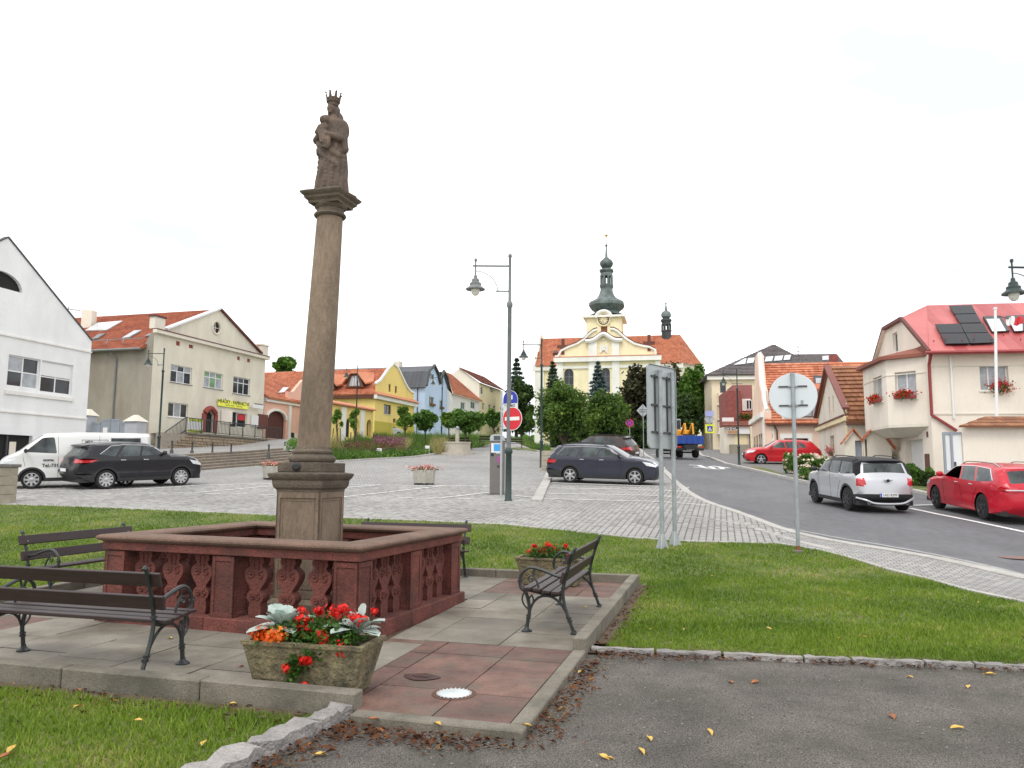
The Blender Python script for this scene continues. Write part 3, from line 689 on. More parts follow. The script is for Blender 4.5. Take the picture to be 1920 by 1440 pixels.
# cast-iron benches
m_iron = mat('bench_iron', (.018, .022, .021), .42, .25, 12, .25, 120, spec=.6)
m_wood = mat('bench_slat', (.026, .012, .011), .5, .25, 3, .25, 60, stain=(.05, .028, .026), stain_scale=4, stain_amt=.4, stretch=(.6, 8, 8), spec=.5)
def make_bench(L=1.90):
 t = thing('park_bench', 'x', 'bench')
 for sx in (-1, 1):
  X = sx * (L / 2 - .10)
  def P(pts, k=4): return smoothline([Vector((X, y, z)) for y, z in pts], k)
  mb = MB()
  mb.tube(P([(.53, .01), (.49, .12), (.44, .26), (.415, .40), (.43, .52), (.475, .68), (.535, .85)]), .018, 6)
  mb.tube([(X, .535, .85), (X, .552, .865), (X, .56, .85)], .022, 6)
  for z, y in ((.16, .475), (.46, .42), (.13, .487)): mb.lathe([(.0, -.012), (.028, -.010), (.028, .010), (0, .012)], c=(X, y, z), n=8, cap=0)
  mb.lathe([(.045, 0), (.045, .012), (.022, .025), (.018, .04)], c=(X, .535, 0), n=10)
  mb.build('rear_leg', m_iron, t, smooth=1, world=0)
  mb = MB()
  mb.tube(P([(.03, .01), (.045, .12), (.06, .22), (.045, .32), (.02, .40)]), .019, 6)
  mb.lathe([(.058, 0), (.058, .012), (.03, .028), (.022, .045), (.018, .06)], c=(X, .03, 0), n=12)
  for z in (.14, .165): mb.lathe([(.0, -.01), (.027, -.008), (.027, .008), (0, .01)], c=(X, .05, z), n=8, cap=0)
  mb.tube(P([(.055, .22), (.0, .27), (-.02, .33), (.0, .39), (.04, .37), (.06, .30)], 4), .010, 5)
  mb.tube(P([(.06, .21), (.10, .31), (.085, .37), (.06, .34)], 4), .009, 5)
  mb.build('front_leg', m_iron, t, smooth=1, world=0)
  mb = MB()
  mb.tube(P([(.06, .21), (.11, .31), (.19, .365), (.29, .365), (.38, .31), (.455, .21)], 4), .013, 6)
  mb.tube(P([(.0, .415), (.04, .425), (.14, .41), (.25, .385), (.34, .385), (.415, .41)], 4), .020, 6)
  mb.build('seat_bracket', m_iron, t, smooth=1, world=0)
  mb = MB()
  pts = P([(.45, .60), (.40, .575), (.33, .585), (.22, .625), (.10, .655), (.03, .64), (-.03, .58), (-.045, .50), (-.03, .44), (.01, .41)], 5)
  mb.tube(pts, .017, 6)
  sp = [(.115, .645), (.10, .58), (.135, .52), (.155, .46), (.13, .435), (.09, .43), (.04, .44), (-.01, .46)]
  mb.tube(P(sp, 4), .011, 5)
  mb.tube([Vector((X, .075 + .04 * (1 - i / 13) * math.cos(i * .62 + 1.0), .535 + .04 * (1 - i / 13) * math.sin(i * .62 + 1.0))) for i in range(12)], .009, 5)
  mb.lathe([(.0, -.012), (.026, -.01), (.026, .01), (0, .012)], c=(X, -.045, .52), n=8, cap=0)
  mb.build('armrest', m_iron, t, smooth=1, world=0)
 def slat(y, z, w, th, ang):
  mb = MB(); R = Matrix.Translation((0, y, z)) @ Matrix.Rotation(ang, 4, 'X'); mb.box(-L / 2, L / 2, -w / 2, w / 2, -th / 2, th / 2, R); mb.build('slat', m_wood, t, world=0, bevel=.005)
 for y, z, a in ((.055, .448, .04), (.155, .440, -.08), (.255, .425, -.10), (.352, .418, -.02)): slat(y, z, .088, .030, a)
 slat(.425, .575, .115, .030, math.radians(74)); slat(.480, .765, .115, .030, math.radians(72))
 mb = MB()
 for sx in (-1, 1):
  for y, z in ((.408, .56), (.46, .75)): mb.lathe([(.009, 0), (.009, .008), (0, .012)], c=(sx * (L / 2 - .10), y - .004, z), n=6, m=Matrix.Rotation(math.radians(80), 3, 'X')); mb.build('bolt', mat('bolt_steel', (.4, .4, .4), .4, 0, metal=1), t, world=0); mb = MB()
 return t
bench = make_bench()
bench['group'] = 'cast-iron benches round the memorial column'
def place(o, x, y, rz_, lab, z=0.0, local=True):
 p = PL(x, y, z) if local else Vector((x, y, z)); at_obj(o, p, (AX if local else 0) + rz_); o['label'] = lab; return o
B_N = place(bench, -1.90, -.95, math.pi, 'nearest iron bench seen from behind with dark brown slats facing the column')
bench_r = place(copy_tree(bench), 1.40, 2.06, -math.pi / 2, 'iron bench seen from its end, standing by the right kerb of the paving')
bench_r.rotation_euler.z = AX + math.pi / 2 * 1 + math.pi
bench_l = place(copy_tree(bench), -4.5, 1.9, math.pi / 2, 'iron bench left behind the nearest bench, standing before the lawn')
bench_b = place(copy_tree(bench), -1.36, 4.45, 0.0, 'iron bench hidden behind the far corner of the red balustrade')
# stone troughs with flowers
m_trough = mat('trough_stone', (.19, .155, .085), .95, .35, 3, .9, 26, col2=(.27, .23, .13), stain=(.055, .052, .035), stain_scale=4.5, stain_amt=.95, fine=.25, bdist=.035)
m_geran = leafmat('geranium_leaf', (.025, .07, .012), (.07, .16, .02), (.12, .23, .03), 6)
m_red = leafmat('geranium_red', (.55, .012, .010), (.78, .03, .018), (.88, .10, .05), 8, trans=.2)
m_orange = leafmat('marigold_orange', (.75, .10, .012), (.95, .22, .03), None, 8, trans=.2)
m_silver = leafmat('silver_leaf', (.30, .38, .33), (.52, .60, .55), (.7, .76, .72), 6, trans=.15)
m_pink = leafmat('pink_petals', (.65, .16, .16), (.85, .40, .36), (.9, .6, .55), 8, trans=.2)
def leafquads(C, N_, size, aspect=.55, bend=0.0, jitter=.35, up=None):
 """diamond leaves at centres C with normals N_"""
 n = len(C); N_ = N_ / (np.linalg.norm(N_, axis=1, keepdims=True) + 1e-9)
 T = np.cross(N_, RNG.normal(size=(n, 3))); T /= np.linalg.norm(T, axis=1, keepdims=True) + 1e-9; B = np.cross(N_, T)
 s = (size * RNG.uniform(1 - jitter, 1 + jitter, n))[:, None]
 V = np.stack([C - T * s, C + B * s * aspect, C + T * s, C - B * s * aspect], 1)
 if bend: V[:, [1, 3]] += (N_ * s * bend)[:, None]
 return V.reshape(-1, 3), np.arange(4 * n).reshape(n, 4)
def rdir(n): v = RNG.normal(size=(n, 3)); return v / np.linalg.norm(v, axis=1, keepdims=True)
def trough(name, corners_top_z, cx, cy, rz_, L, W, Hh, lab):
 t = thing('flower_trough', lab, 'planter', PL(cx, cy, .0), AX + rz_, 'stone flower troughs on the memorial paving')
 mb = MB(); b = .10; th = .045
 def rect(hx, hy, z): return [Vector((sx * hx, sy * hy, z)) for sx, sy in ((-1, -1), (1, -1), (1, 1), (-1, 1))]
 rings = [rect(L / 2 - b, W / 2 - b * .7, .012), rect(L / 2 - .012, W / 2 - .012, Hh - .03), rect(L / 2, W / 2, Hh - .028), rect(L / 2, W / 2, Hh), rect(L / 2 - th, W / 2 - th, Hh), rect(L / 2 - th - .01, W / 2 - th - .01, Hh - .07)]
 vs = [p for r in rings for p in r]; fs = [(3, 2, 1, 0), (20, 21, 22, 23)]
 for i in range(5):
  for k in range(4): fs.append((4 * i + k, 4 * i + (k + 1) % 4, 4 * i + 4 + (k + 1) % 4, 4 * i + 4 + k))
 mb.add(vs, fs); o = mb.build('trough', m_trough, t, world=0)
 mb = MB(); mb.v = [tuple(p) for p in rect(L / 2 - th - .005, W / 2 - th - .005, Hh - .045)]; mb.f = [(0, 1, 2, 3)]; mb.build('soil', m_soil, t, world=0)
 return t
def xf(t, P): A = np.array(MW[t]); return np.asarray(P) @ A[:3, :3].T + A[:3, 3]
def umbels(t, name, centers, rad, n, size, m, stems=True, parent=None, zb=.33):
 Vs, Fs, k = [], [], 0; mb = MB()
 for c in centers:
  d = rdir(n); P = np.array(c) + d * np.array([rad, rad, rad * .75]); V, F = leafquads(P, d, size, .8)
  Vs.append(V); Fs.append(F + k); k += len(V)
  if stems: mb.tube([(c[0] * .9, c[1] * .8, zb), (c[0] * .97, c[1] * .95, (zb + c[2]) / 2 + .02), (c[0], c[1], c[2])], .003, 4)
 return np.concatenate(Vs), np.concatenate(Fs), mb
def flowers(t, Hh, L, W, lab, reds, silvers, orange=None, trailing=(), rcol=None, lab2=None):
 """a geranium planting and silver-leaved plants standing in a trough"""
 A = MW[t]; base = A @ Vector((0, 0, Hh - .05)); rzz = t.rotation_euler.z
 p = thing('geranium', lab, 'flowers', base, rzz, 'geraniums in the stone troughs'); Z0 = .0
 n = 1700; X = RNG.uniform(-L * .36, L * .36, n); Y_ = RNG.normal(0, W * .22, n); Zz = RNG.uniform(0, .20, n) * (1 - (X / (L * .42)) ** 2 * .6)
 C = np.stack([X, Y_, Zz + .01], 1)
 ex = []
 for (x, y, z, r, k) in trailing: ex.append(np.array([x, y, z]) + RNG.normal(size=(k, 3)) * np.array([r, r * .35, r]))
 if ex: C = np.concatenate([C] + ex)
 V, F = leafquads(C, rdir(len(C)) + np.array([0, 0, .8]), .017, .8); fast_mesh('foliage', V, F, m_geran, p, world=0)
 for c in reds:
  rr = (c[3] if len(c) > 3 else .05) * .82
  d = RNG.normal(size=(75, 3)) * .55; P = np.array(c[:3]) + d * np.array([rr, rr * .85, rr * .8]); V, F = leafquads(P, d + rdir(75) * .5, .015, .8, bend=.3); fast_mesh('flower_head', V, F, rcol or m_red, p, world=0)
  mb = MB(); mb.tube([(c[0] * .9, c[1] * .7, .02), (c[0] * .96, c[1] * .9, max(c[2] * .6, .0)), c[:3]], .003, 4); mb.build('stem', m_geran, p, world=0)
 if orange:
  q = thing('marigold', 'orange flower cluster hanging over the left rim of the near trough', 'flowers', base, rzz)
  d = RNG.normal(size=(420, 3)) * .55; P = np.array(orange) + d * np.array([.12, .05, .05]); V, F = leafquads(P, d + rdir(420) * .5, .018, .8, bend=.3); fast_mesh('petals', V, F, m_orange, q, world=0)
 for (x, y, z, r, ll) in silvers:
  q = thing('silver_ragwort', ll, 'plant', A @ Vector((x, y, Hh - .05 + z)), rzz, 'silver-leaved plants in the troughs')
  for i in range(34):
   a = random.uniform(0, 6.28); el = random.uniform(.3, 1.5); ln = r * random.uniform(.45, 1.0); dv = Vector((math.cos(a) * math.cos(el), math.sin(a) * math.cos(el), math.sin(el)))
   s = dv.cross(Vector((0, 0, 1))).normalized(); up = s.cross(dv); b0 = dv * ln * .25; mb = MB(); V = []; k = 7
   for j in range(k):
    f = j / (k - 1); wd = (ln * .30 + .008) * math.sin(math.pi * min(f ** 1.3 * .9 + .06, 1)) * (1.0 if j % 2 else .82); c = b0 + dv * ln * f - Vector((0, 0, 1)) * (f ** 2) * ln * .38 + up * .01
    V += [c - s * wd, c + s * wd + Vector((0, 0, .0)), c + Vector((0, 0, -.008))]
   for j in range(k - 1): mb.f += [(3 * j, 3 * j + 2, 3 * j + 5, 3 * j + 3), (3 * j + 2, 3 * j + 1, 3 * j + 4, 3 * j + 5)]
   mb.v = [tuple(c) for c in V]; mb.tube([(0, 0, 0), b0], .003, 4); mb.build('leaf', m_silver, q, world=0, recalc=0, smooth='all')
 return p
t1 = trough('t', None, .40, -1.35, .04, .98, .46, .38, 'mossy stone trough of red geraniums on the kerb in the foreground')
flowers(t1, .38, .98, .46, 'red geraniums filling the near trough and trailing over its front',
  [(-.06, -.08, .20, .07), (-.05, -.08, .13, .05), (.15, .05, .24, .075), (.19, .08, .26, .05), (.32, .02, .22, .055), (.37, .0, .20, .05), (.13, -.14, .10, .045), (.14, -.15, .06, .04), (.30, -.17, .03, .06), (.35, -.18, .0, .05), (-.0, .05, .24, .03),
         (.05, -.26, -.06, .035), (.09, -.27, -.05, .03), (-.09, -.23, -.13, .042), (.05, -.24, -.24, .03), (.44, .1, .25, .025), (-.12, .0, .25, .03)],
  [(-.25, -.02, .09, .27, 'silver-leaved plant at the left of the near trough'), (.34, .04, .09, .26, 'silver-leaved plant at the right of the near trough')],
  orange=(-.30, -.17, .08), trailing=((-.02, -.24, -.10, .035, 130), (-.05, -.24, -.17, .03, 80), (.08, -.2, .0, .06, 160)))
t2 = trough('t', None, .95, 4.62, .0, 1.0, .46, .40, 'rough stone trough of red flowers behind the right-hand bench')
flowers(t2, .40, 1.0, .46, 'red geraniums in the far trough behind the right-hand bench',
  [(-.33, 0, .10, .06), (-.27, .05, .20, .04), (-.05, 0, .22, .07), (-.10, -.05, .15, .07), (.02, 0, .17, .07), (.12, .05, .13, .05), (.22, 0, .22, .04), (.28, -.1, .08, .06), (.30, -.1, .03, .06), (-.2, .0, .12, .04)],
  [(.40, .0, 0, .20, 'silver-leaved plant at the right end of the far trough')])
# ground lights, puddle
gl = thing('ground_light', 'round recessed ground light with a milky lens sunk in the red slabs', 'light', PL(1.47, -1.17, .0), AX)
mb = MB(); mb.lathe([(.135, .004), (.15, .008), (.165, .006), (.165, -.01)], n=36, cap=0); mb.build('collar', mat('rust_collar', (.10, .045, .03), .9, .3, 20), gl, world=0)
mb = MB(); mb.lathe([(.118, .006), (.118, .010), (.0, .014)], n=36, cap=0); mb.build('lens', mat('milky_lens', (.48, .53, .54), .25, .1, 6), gl, world=0)
mb = MB()
for i in range(24): a = i * math.pi / 12; mb.box(.116, .132, -.006, .006, .006, .013, Matrix.Rotation(a, 4, 'Z'))
mb.build('screw_ring', mat('ring_grey', (.5, .5, .48), .6), gl, world=0)
pd = thing('puddle', 'small puddle with a dead leaf on the red slabs', 'puddle', PL(1.06, -.80, .006), AX)
mb = MB(); mb.v = [(.15 * math.cos(a) * (1 + .12 * math.sin(3 * a)), .10 * math.sin(a) * (1 + .1 * math.cos(4 * a)), .002) for a in np.linspace(0, 6.28, 30, endpoint=False)]; mb.f = [tuple(range(30))]; mb.build('water', mat('puddle_water', (.10, .07, .065), .12, 0, spec=.7), pd, world=0)
mb = MB(); mb.v = [(.07 * math.cos(a) * (1 + .35 * math.sin(5 * a)), .022 * math.sin(a) * (1 + .4 * math.cos(7 * a)), .006) for a in np.linspace(0, 6.28, 28, endpoint=False)]; mb.f = [tuple(range(28))]; mb.build('dead_leaf', mat('dead_leaf_dark', (.05, .015, .012), .8), pd, world=0)
# statue of the crowned Madonna with child
def build_statue():
 t = thing('madonna_statue', 'weathered stone statue of a crowned woman holding a child on top of the column', 'statue', leanp(ZS) if False else (T + Vector((0, 0, .16))), CA - math.radians(8))
 Ht = PY(628, 172, CB.y).z - MW[t].translation.z
 k = Ht / 1.24
 bm = bmesh.new()
 def ell(c, r, rot=None, seg=16):
  m = Matrix.Translation(Vector(c) * k) @ (rot.to_4x4() if rot is not None else Matrix.Identity(4)) @ Matrix.Diagonal((r[0] * k, r[1] * k, r[2] * k, 1))
  bmesh.ops.create_uvsphere(bm, u_segments=seg, v_segments=10, radius=1, matrix=m)
 def limb(a, b, r0, r1, n=6):
  a = Vector(a); b = Vector(b)
  for i in range(n + 1): f = i / n; r = r0 + (r1 - r0) * f; ell(a.lerp(b, f), (r, r, r), seg=10)
 lv = [(0, .215, .165, 0), (.06, .205, .16, .0), (.16, .19, .15, .0), (.28, .175, .14, .01), (.40, .16, .13, .015), (.52, .145, .12, .02), (.62, .135, .11, .015), (.70, .145, .11, .005), (.78, .150, .105, .0), (.85, .13, .095, 0), (.90, .075, .07, 0), (.93, .05, .05, 0)]
 n = 64; rings = []
 for z, rx, ry, ox in lv:
  row = []
  for i in range(n):
   a = 2 * math.pi * i / n; f = 1 + (.085 * math.sin(9 * a + z * 5) + .05 * math.sin(15 * a - z * 9 + 1)) * (1 - z * .75)
   row.append(bm.verts.new(Vector(((ox + rx * f * math.cos(a)) * k, ry * f * math.sin(a) * k, z * k))))
  rings.append(row)
 for a, b in zip(rings[:-1], rings[1:]):
  for i in range(n): bm.faces.new((a[i], a[(i + 1) % n], b[(i + 1) % n], b[i]))
 bm.faces.new(rings[0][::-1]); bm.faces.new(rings[-1])
 for (p0, p1, p2, r) in (((-.15, -.07, .60), (0, -.15, .50), (.14, -.08, .42), .035), ((-.14, -.08, .52), (0, -.16, .40), (.13, -.09, .30), .032), ((.15, -.02, .80), (.17, -.03, .62), (.19, -.02, .50), .045),
       ((.17, .0, .62), (.165, -.02, .42), (.15, .0, .20), .035), ((-.13, -.05, .50), (-.12, -.09, .25), (-.13, -.08, .02), .03), ((0, -.12, .40), (.03, -.15, .2), (.02, -.15, .01), .028), ((.08, -.1, .35), (.09, -.13, .2), (.1, -.12, .01), .025), ((-.16, 0, .62), (-.17, -.02, .56), (-.15, -.05, .5), .04)):
  for s_ in range(9):
   f = s_ / 8; q = Vector(p0).lerp(Vector(p1), f).lerp(Vector(p1).lerp(Vector(p2), f), f); ell(q, (r, r * .9, r * 1.2), seg=8)
 ell((.02, .03, .80), (.155, .10, .11)); ell((.13, .0, .74), (.075, .085, .13)); ell((-.12, .0, .76), (.06, .075, .10))
 limb((.15, -.01, .76), (.15, -.07, .62), .055, .05); limb((.15, -.07, .62), (.03, -.16, .66), .048, .034)      # left arm under the child
 limb((-.14, -.01, .77), (-.19, -.05, .66), .052, .05); limb((-.19, -.05, .66), (-.06, -.15, .70), .045, .032)
 for i in range(4): limb((.02, -.165, .645 + i * .014), (-.03, -.185, .65 + i * .016), .009, .007, 4)
 for i in range(4): limb((-.05, -.16, .69 + i * .013), (-.005, -.18, .70 + i * .014), .009, .007, 4)
 ell((-.035, -.13, .74), (.058, .05, .075)); ell((-.035, -.14, .845), (.046, .048, .052)); ell((-.03, -.10, .86), (.05, .05, .06)); limb((-.02, -.15, .70), (.02, -.19, .58), .035, .022); limb((-.06, -.15, .70), (-.02, -.19, .56), .034, .02)
 limb((.02, -.19, .58), (.015, -.18, .50), .022, .016); limb((-.08, -.14, .77), (-.12, -.16, .70), .03, .02); ell((.02, -.2, .485), (.018, .03, .014))
 ell((.045, -.155, .56), (.04, .03, .09))
 limb((0, 0, .88), (-.005, -.015, .97), .045, .04, 4); ell((-.012, -.028, 1.015), (.052, .060, .070)); ell((-.014, -.088, 1.005), (.010, .016, .018)); ell((-.013, -.070, .965), (.022, .018, .014))
 ell((-.013, -.080, .985), (.017, .010, .006)); ell((-.034, -.078, 1.022), (.012, .008, .007)); ell((.008, -.078, 1.022), (.012, .008, .007))
 ell((.0, .02, 1.0), (.060, .062, .085)); ell((.02, .05, .90), (.075, .05, .10)); ell((-.06, .0, .98), (.02, .03, .06)); ell((.045, .0, .97), (.02, .035, .07))
 me = bpy.data.meshes.new('raw'); bm.to_mesh(me); bm.free(); o = bpy.data.objects.new('raw', me); COL.objects.link(o)
 md = o.modifiers.new('r', 'REMESH'); md.mode = 'VOXEL'; md.voxel_size = .0085 * k
 sm = o.modifiers.new('s', 'SMOOTH'); sm.factor = .5; sm.iterations = 2
 dg = bpy.context.evaluated_depsgraph_get(); me2 = bpy.data.meshes.new_from_object(o.evaluated_get(dg)); bpy.data.objects.remove(o)
 me2.name = 'figure'; me2.materials.clear(); me2.materials.append(mat('statue_stone', (.095, .070, .055), .85, .3, 5, .6, 60, col2=(.18, .125, .09), stain=(.035, .028, .026), stain_scale=4, stain_amt=.8, fine=.2))
 me2.polygons.foreach_set('use_smooth', [True] * len(me2.polygons))
 f = bpy.data.objects.new('figure', me2); COL.objects.link(f); f.parent = t; MW[f] = MW[t]
 ms = MATS['statue_stone']; C0 = Vector((-.008, -.01, 0)) * k
 mb = MB(); mb.lathe([(.056 * k, 1.055 * k), (.060 * k, 1.06 * k), (.062 * k, 1.09 * k), (.074 * k, 1.15 * k), (.066 * k, 1.15 * k), (.05 * k, 1.07 * k)], c=C0, n=24, cap=0)
 for i in range(8):
  a = i * math.pi / 4 + .2; c = C0 + Vector((math.cos(a), math.sin(a), 0)) * .064 * k; tip = C0 + Vector((math.cos(a) * .092, math.sin(a) * .092, 1.205)) * k
  sd_ = Vector((-math.sin(a), math.cos(a), 0)) * .027 * k; b_ = Vector((c.x, c.y, 1.10 * k))
  mb.hexa([b_ - sd_ * .9, b_ + sd_ * .9, b_ + sd_ * .9 * .9 + Vector((math.cos(a), math.sin(a), 0)) * .01, b_ - sd_ * .9 + Vector((math.cos(a), math.sin(a), 0)) * .01], [tip - sd_ * .35, tip + sd_ * .35, tip + sd_ * .35 + Vector((0, 0, .004)), tip - sd_ * .35 + Vector((0, 0, .004))])
  mb.lathe([(0, -.014 * k), (.013 * k, 0), (0, .016 * k)], c=tip, n=7, cap=0)
 mb.build('crown', ms, t, world=0)
 mb = MB(); mb.box(-.24 * k, .22 * k, -.20 * k, .19 * k, -.03, .012); mb.build('base', ms, t, world=0, bevel=.006)
build_statue()
# grass blades
m_blade = leafmat('grass_blade', (.07, .14, .010), (.21, .31, .030), (.42, .37, .12), .55, trans=.3, rough=.6)
def grass(name, poly, dens, hgt, wid, holes=(), ymax=30, m=None, clump=.5):
 P = np.array(poly); lo = P.min(0); hi = P.max(0); out_ = []
 for (r0, r1, d) in dens:
  a0 = max(lo[0], -r1 * .72 - .5); a1 = min(hi[0], r1 * .72 + .5); b0 = max(lo[1], r0 * .75); b1 = min(hi[1], r1)
  if b1 <= b0 or a1 <= a0: continue
  n = int((a1 - a0) * (b1 - b0) * d); q = np.stack([RNG.uniform(a0, a1, n), RNG.uniform(b0, b1, n)], 1)
  rr = q[:, 1]; k = (rr >= r0) & (rr < r1) & (np.abs(q[:, 0]) < .70 * q[:, 1] + .4) & inpoly(q, poly)
  for h_ in holes: k &= ~inpoly(q, h_)
  out_.append(np.column_stack([q[k], np.full(k.sum(), r0 / 8)]))
 q = np.concatenate(out_); n = len(q)
 cl = np.sin(q[:, 0] * 2.1 + 1.3 * np.sin(q[:, 1] * 1.7)) * np.sin(q[:, 1] * 2.6 + np.sin(q[:, 0] * 3.1))
 h = hgt * RNG.uniform(.5, 1.3, n) * (1 + clump * .5 * cl); wv = wid * (1 + q[:, 2] * .9) * RNG.uniform(.7, 1.3, n)
 a = RNG.uniform(0, 2 * np.pi, n); lean = RNG.uniform(.1, .95, n) * h; la = RNG.uniform(0, 2 * np.pi, n); z = H(q[:, 0], q[:, 1]) + .008
 B0 = np.column_stack([q[:, 0], q[:, 1], z]); dx = np.column_stack([np.cos(a), np.sin(a), a * 0]) * wv[:, None]; L_ = np.column_stack([np.cos(la), np.sin(la), la * 0]) * lean[:, None]; up = np.column_stack([a * 0, a * 0, h])
 V = np.stack([B0 - dx, B0 + dx, B0 + up + L_], 1).reshape(-1, 3)
 o = fast_mesh(name, V, np.arange(3 * n).reshape(n, 3), m or m_blade); o['kind'] = 'stuff'; print(name, n); return o
plat_big = [pl2(PX0 - .1, PY0 - .12), pl2(.93, PY0 - .12), pl2(.93, -2), pl2(PX1 + .13, -2), pl2(PX1 + .13, PY1 + .08), pl2(PX0 - .1, PY1 + .08)]
grass('lawn_grass', lawn, ((3.5, 6.5, 4200), (6.5, 9, 3000), (9, 13, 1500), (13, 18, 800), (18, 27, 350)), .045, .0042, [plat_big])
m_litter = leafmat('leaf_litter', (.05, .022, .012), (.15, .055, .02), (.36, .20, .06), 5, trans=.15, rough=.8)
def litter(pts, n, spread, size=.022, zoff=.012):
 P = [Vector(p[:2]) for p in densify(pts, .05, False)]; C = []
 for _ in range(n): p = random.choice(P); C.append((p.x + random.gauss(0, spread), p.y + random.gauss(0, spread)))
 return C
C = litter([pl2(.7, -1.98), pl2(1.9, -2.05), pl2(2.26, -1.75)], 700, .10) + litter([pl2(2.27, -1.7), pl2(2.3, .3)], 420, .08) + litter([pl2(2.3, .6), pl2(3.2, .72)], 330, .12) + litter([pl2(3.2, .76), pl2(7, 1.1)], 330, .05)
C += litter([pl2(.95, -1.9), pl2(.8, -3.0)], 420, .13) + litter([pl2(-5, -1.95), pl2(.7, -1.95)], 600, .16) + litter([pl2(2.3, .9), pl2(2.3, 5)], 300, .09)
C = np.array(C); k = ~inpoly(C, plat); C = C[k]; z = H(C[:, 0], C[:, 1]); C3 = np.column_stack([C, z + RNG.uniform(.01, .03, len(C))])
V, F = leafquads(C3, rdir(len(C3)) * .55 + np.array([0, 0, 1]), .019, .42, bend=.35, jitter=.75); o = fast_mesh('leaf_litter', V, F, m_litter); o['kind'] = 'stuff'
n = 9000; Q = np.column_stack([RNG.uniform(-3, 8, n), RNG.uniform(3.6, 9.5, n)]); Q = Q[inpoly(Q, path)]; n = len(Q); s = RNG.uniform(.003, .011, n) * (1 + .0 * Q[:, 1]); c3 = np.column_stack([Q, H(Q[:, 0], Q[:, 1]) + .003])
oc = np.array([(1, 0, 0), (0, 1, 0), (-1, 0, 0), (0, -1, 0), (0, 0, .8)]); V = (c3[:, None] + oc[None] * s[:, None, None]).reshape(-1, 3); F = (np.array([(0, 1, 4), (1, 2, 4), (2, 3, 4), (3, 0, 4)])[None] + (np.arange(n) * 5)[:, None, None]).reshape(-1, 3)
o = fast_mesh('pebbles', V, F, islandmat('pebble', [(.07, .063, .058), (.12, .11, .10), (.24, .22, .20), (.08, .072, .066), (.15, .135, .12)])); o['kind'] = 'stuff'
m_yel = mat('yellow_leaf', (.62, .42, .10), .7, .25, 30); m_brn = mat('brown_leaf', (.34, .13, .05), .8, .3, 30)
def one_leaf(m, s):
 mb = MB(); prof = [(-1, .0), (-.6, .28), (-.1, .42), (.4, .30), (.8, .12), (1.05, 0)]
 V = [];
 for x, y in prof: V += [(x * s, -y * s, .012 * (1 - x * x) + abs(y) * s * .35), (x * s, 0, .004), (x * s, y * s, .012 + abs(y) * s * .25)]
 mb.v = V
 for i in range(len(prof) - 1): mb.f += [(3 * i, 3 * i + 1, 3 * i + 4, 3 * i + 3), (3 * i + 1, 3 * i + 2, 3 * i + 5, 3 * i + 4)]
 return mb.build('fallen_leaf', m, None, recalc=0)
LY, LB = one_leaf(m_yel, .045), one_leaf(m_brn, .05); first = {0: LY, 1: LB}
spots = [(1132, 1422, 0), (1143, 1424, 0), (1203, 1411, 0), (1331, 1375, 0), (1217, 1387, 0), (1416, 1281, 1), (1370, 1281, 1), (1706, 1271, 0), (1817, 1290, 0), (1673, 1346, 1), (1794, 1367, 0), (1056, 1330, 0), (986, 1378, 0), (820, 1375, 0), (600, 1418, 0), (700, 1365, 1), (712, 1372, 1), (1090, 1262, 0), (1856, 1266, 0),
         (1624, 1127, 0), (1282, 1187, 0), (1220, 1187, 0), (1442, 1185, 0), (1618, 1200, 0), (1334, 1084, 0), (1573, 1204, 0), (1836, 1135, 0), (146, 1336, 0), (258, 1362, 0), (382, 1406, 0), (145, 1304, 1), (435, 1330, 0), (318, 1208, 0), (452, 1262, 1), (1098, 1147, 0), (20, 1418, 0), (8, 1431, 1)]
for i, (u, v, k) in enumerate(spots):
 p = G(u, v); o = first.pop(k, None) or (LY if k == 0 else LB).copy()
 if o.name not in COL.objects: COL.objects.link(o)
 on = inpoly(np.array([[p.x, p.y]]), plat)[0]; grassy = inpoly(np.array([[p.x, p.y]]), lawn)[0] and not on
 o.location = (p.x, p.y, (.004 if on else p.z + (.035 if grassy else .004))); o.rotation_euler = (random.uniform(-.2, .2), random.uniform(-.2, .2), random.uniform(0, 6)); sc_ = random.uniform(.7, 1.15); o.scale = (sc_, sc_, sc_)
 where = 'the memorial slabs' if on else ('the lawn' if grassy else 'the dark gravelly path'); cl_ = 'brown' if k else 'yellow'
 tag(o, f'single {cl_} fallen leaf lying on {where}', 'leaf', f'{cl_} leaves on {where}')
# cars
m_tyre = mat('tyre_rubber', (.018, .018, .018), .9, .2, 20)
m_glass = mat('car_glass', (.012, .014, .015), .05, .5, 1.3, col2=(.11, .13, .13), spec=.4)  # paler noise patches paint reflections and see-through into the glass colour
m_black = mat('black_plastic', (.022, .022, .023), .6, .15, 10)
m_chrome = mat('chrome_trim', (.65, .65, .66), .22, 0, metal=1)
m_rimS = mat('rim_silver', (.50, .50, .51), .32, 0, metal=.8)
m_rimD = mat('rim_dark', (.05, .05, .055), .35, 0, metal=.5)
m_head = mat('headlight_glass', (.72, .74, .75), .12, .1, 20, coat=1)
m_tail = mat('taillight_red', (.50, .012, .018), .15, .1, 20, coat=1)
m_plate = mat('number_plate', (.75, .75, .73), .5, 0)
m_ink = mat('black_ink', (.02, .02, .02), .7, 0)
def paint(name, c, metal=.0, rough=.30): return mat(name, c, rough, 0, coat=.45, metal=metal, spec=.3)
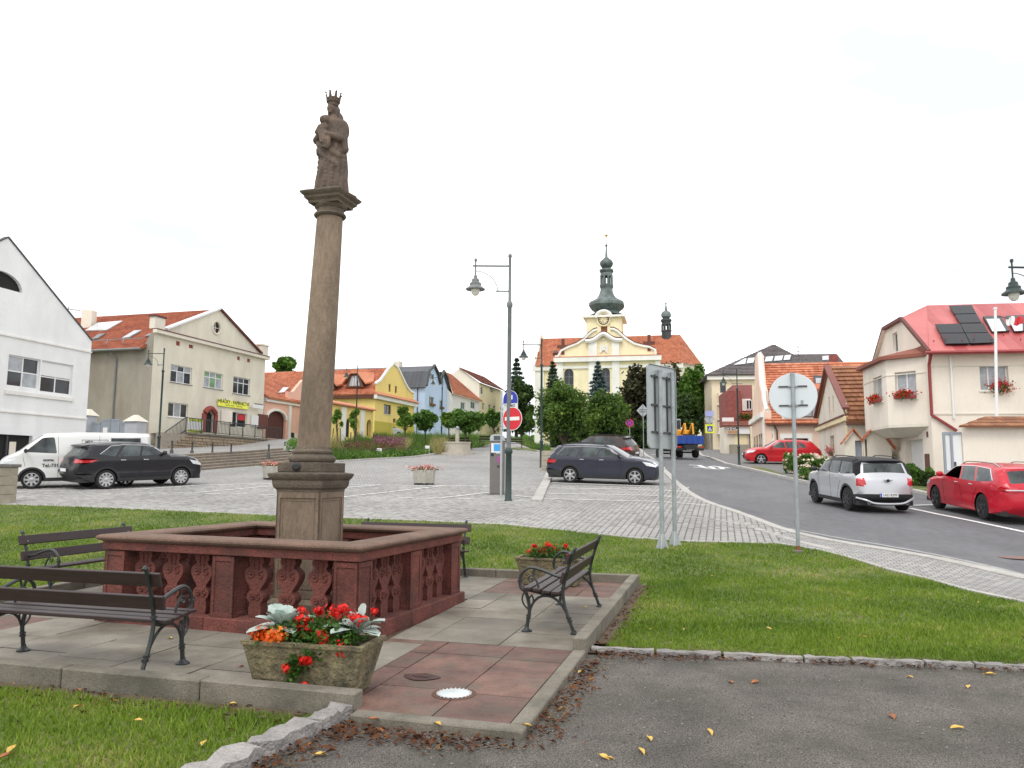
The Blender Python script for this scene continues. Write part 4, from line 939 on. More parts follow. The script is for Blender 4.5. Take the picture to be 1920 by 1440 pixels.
def text_obj(s, size, M_, m, parent, name='lettering', ext=.002, align='CENTER', bold=0.0):
 c = bpy.data.curves.new(name, 'FONT'); c.body = s; c.size = size; c.extrude = ext; c.align_x = align; c.align_y = 'CENTER'; c.offset = bold
 o = bpy.data.objects.new('tmp', c); COL.objects.link(o); dg = bpy.context.evaluated_depsgraph_get(); me = bpy.data.meshes.new_from_object(o.evaluated_get(dg)); bpy.data.objects.remove(o)
 me.transform(M_ if parent is None else MW[parent].inverted() @ M_); me.materials.clear(); me.materials.append(m); me.name = name
 q = bpy.data.objects.new(name, me); COL.objects.link(q)
 if parent is not None: q.parent = parent
 return q
PROF = {
 'wagon': [(.035, .15), (.0, .27), (-.002, .45), (.010, .60), (.028, .69), (.082, .90), (.10, .955), (.20, .99), (.35, 1.0), (.50, .985), (.575, .95), (.715, .715), (.76, .695), (.86, .655), (.935, .59), (.985, .49), (1.0, .38), (.99, .23), (.965, .15)],
 'suv': [(.05, .20), (.004, .30), (.0, .47), (.018, .60), (.036, .70), (.095, .885), (.065, .93), (.13, .965), (.22, .99), (.38, 1.0), (.50, .98), (.565, .94), (.70, .745), (.76, .72), (.87, .68), (.945, .60), (.985, .50), (1, .38), (.985, .24), (.96, .17)],
 'mini': [(.05, .19), (.002, .27), (.0, .43), (.012, .58), (.03, .67), (.072, .90), (.055, .945), (.11, .975), (.2, .99), (.4, 1.0), (.55, .98), (.635, .94), (.745, .715), (.79, .70), (.90, .66), (.962, .59), (.99, .46), (1, .33), (.985, .22), (.96, .17)],
 'van': [(.02, .14), (0, .24), (0, .55), (.004, .90), (.015, .965), (.05, .985), (.4, 1.0), (.66, .985), (.735, .95), (.885, .66), (.935, .60), (.975, .53), (.995, .42), (1, .27), (.985, .14)],
 'hatch': [(.04, .16), (.004, .28), (.0, .46), (.02, .60), (.04, .68), (.12, .91), (.15, .955), (.25, .99), (.38, 1.0), (.50, .985), (.575, .95), (.72, .70), (.77, .68), (.87, .64), (.94, .57), (.985, .47), (1, .36), (.99, .23), (.965, .15)],
}
WIN = {
 'wagon': [[(.672, .712), (.582, .905), (.502, .935), (.478, .690)], [(.462, .690), (.486, .938), (.34, .95), (.298, .685)], [(.280, .685), (.318, .948), (.17, .925), (.108, .725)]],
 'suv': [[(.655, .735), (.575, .895), (.500, .925), (.475, .705)], [(.458, .700), (.482, .93), (.36, .94), (.292, .695)], [(.277, .70), (.335, .938), (.25, .915), (.165, .745)]],
 'mini': [[(.70, .705), (.635, .895), (.52, .925), (.50, .69)], [(.485, .69), (.505, .927), (.335, .935), (.305, .685)], [(.285, .685), (.315, .935), (.135, .92), (.085, .71)]],
 'van': [[(.845, .66), (.735, .915), (.66, .925), (.64, .63)]],
 'hatch': [[(.675, .70), (.585, .905), (.502, .935), (.478, .685)], [(.462, .685), (.486, .938), (.34, .94), (.285, .68)], [(.27, .685), (.318, .925), (.255, .895), (.205, .72)]],
}
WSH = {'wagon': (.588, .705), 'suv': (.575, .69), 'mini': (.645, .735), 'van': (.745, .875), 'hatch': (.588, .71)}
def make_car(style, L, W, Hc, fo, wb, r, body, label, cat='car', name='parked_car', rim='spoke', rimm=None, clad=False, chrome=False, rails=None, roofm=None, tails=None, plate=None, group='cars in the square', openwin=False, rearwin=True, tumble=None, spokes=5):
 t = thing(name, label, cat, group=group)
 rimm = rimm or m_rimS; pf = [Vector((x * L, z * Hc)) for x, z in PROF[style]]
 prof = [Vector((p[0], p[1])) for p in smoothline([Vector((p.x, p.y, 0)) for p in pf], 4)]
 prof = [Vector((p[0], p[1])) for p in prof]
 xr, xf = L - fo - wb, L - fo; ra = r * 1.13; zb = .14 * Hc if style != 'suv' else .17 * Hc
 zb = max(zb, .20)
 def arc(xc):  # from front side to rear side
  a0 = math.asin(min((r - zb) / ra, .99)); pts = []
  for i in range(15): a = -a0 + (math.pi + 2 * a0) * i / 14; pts.append(Vector((xc + ra * math.cos(a), r + ra * math.sin(a))))
  return pts
 prof[0].y = zb; prof[-1].y = zb
 outer = prof + arc(xf) + arc(xr)
 tb = tumble if tumble is not None else {'van': .10}.get(style, .19)
 PA = np.array([(p.x, p.y) for p in prof])
 def dist(P):
  A = PA[:-1]; B = PA[1:]; d = B - A; L2 = (d ** 2).sum(1) + 1e-9; w_ = P[:, None] - A[None]; tt = np.clip((w_ * d[None]).sum(2) / L2, 0, 1); q = A[None] + tt[..., None] * d[None]; return np.sqrt(((P[:, None] - q) ** 2).sum(2)).min(1)
 def wid(P):
  P = np.atleast_2d(np.asarray(P, float)); x, z = P[:, 0], P[:, 1] / Hc; te = np.clip((np.abs(x - L / 2) - (L / 2 - .8)) / .8, 0, 1); hw = W / 2 * (1 - .15 * te ** 2.3)
  hw = hw - tb * np.clip((z - .66) / .34, 0, 1) ** 1.15 - .05 * np.clip((.36 - z) / .36, 0, 1) ** 1.5 + .012 * np.exp(-((z - .60) / .035) ** 2) - .012 * np.exp(-((z - .40) / .06) ** 2)
  rr = .11; d = np.clip(dist(P), 0, rr) / rr; return hw - rr * (1 - np.sqrt(np.clip(1 - (1 - d) ** 2, 0, 1)))
 wins = [[Vector((x * L, z * Hc)) for x, z in w_] for w_ in WIN[style]]
 loops = []; labs = []
 def rounded(poly, k=3, f=.16):
  o_ = []; n = len(poly)
  for i in range(n):
   a, b, c = poly[i - 1], poly[i], poly[(i + 1) % n]
   p0 = b.lerp(a, f * min(1, .35 / max((a - b).length, .01))); p1 = b.lerp(c, f * min(1, .35 / max((c - b).length, .01)))
   for j in range(k + 1): s_ = j / k; o_.append(p0.lerp(b, s_).lerp(b.lerp(p1, s_), s_))
  return o_
 for w_ in wins: loops.append(rounded(w_)); labs.append('side_window')
 hd = {'van': [(.90, .56), (.965, .53), (.985, .43), (.91, .44)]}.get(style, [(.865, .60), (.935, .565), (.985, .49), (.975, .46), (.90, .50)])
 tl = tails or [(.0, .62), (.105, .60), (.09, .52), (.0, .50)]
 loops.append([Vector((x * L, z * Hc)) for x, z in hd]); labs.append('headlight')
 loops.append([Vector((x * L, z * Hc)) for x, z in tl]); labs.append('taillight')
 if clad:
  for xc in (xf, xr):
   ro = ra + .07; a0 = math.asin(min((r - zb) / ro, .99)); loops.append([Vector((xc + ro * math.cos(a), r + ro * math.sin(a))) for a in np.linspace(-a0, math.pi + a0, 17)]); labs.append('arch_cladding')
  loops.append([Vector((xf - ra, zb - .01)), Vector((xf - ra, zb + .11)), Vector((xr + ra, zb + .11)), Vector((xr + ra, zb - .01))]); labs.append('sill_cladding')
  loops.append([Vector((-.02, zb - .02)), Vector((-.02, .34 * Hc)), Vector((xr - ra * .8, .32 * Hc)), Vector((xr - ra * .8, zb - .02))]); labs.append('rear_bumper')
 gx, gz = np.meshgrid(np.arange(0, L, .10), np.arange(zb, Hc, .075)); gp = np.stack([gx.ravel(), gz.ravel()], 1)
 op = [(p.x, p.y) for p in outer]; gp = gp[inpoly(gp, op)]; dd = dist(gp); gp = gp[dd > .035]
 lp2 = [(p.x, p.y) for p in prof]
 V2, F_ = cdt(op, [[(p.x, p.y) for p in l] for l in loops], gp.tolist())
 cen = V2[F_].mean(1); lab = np.array(['body'] * len(F_), object)
 for l, nm in zip(loops, labs):
  k = inpoly(cen, [(p.x, p.y) for p in l]) & (lab == 'body'); lab[k] = nm
 Wd = wid(V2); mats = {'body': body, 'side_window': m_glass, 'headlight': m_head, 'taillight': m_tail, 'arch_cladding': m_black, 'sill_cladding': m_black, 'rear_bumper': m_black}
 pw = wid(PA); tn = np.array([-1, -.97, -.90, -.72, -.5, -.25, 0, .25, .5, .72, .90, .97, 1]); npf = len(PA)
 tang = np.gradient(PA, axis=0); nrm = np.stack([-tang[:, 1], tang[:, 0]], 1); nrm /= np.linalg.norm(nrm, axis=1, keepdims=True) + 1e-9
 if (PA[npf // 2] + nrm[npf // 2])[1] < PA[npf // 2][1]: nrm = -nrm
 bulge = .03 + .07 * np.clip(np.abs(nrm[:, 0]) - .5, 0, 1) * 1.4; cv = (1 - np.abs(tn) ** 2.4)
 TX = PA[:, None, 0] + nrm[:, None, 0] * bulge[:, None] * cv[None]; TZ = PA[:, None, 1] + nrm[:, None, 1] * bulge[:, None] * cv[None]; TY = pw[:, None] * tn[None]
 TV = np.stack([TX - L / 2, TY, TZ], 2).reshape(-1, 3); nt_ = len(tn)
 ws0, ws1 = WSH[style]; TF = {}
 for i in range(npf - 1):
  xm, zm = (PA[i] + PA[i + 1]) / 2 / np.array([L, Hc])
  for j in range(nt_ - 1):
   tm = abs(tn[j] + tn[j + 1]) / 2; nm = 'body'
   if ws0 < xm < ws1 and tm < .935 and zm > .6: nm = 'windshield'
   elif rearwin and xm < .14 and .705 < zm < .905 and tm < .90: nm = 'rear_window'
   elif xm > .86 and (.50 if style != 'van' else .44) < zm < .575 and tm > .62: nm = 'headlight'
   elif xm > .95 and .26 < zm < .46 and tm < .62: nm = 'grille'
   elif xm < .1 and tl[2][1] - .0 < zm < tl[0][1] + .01 and tm > (.85 if style == 'mini' else .72): nm = 'taillight'
   elif clad and xm < .07 and zm < .34: nm = 'rear_bumper'
   if roofm and nm == 'body' and zm > .925: nm = 'roof'
   TF.setdefault(nm, []).append((i * nt_ + j, i * nt_ + j + 1, (i + 1) * nt_ + j + 1, (i + 1) * nt_ + j))
 mats.update({'windshield': m_glass, 'rear_window': m_glass, 'grille': m_black, 'roof': roofm})
 if roofm:
  k = (lab == 'body') & (cen[:, 1] > .925 * Hc); lab[k] = 'roof'; k = (lab == 'body') & (cen[:, 1] > .70 * Hc) & (cen[:, 0] < .73 * L) ; lab[k] = 'roof'
 for nm in dict.fromkeys(list(lab) + list(TF)):
  parts = []
  for sgn in (1, -1):
   k = lab == nm
   if k.any():
    if nm == 'side_window':
     for l in loops[:len(wins)]:
      kk = k & inpoly(cen, [(p.x, p.y) for p in l])
      if openwin and sgn == 1 and l is loops[0]: continue
      V3 = np.column_stack([V2[:, 0] - L / 2, Wd * sgn, V2[:, 1]]); u_, inv = np.unique(F_[kk].ravel(), return_inverse=True); f_ = inv.reshape(-1, 3)
      mb = MB(); mb.v = [tuple(p) for p in V3[u_]]; mb.f = [tuple(f) if sgn < 0 else tuple(f[::-1]) for f in f_]; mb.build('side_window', m_glass, t, smooth='all', world=0, recalc=0)
     continue
    V3 = np.column_stack([V2[:, 0] - L / 2, Wd * sgn, V2[:, 1]]); parts.append((V3, [tuple(f) for f in F_[k]]))
  if nm == 'side_window': continue
  if nm in ('headlight', 'taillight'):
   for sgn in (1, -1):
    mb = MB(); k = lab == nm; mb.add(np.column_stack([V2[:, 0] - L / 2, Wd * sgn, V2[:, 1]]), [tuple(f) for f in F_[k]])
    mb.add(TV, [f for f in TF.get(nm, []) if TV[f[0]][1] * sgn > 0]); o = mb.build(nm, mats[nm], t, smooth='all', world=0, weld=True); clean(o)
   continue
  if nm == 'arch_cladding':
   for (v_, f_) in parts:
    for hf in (0, 1): mb = MB(); mb.add(v_, [f for f in f_ if (v_[f[0]][0] > 0) == bool(hf)]); o = mb.build(nm, m_black, t, world=0); clean(o)
   continue
  mb = MB()
  for v_, f_ in parts: mb.add(v_, f_)
  if nm in TF: mb.add(TV, TF[nm])
  o = mb.build(nm, mats[nm], t, smooth='all', world=0, weld=True); clean(o)
 for xc in (xf, xr):
  for sgn in (1, -1):
   a = arc(xc); mb = MB(); y0 = sgn * (W / 2 - .06); y1 = sgn * (W / 2 - .34)
   for p in a: mb.v += [(p.x - L / 2, y0, p.y), (p.x - L / 2, y1, p.y)]
   for i in range(len(a) - 1): mb.f.append((2 * i, 2 * i + 1, 2 * i + 3, 2 * i + 2))
   mb.f.append(tuple(range(1, 2 * len(a), 2))); mb.build('arch_liner', m_black, t, world=0)
 mb = MB(); mb.box(-L / 2 + .25, L / 2 - .25, -W / 2 + .36, W / 2 - .36, zb - .03, zb + .25)
 for a_, b_ in ((xr + ra + .02, xf - ra - .02), (.12, xr - ra - .02), (xf + ra + .02, L - .14)): mb.box(a_ - L / 2, b_ - L / 2, -W / 2 + .09, W / 2 - .09, zb - .02, zb + .12)
 mb.build('underbody', m_black, t, world=0)
 R90 = Matrix.Rotation(math.pi / 2, 3, 'X')
 mb = MB(); mb.lathe([(r * .64, -.105), (r * .90, -.112), (r * .985, -.09), (r, -.05), (r, .05), (r * .985, .09), (r * .90, .112), (r * .64, .105)], n=28, m=R90, cap=True)
 tw = mb.build('wheel', m_tyre, t, smooth=1, world=0)
 mb = MB(); mb.lathe([(r * .70, .102), (r * .715, .118), (r * .66, .120), (r * .63, .085), (r * .60, .06), (.02, .055)], n=28, m=R90, cap=0)
 for i in range(spokes):
  for d_ in ((-.11, .11) if rim == 'double' else (0,)):
   Q = Matrix.Rotation(2 * math.pi * i / spokes + d_, 4, 'Y'); w0 = .022 if rim == 'double' else .042
   mb.hexa([Q @ Vector((-w0, -.075, .04)), Q @ Vector((w0, -.075, .04)), Q @ Vector((w0, -.115, .04)), Q @ Vector((-w0, -.115, .04))], [Q @ Vector((-w0 * .75, -.075, r * .68)), Q @ Vector((w0 * .75, -.075, r * .68)), Q @ Vector((w0 * .75, -.122, r * .68)), Q @ Vector((-w0 * .75, -.122, r * .68))])
 mb.lathe([(.075, .07), (.075, .118), (.05, .126), (0, .127)], n=12, m=R90, cap=0)
 rm = mb.build('rim', rimm, tw, smooth=1, world=0)
 mb = MB(); mb.lathe([(r * .63, .062), (.0, .060)], n=20, m=R90, cap=0); bk = mb.build('brake_disc', m_black, tw, world=0)
 first = True
 for xc in (xf, xr):
  for sgn in (-1, 1):
   if first: q = tw; first = False
   else:
    q = tw.copy(); COL.objects.link(q); q.parent = t
    for c in (rm, bk): c2 = c.copy(); COL.objects.link(c2); c2.parent = q
   q.location = (xc - L / 2, sgn * (W / 2 - .13), r); q.rotation_euler = (0, random.uniform(0, 1) * 0, 0 if sgn < 0 else math.pi)
 for sgn in (1, -1):
  bz = WIN[style][0][0][1] * Hc; xm = WIN[style][0][0][0] * L - L / 2 - .05; yy = float(wid([[xm + L / 2, bz]])[0]) * sgn
  mb = MB(); mb.lathe([(.0, -.10), (.065, -.085), (.085, -.02), (.08, .05), (.03, .085), (0, .09)], c=(xm + .02, yy + sgn * .15, bz + .05), n=10, m=Matrix.Rotation(math.pi / 2, 3, 'X') @ Matrix.Diagonal((.75, .95, 1.15)), cap=0); mb.bar((xm + .02, yy, bz + .0), (xm + .02, yy + sgn * .12, bz + .03), .05); mb.build('mirror', m_black if (clad or style == 'van') else body, t, smooth=1, world=0)
  if style != 'van':
   for xh in (.49, .315):
    x_ = xh * L; z_ = .62 * Hc; y_ = float(wid([[x_, z_]])[0]) * sgn; mb = MB(); mb.box(x_ - L / 2 - .0, x_ - L / 2 + .19, y_ - .02, y_ + .02, z_ - .014, z_ + .014); mb.build('door_handle', m_chrome if chrome else body, t, world=0, bevel=.008)
  seams = [[(.700, .70), (.692, .45), (.672, .20)], [(.470, .69), (.468, .45), (.452, .20)], [(.285, .68), (.275, .55), (.315, .42), (.335, .20)]] if style != 'van' else [[(.86, .62), (.84, .40), (.80, .2)], [(.635, .95), (.63, .5), (.63, .2)], [(.36, .95), (.36, .2)]]
  mb = MB()
  for sm_ in seams:
   pts = densify([Vector((x * L, z * Hc)) for x, z in sm_], .12, False); pts = [p for p in pts if inpoly(np.array([p]), op)[0]]
   if len(pts) < 2: continue
   yw = wid(np.array(pts)); mb.tube([(p[0] - L / 2, sgn * (y + .0005), p[1]) for p, y in zip(pts, yw)], .005, 4)
  o = mb.build('door_seam', m_ink, t, world=0); o['kind'] = 'stuff'
  if chrome:
   mb = MB(); top = [w_ for w_ in wins]; ch = [top[0][0], top[0][1], top[0][2], top[1][2], top[-1][1 if len(top) < 3 else 1], top[-1][2], top[-1][3]]
   pts = densify([(p.x, p.y + .012) for p in ch], .08, False); yw = wid(np.array(pts)); mb.tube([(p[0] - L / 2, sgn * (y + .004), p[1]) for p, y in zip(pts, yw)], .013, 5); mb.build('chrome_strip', m_chrome, t, smooth=1, world=0)
  if rails:
   mb = MB(); pts = [Vector((x * L - L / 2, sgn * (W / 2 - tb - .10), 0)) for x in np.linspace(.13, .56, 9)]; pz = [np.interp(p.x + L / 2, *zip(*sorted([(q.x, q.y) for q in prof[len(prof) // 4:] if q.y > .9 * Hc]))) for p in pts]
   for i, p in enumerate(pts): p.z = pz[i] + (.055 if 0 < i < 8 else .0)
   mb.tube(smoothline(pts, 2), .015, 5); mb.build('roof_rail', rails, t, smooth=1, world=0)
 def plate_at(front):
  z = .40 * Hc if front else (.42 if clad or style == 'mini' else .56) * Hc
  if plate and len(plate) > 1 and not front: z = plate[1] * Hc
  x = np.interp(z, [p.y for p in (prof[::-1] if front else prof) if (p.x > L * .8 if front else p.x < L * .1)], [p.x for p in (prof[::-1] if front else prof) if (p.x > L * .8 if front else p.x < L * .1)]) - L / 2
  sg = 1 if front else -1; x += sg * .115
  mb = MB(); mb.box(x - .012, x + .012, -.26, .26, z - .055, z + .055); o = mb.build('number_plate', m_plate, t, world=0)
  mb = MB(); mb.box(x - .0135, x + .0135, (.215 if not front else -.258), (.258 if not front else -.215), z - .053, z + .053); mb.build('plate_band', mat('plate_blue', (.02, .06, .45), .5, 0), o, world=0)
  Mx = Matrix.Translation((x + sg * .014, -.02, z)) @ Matrix.Rotation(math.pi / 2 * sg, 4, 'Z') @ Matrix.Rotation(math.pi / 2, 4, 'X'); text_obj(plate[0] if plate else '', .10, MW[t] @ Mx, m_ink, t) if plate and plate[0] else None
 plate_at(False)
 if style != 'mini': plate_at(True)
 return t
def clean(o):
 bm = bmesh.new(); bm.from_mesh(o.data); bmesh.ops.delete(bm, geom=[v for v in bm.verts if not v.link_faces], context='VERTS'); bm.to_mesh(o.data); bm.free()
 o.data.polygons.foreach_set('use_smooth', [True] * len(o.data.polygons)); o.data.set_sharp_from_angle(angle=math.radians(32))
def park(t, L, W, fo, wb, rear_px, front_px, side, keep=None, anchor='mid'):
 """side=-1: the car's right-hand wheels are the visible ones, +1: its left-hand wheels"""
 a = G(*rear_px); b = G(*front_px); d = Vector((b.x - a.x, b.y - a.y)); ang = keep if keep is not None else math.atan2(d.y, d.x)
 ex = Vector((math.cos(ang), math.sin(ang))); ey = Vector((-ex.y, ex.x)); mid = (Vector(((a.x + b.x) / 2, (a.y + b.y) / 2)) if anchor == 'mid' else (b.xy - ex * wb / 2 if anchor == 'front' else a.xy + ex * wb / 2)) - ey * side * (W / 2 - .13)
 cx = mid + ex * ((L / 2) - (L - fo - wb / 2))     # centre of the body
 def hh(x, y): p = mid + ex * x + ey * y; return hz(p.x, p.y) + .028
 zf, zr = hh(wb / 2, 0), hh(-wb / 2, 0); zl, zr_ = hh(0, W / 2), hh(0, -W / 2)
 pitch = -math.atan2(zf - zr, wb); roll = math.atan2(zl - zr_, W)
 t.location = (cx.x, cx.y, (zf + zr) / 2 + (zf - zr) / wb * ((L / 2) - (L - fo - wb / 2)) * -0); t.rotation_euler = (roll, pitch, ang)
 MW[t] = Matrix.Translation(t.location) @ t.rotation_euler.to_matrix().to_4x4()
 print(t['label'][:40], 'wheelbase seen', round(d.length, 2), 'want', wb, 'pos', tuple(round(c, 1) for c in t.location), 'ang', round(math.degrees(ang)))
c = make_car('suv', 4.62, 1.88, 1.66, .92, 2.71, .345, paint('paint_black', (.010, .009, .013)), 'black SUV parked beside the white van on the left of the square', chrome=True, spokes=10, clad=True, tails=[(.0, .645), (.155, .635), (.10, .575), (.0, .565)], rails=None)
park(c, 4.62, 1.88, .92, 2.71, (195, 919), (337, 912), -1)
c = make_car('wagon', 4.78, 1.82, 1.60, .95, 2.745, .335, paint('paint_anthracite', (.030, .033, .050)), 'dark blue-grey estate car with roof rails parked in the sett-paved bay', spokes=6, chrome=True, rails=m_black, clad=True)
park(c, 4.78, 1.82, .95, 2.745, (1069, 906), (1192, 910), -1)
c = make_car('mini', 4.11, 1.79, 1.56, .78, 2.595, .345, paint('paint_silver', (.52, .53, .55), .35, .3), 'silver compact crossover with a black roof driving away up the road', name='driving_car', rimm=m_rimD, clad=True, roofm=mat('roof_black', (.012, .012, .014), .5, 0, spec=.15), tails=[(.0, .635), (.042, .63), (.045, .49), (.0, .48)], plate=('1AD 8299', .33), rails=m_black, spokes=8)
park(c, 4.11, 1.79, .78, 2.595, (1594, 958), (1533, 944), 1, None); CMINI = c
c = make_car('wagon', 4.86, 1.86, 1.48, .93, 2.84, .345, paint('paint_red', (.50, .008, .025)), 'bright red estate car with a driver at the right edge of the picture', rimm=m_rimD, chrome=True, rails=m_chrome, openwin=True, tails=[(.0, .62), (.06, .60), (.05, .55), (.0, .55)], spokes=5)
park(c, 4.86, 1.86, .93, 2.84, (1850, 976), (1761, 955), 1); CRED = c
c = make_car('hatch', 4.36, 1.82, 1.47, .88, 2.65, .325, paint('paint_red2', (.52, .012, .02)), 'red hatchback parked on the pavement before the pink gabled house', spokes=5)
park(c, 4.36, 1.82, .88, 2.65, (1497, 876), (1427, 872), 1, math.radians(170), 'front')
c = make_car('suv', 4.70, 1.88, 1.70, .90, 2.70, .36, paint('paint_brown', (.045, .032, .028)), 'dark brown SUV parked behind the blue-grey estate car', clad=True, spokes=5, rails=m_black)
park(c, 4.70, 1.88, .90, 2.70, (1148, 873), (1092, 866), 1, math.radians(150), 'rear')
c = make_car('wagon', 4.30, 1.72, 1.45, .85, 2.6, .30, paint('paint_lightsilver', (.55, .56, .57), .2, .35), 'light silver estate car parked beyond the planted bed by the yellow house', spokes=5)
park(c, 4.30, 1.72, .85, 2.6, (712, 821), (748, 818), -1, math.radians(52), 'rear')
c = make_car('van', 4.81, 1.90, 1.98, .98, 3.0, .33, paint('paint_white', (.72, .72, .70)), 'white delivery van with a black front bumper standing behind the black SUV', cat='van', name='delivery_van', rearwin=False, clad=True, spokes=8)
park(c, 4.81, 1.90, .98, 3.0, (200, 905), (58, 918), 1, math.radians(-149), 'front'); CVAN = c
def car_lettering():
 M0 = MW[CVAN]; y = .965
 def ML(x, z, yy=y): return M0 @ Matrix.Translation((x, yy, z)) @ Matrix.Rotation(math.pi, 4, 'Z') @ Matrix.Rotation(math.pi / 2, 4, 'X')
 text_obj('www.', .15, ML(.92, 1.02), m_ink, CVAN, bold=.004); text_obj('Tel.:731 8', .16, ML(.80, .82), m_ink, CVAN, bold=.004)
 mb = MB();
 for a, b, c_, d_ in ((-2.05, -1.05, 1.50, 1.80),): mb.box(a, b, .885, .90, c_, d_)
 mb.build('side_window', m_glass, CVAN, world=0)
 mb = MB(); a, b, c_, d_ = -.95, -.10, 1.56, 1.74; yy = .898
 mb.box(a, b, yy, yy + .006, c_, c_ + .012); mb.box(a, b, yy, yy + .006, d_ - .012, d_); mb.box(a, a + .012, yy, yy + .006, c_ + .012, d_ - .012); mb.box(b - .012, b, yy, yy + .006, c_ + .012, d_ - .012); mb.build('sign_frame', m_ink, CVAN, world=0)
 text_obj('MEX', .13, ML(-.33, 1.65, .905), m_ink, CVAN, bold=.004)
 mb = MB(); mb.box(-.25, .62, .955, .985, .60, .68); mb.build('side_strip', m_black, CVAN, world=0)
 mb = MB(); mb.box(2.0, 2.38, -.8, .8, .28, .62); mb.build('front_bumper', m_black, CVAN, world=0, bevel=.06)
 mb = MB(); x = -2.055 - .075; z = .93; R90y = Matrix.Rotation(-math.pi / 2, 3, 'Y'); mb.lathe([(.0, .0), (.045, .0), (.045, .02), (0, .022)], c=(x, 0, z), n=16, m=R90y)
 for s_ in (-1, 1):
  for k in range(3): mb.box(x - .012, x, s_ * .045, s_ * (.14 - k * .02), z + .016 - k * .016, z + .024 - k * .016) if s_ > 0 else mb.box(x - .012, x, -(.14 - k * .02), -.045, z + .016 - k * .016, z + .024 - k * .016)
 mb.build('badge', m_ink, CMINI, world=0)
 for s_ in (-1, 1):
  mb = MB(); mb.lathe([(.045, 0), (.05, .10), (.038, .10), (.035, .02)], c=(-2.02, s_ * .55, .29), n=12, m=R90y, cap=0); mb.build('exhaust', m_chrome, CMINI, world=0)
 mb = MB(); mb.tube(smoothline([Vector((-1.9, .84, .42)), Vector((-2.1, .62, .36)), Vector((-2.14, .35, .27)), Vector((-2.14, -.35, .27)), Vector((-2.1, -.62, .36)), Vector((-1.9, -.84, .42))], 4), .03, 6); mb.build('bumper_trim', MATS['paint_silver'], CMINI, smooth=1, world=0)
 for s_ in (-1, 1):
  mb = MB(); x = -2.43 - .055; mb.box(x, x + .03, *( (.40, .84) if s_ > 0 else (-.84, -.40)), .86, .89); mb.build('light_strip', m_head, CRED, world=0)
car_lettering()
def simple_person(label, M0, shirt):
 t = bpy.data.objects.new('person', None); COL.objects.link(t); t.matrix_world = M0; MW[t] = M0; tag(t, label, 'person')
 bm = bmesh.new()
 def ell(c, r): bmesh.ops.create_uvsphere(bm, u_segments=14, v_segments=10, radius=1, matrix=Matrix.Translation(c) @ Matrix.Diagonal((*r, 1)))
 def limb(a, b, r0, r1):
  for i in range(7): f = i / 6; ell(Vector(a).lerp(Vector(b), f), (r0 + (r1 - r0) * f,) * 3)
 ell((0, 0, .30), (.12, .19, .28)); ell((0, 0, .48), (.10, .21, .10)); limb((0, 0, .52), (.01, 0, .64), .06, .055); ell((.02, 0, .74), (.095, .075, .115)); ell((.115, 0, .735), (.02, .014, .02)); ell((.02, .078, .74), (.02, .012, .03)); ell((.02, -.078, .74), (.02, .012, .03))
 for s_ in (-1, 1): limb((0, s_ * .2, .47), (.10, s_ * .25, .24), .055, .045); limb((.10, s_ * .25, .24), (.38, s_ * .14, .34), .042, .032); limb((0, s_ * .1, .08), (.45, s_ * .13, .12), .09, .07); ell((.42, s_ * .13, .36), (.05, .03, .04))
 me = bpy.data.meshes.new('raw'); bm.to_mesh(me); bm.free(); o = bpy.data.objects.new('raw', me); COL.objects.link(o); md = o.modifiers.new('r', 'REMESH'); md.mode = 'VOXEL'; md.voxel_size = .016
 dg = bpy.context.evaluated_depsgraph_get(); me2 = bpy.data.meshes.new_from_object(o.evaluated_get(dg)); bpy.data.objects.remove(o); me2.materials.clear(); me2.materials.append(mat('skin', (.42, .24, .17), .6, .1)); me2.materials.append(shirt)
 me2.polygons.foreach_set('use_smooth', [True] * len(me2.polygons))
 for p in me2.polygons: p.material_index = 0 if (p.center.z > .56 or p.center.x > .36 and p.center.z > .3) else 1
 b = bpy.data.objects.new('body', me2); COL.objects.link(b); b.parent = t; MW[b] = M0
 mb = MB(); mb.lathe([(.085, -.02), (.10, .03), (.085, .08), (.04, .105), (0, .11)], c=(.005, 0, .765), n=14, cap=0); mb.build('hair', mat('grey_hair', (.20, .18, .16), .8, .2), t, smooth=1, world=0)
simple_person('driver in a dark top sitting behind the open window of the red estate car', MW[CRED] @ Matrix.Translation((.12, .36, .38)), mat('dark_shirt', (.05, .05, .06), .8, .1))
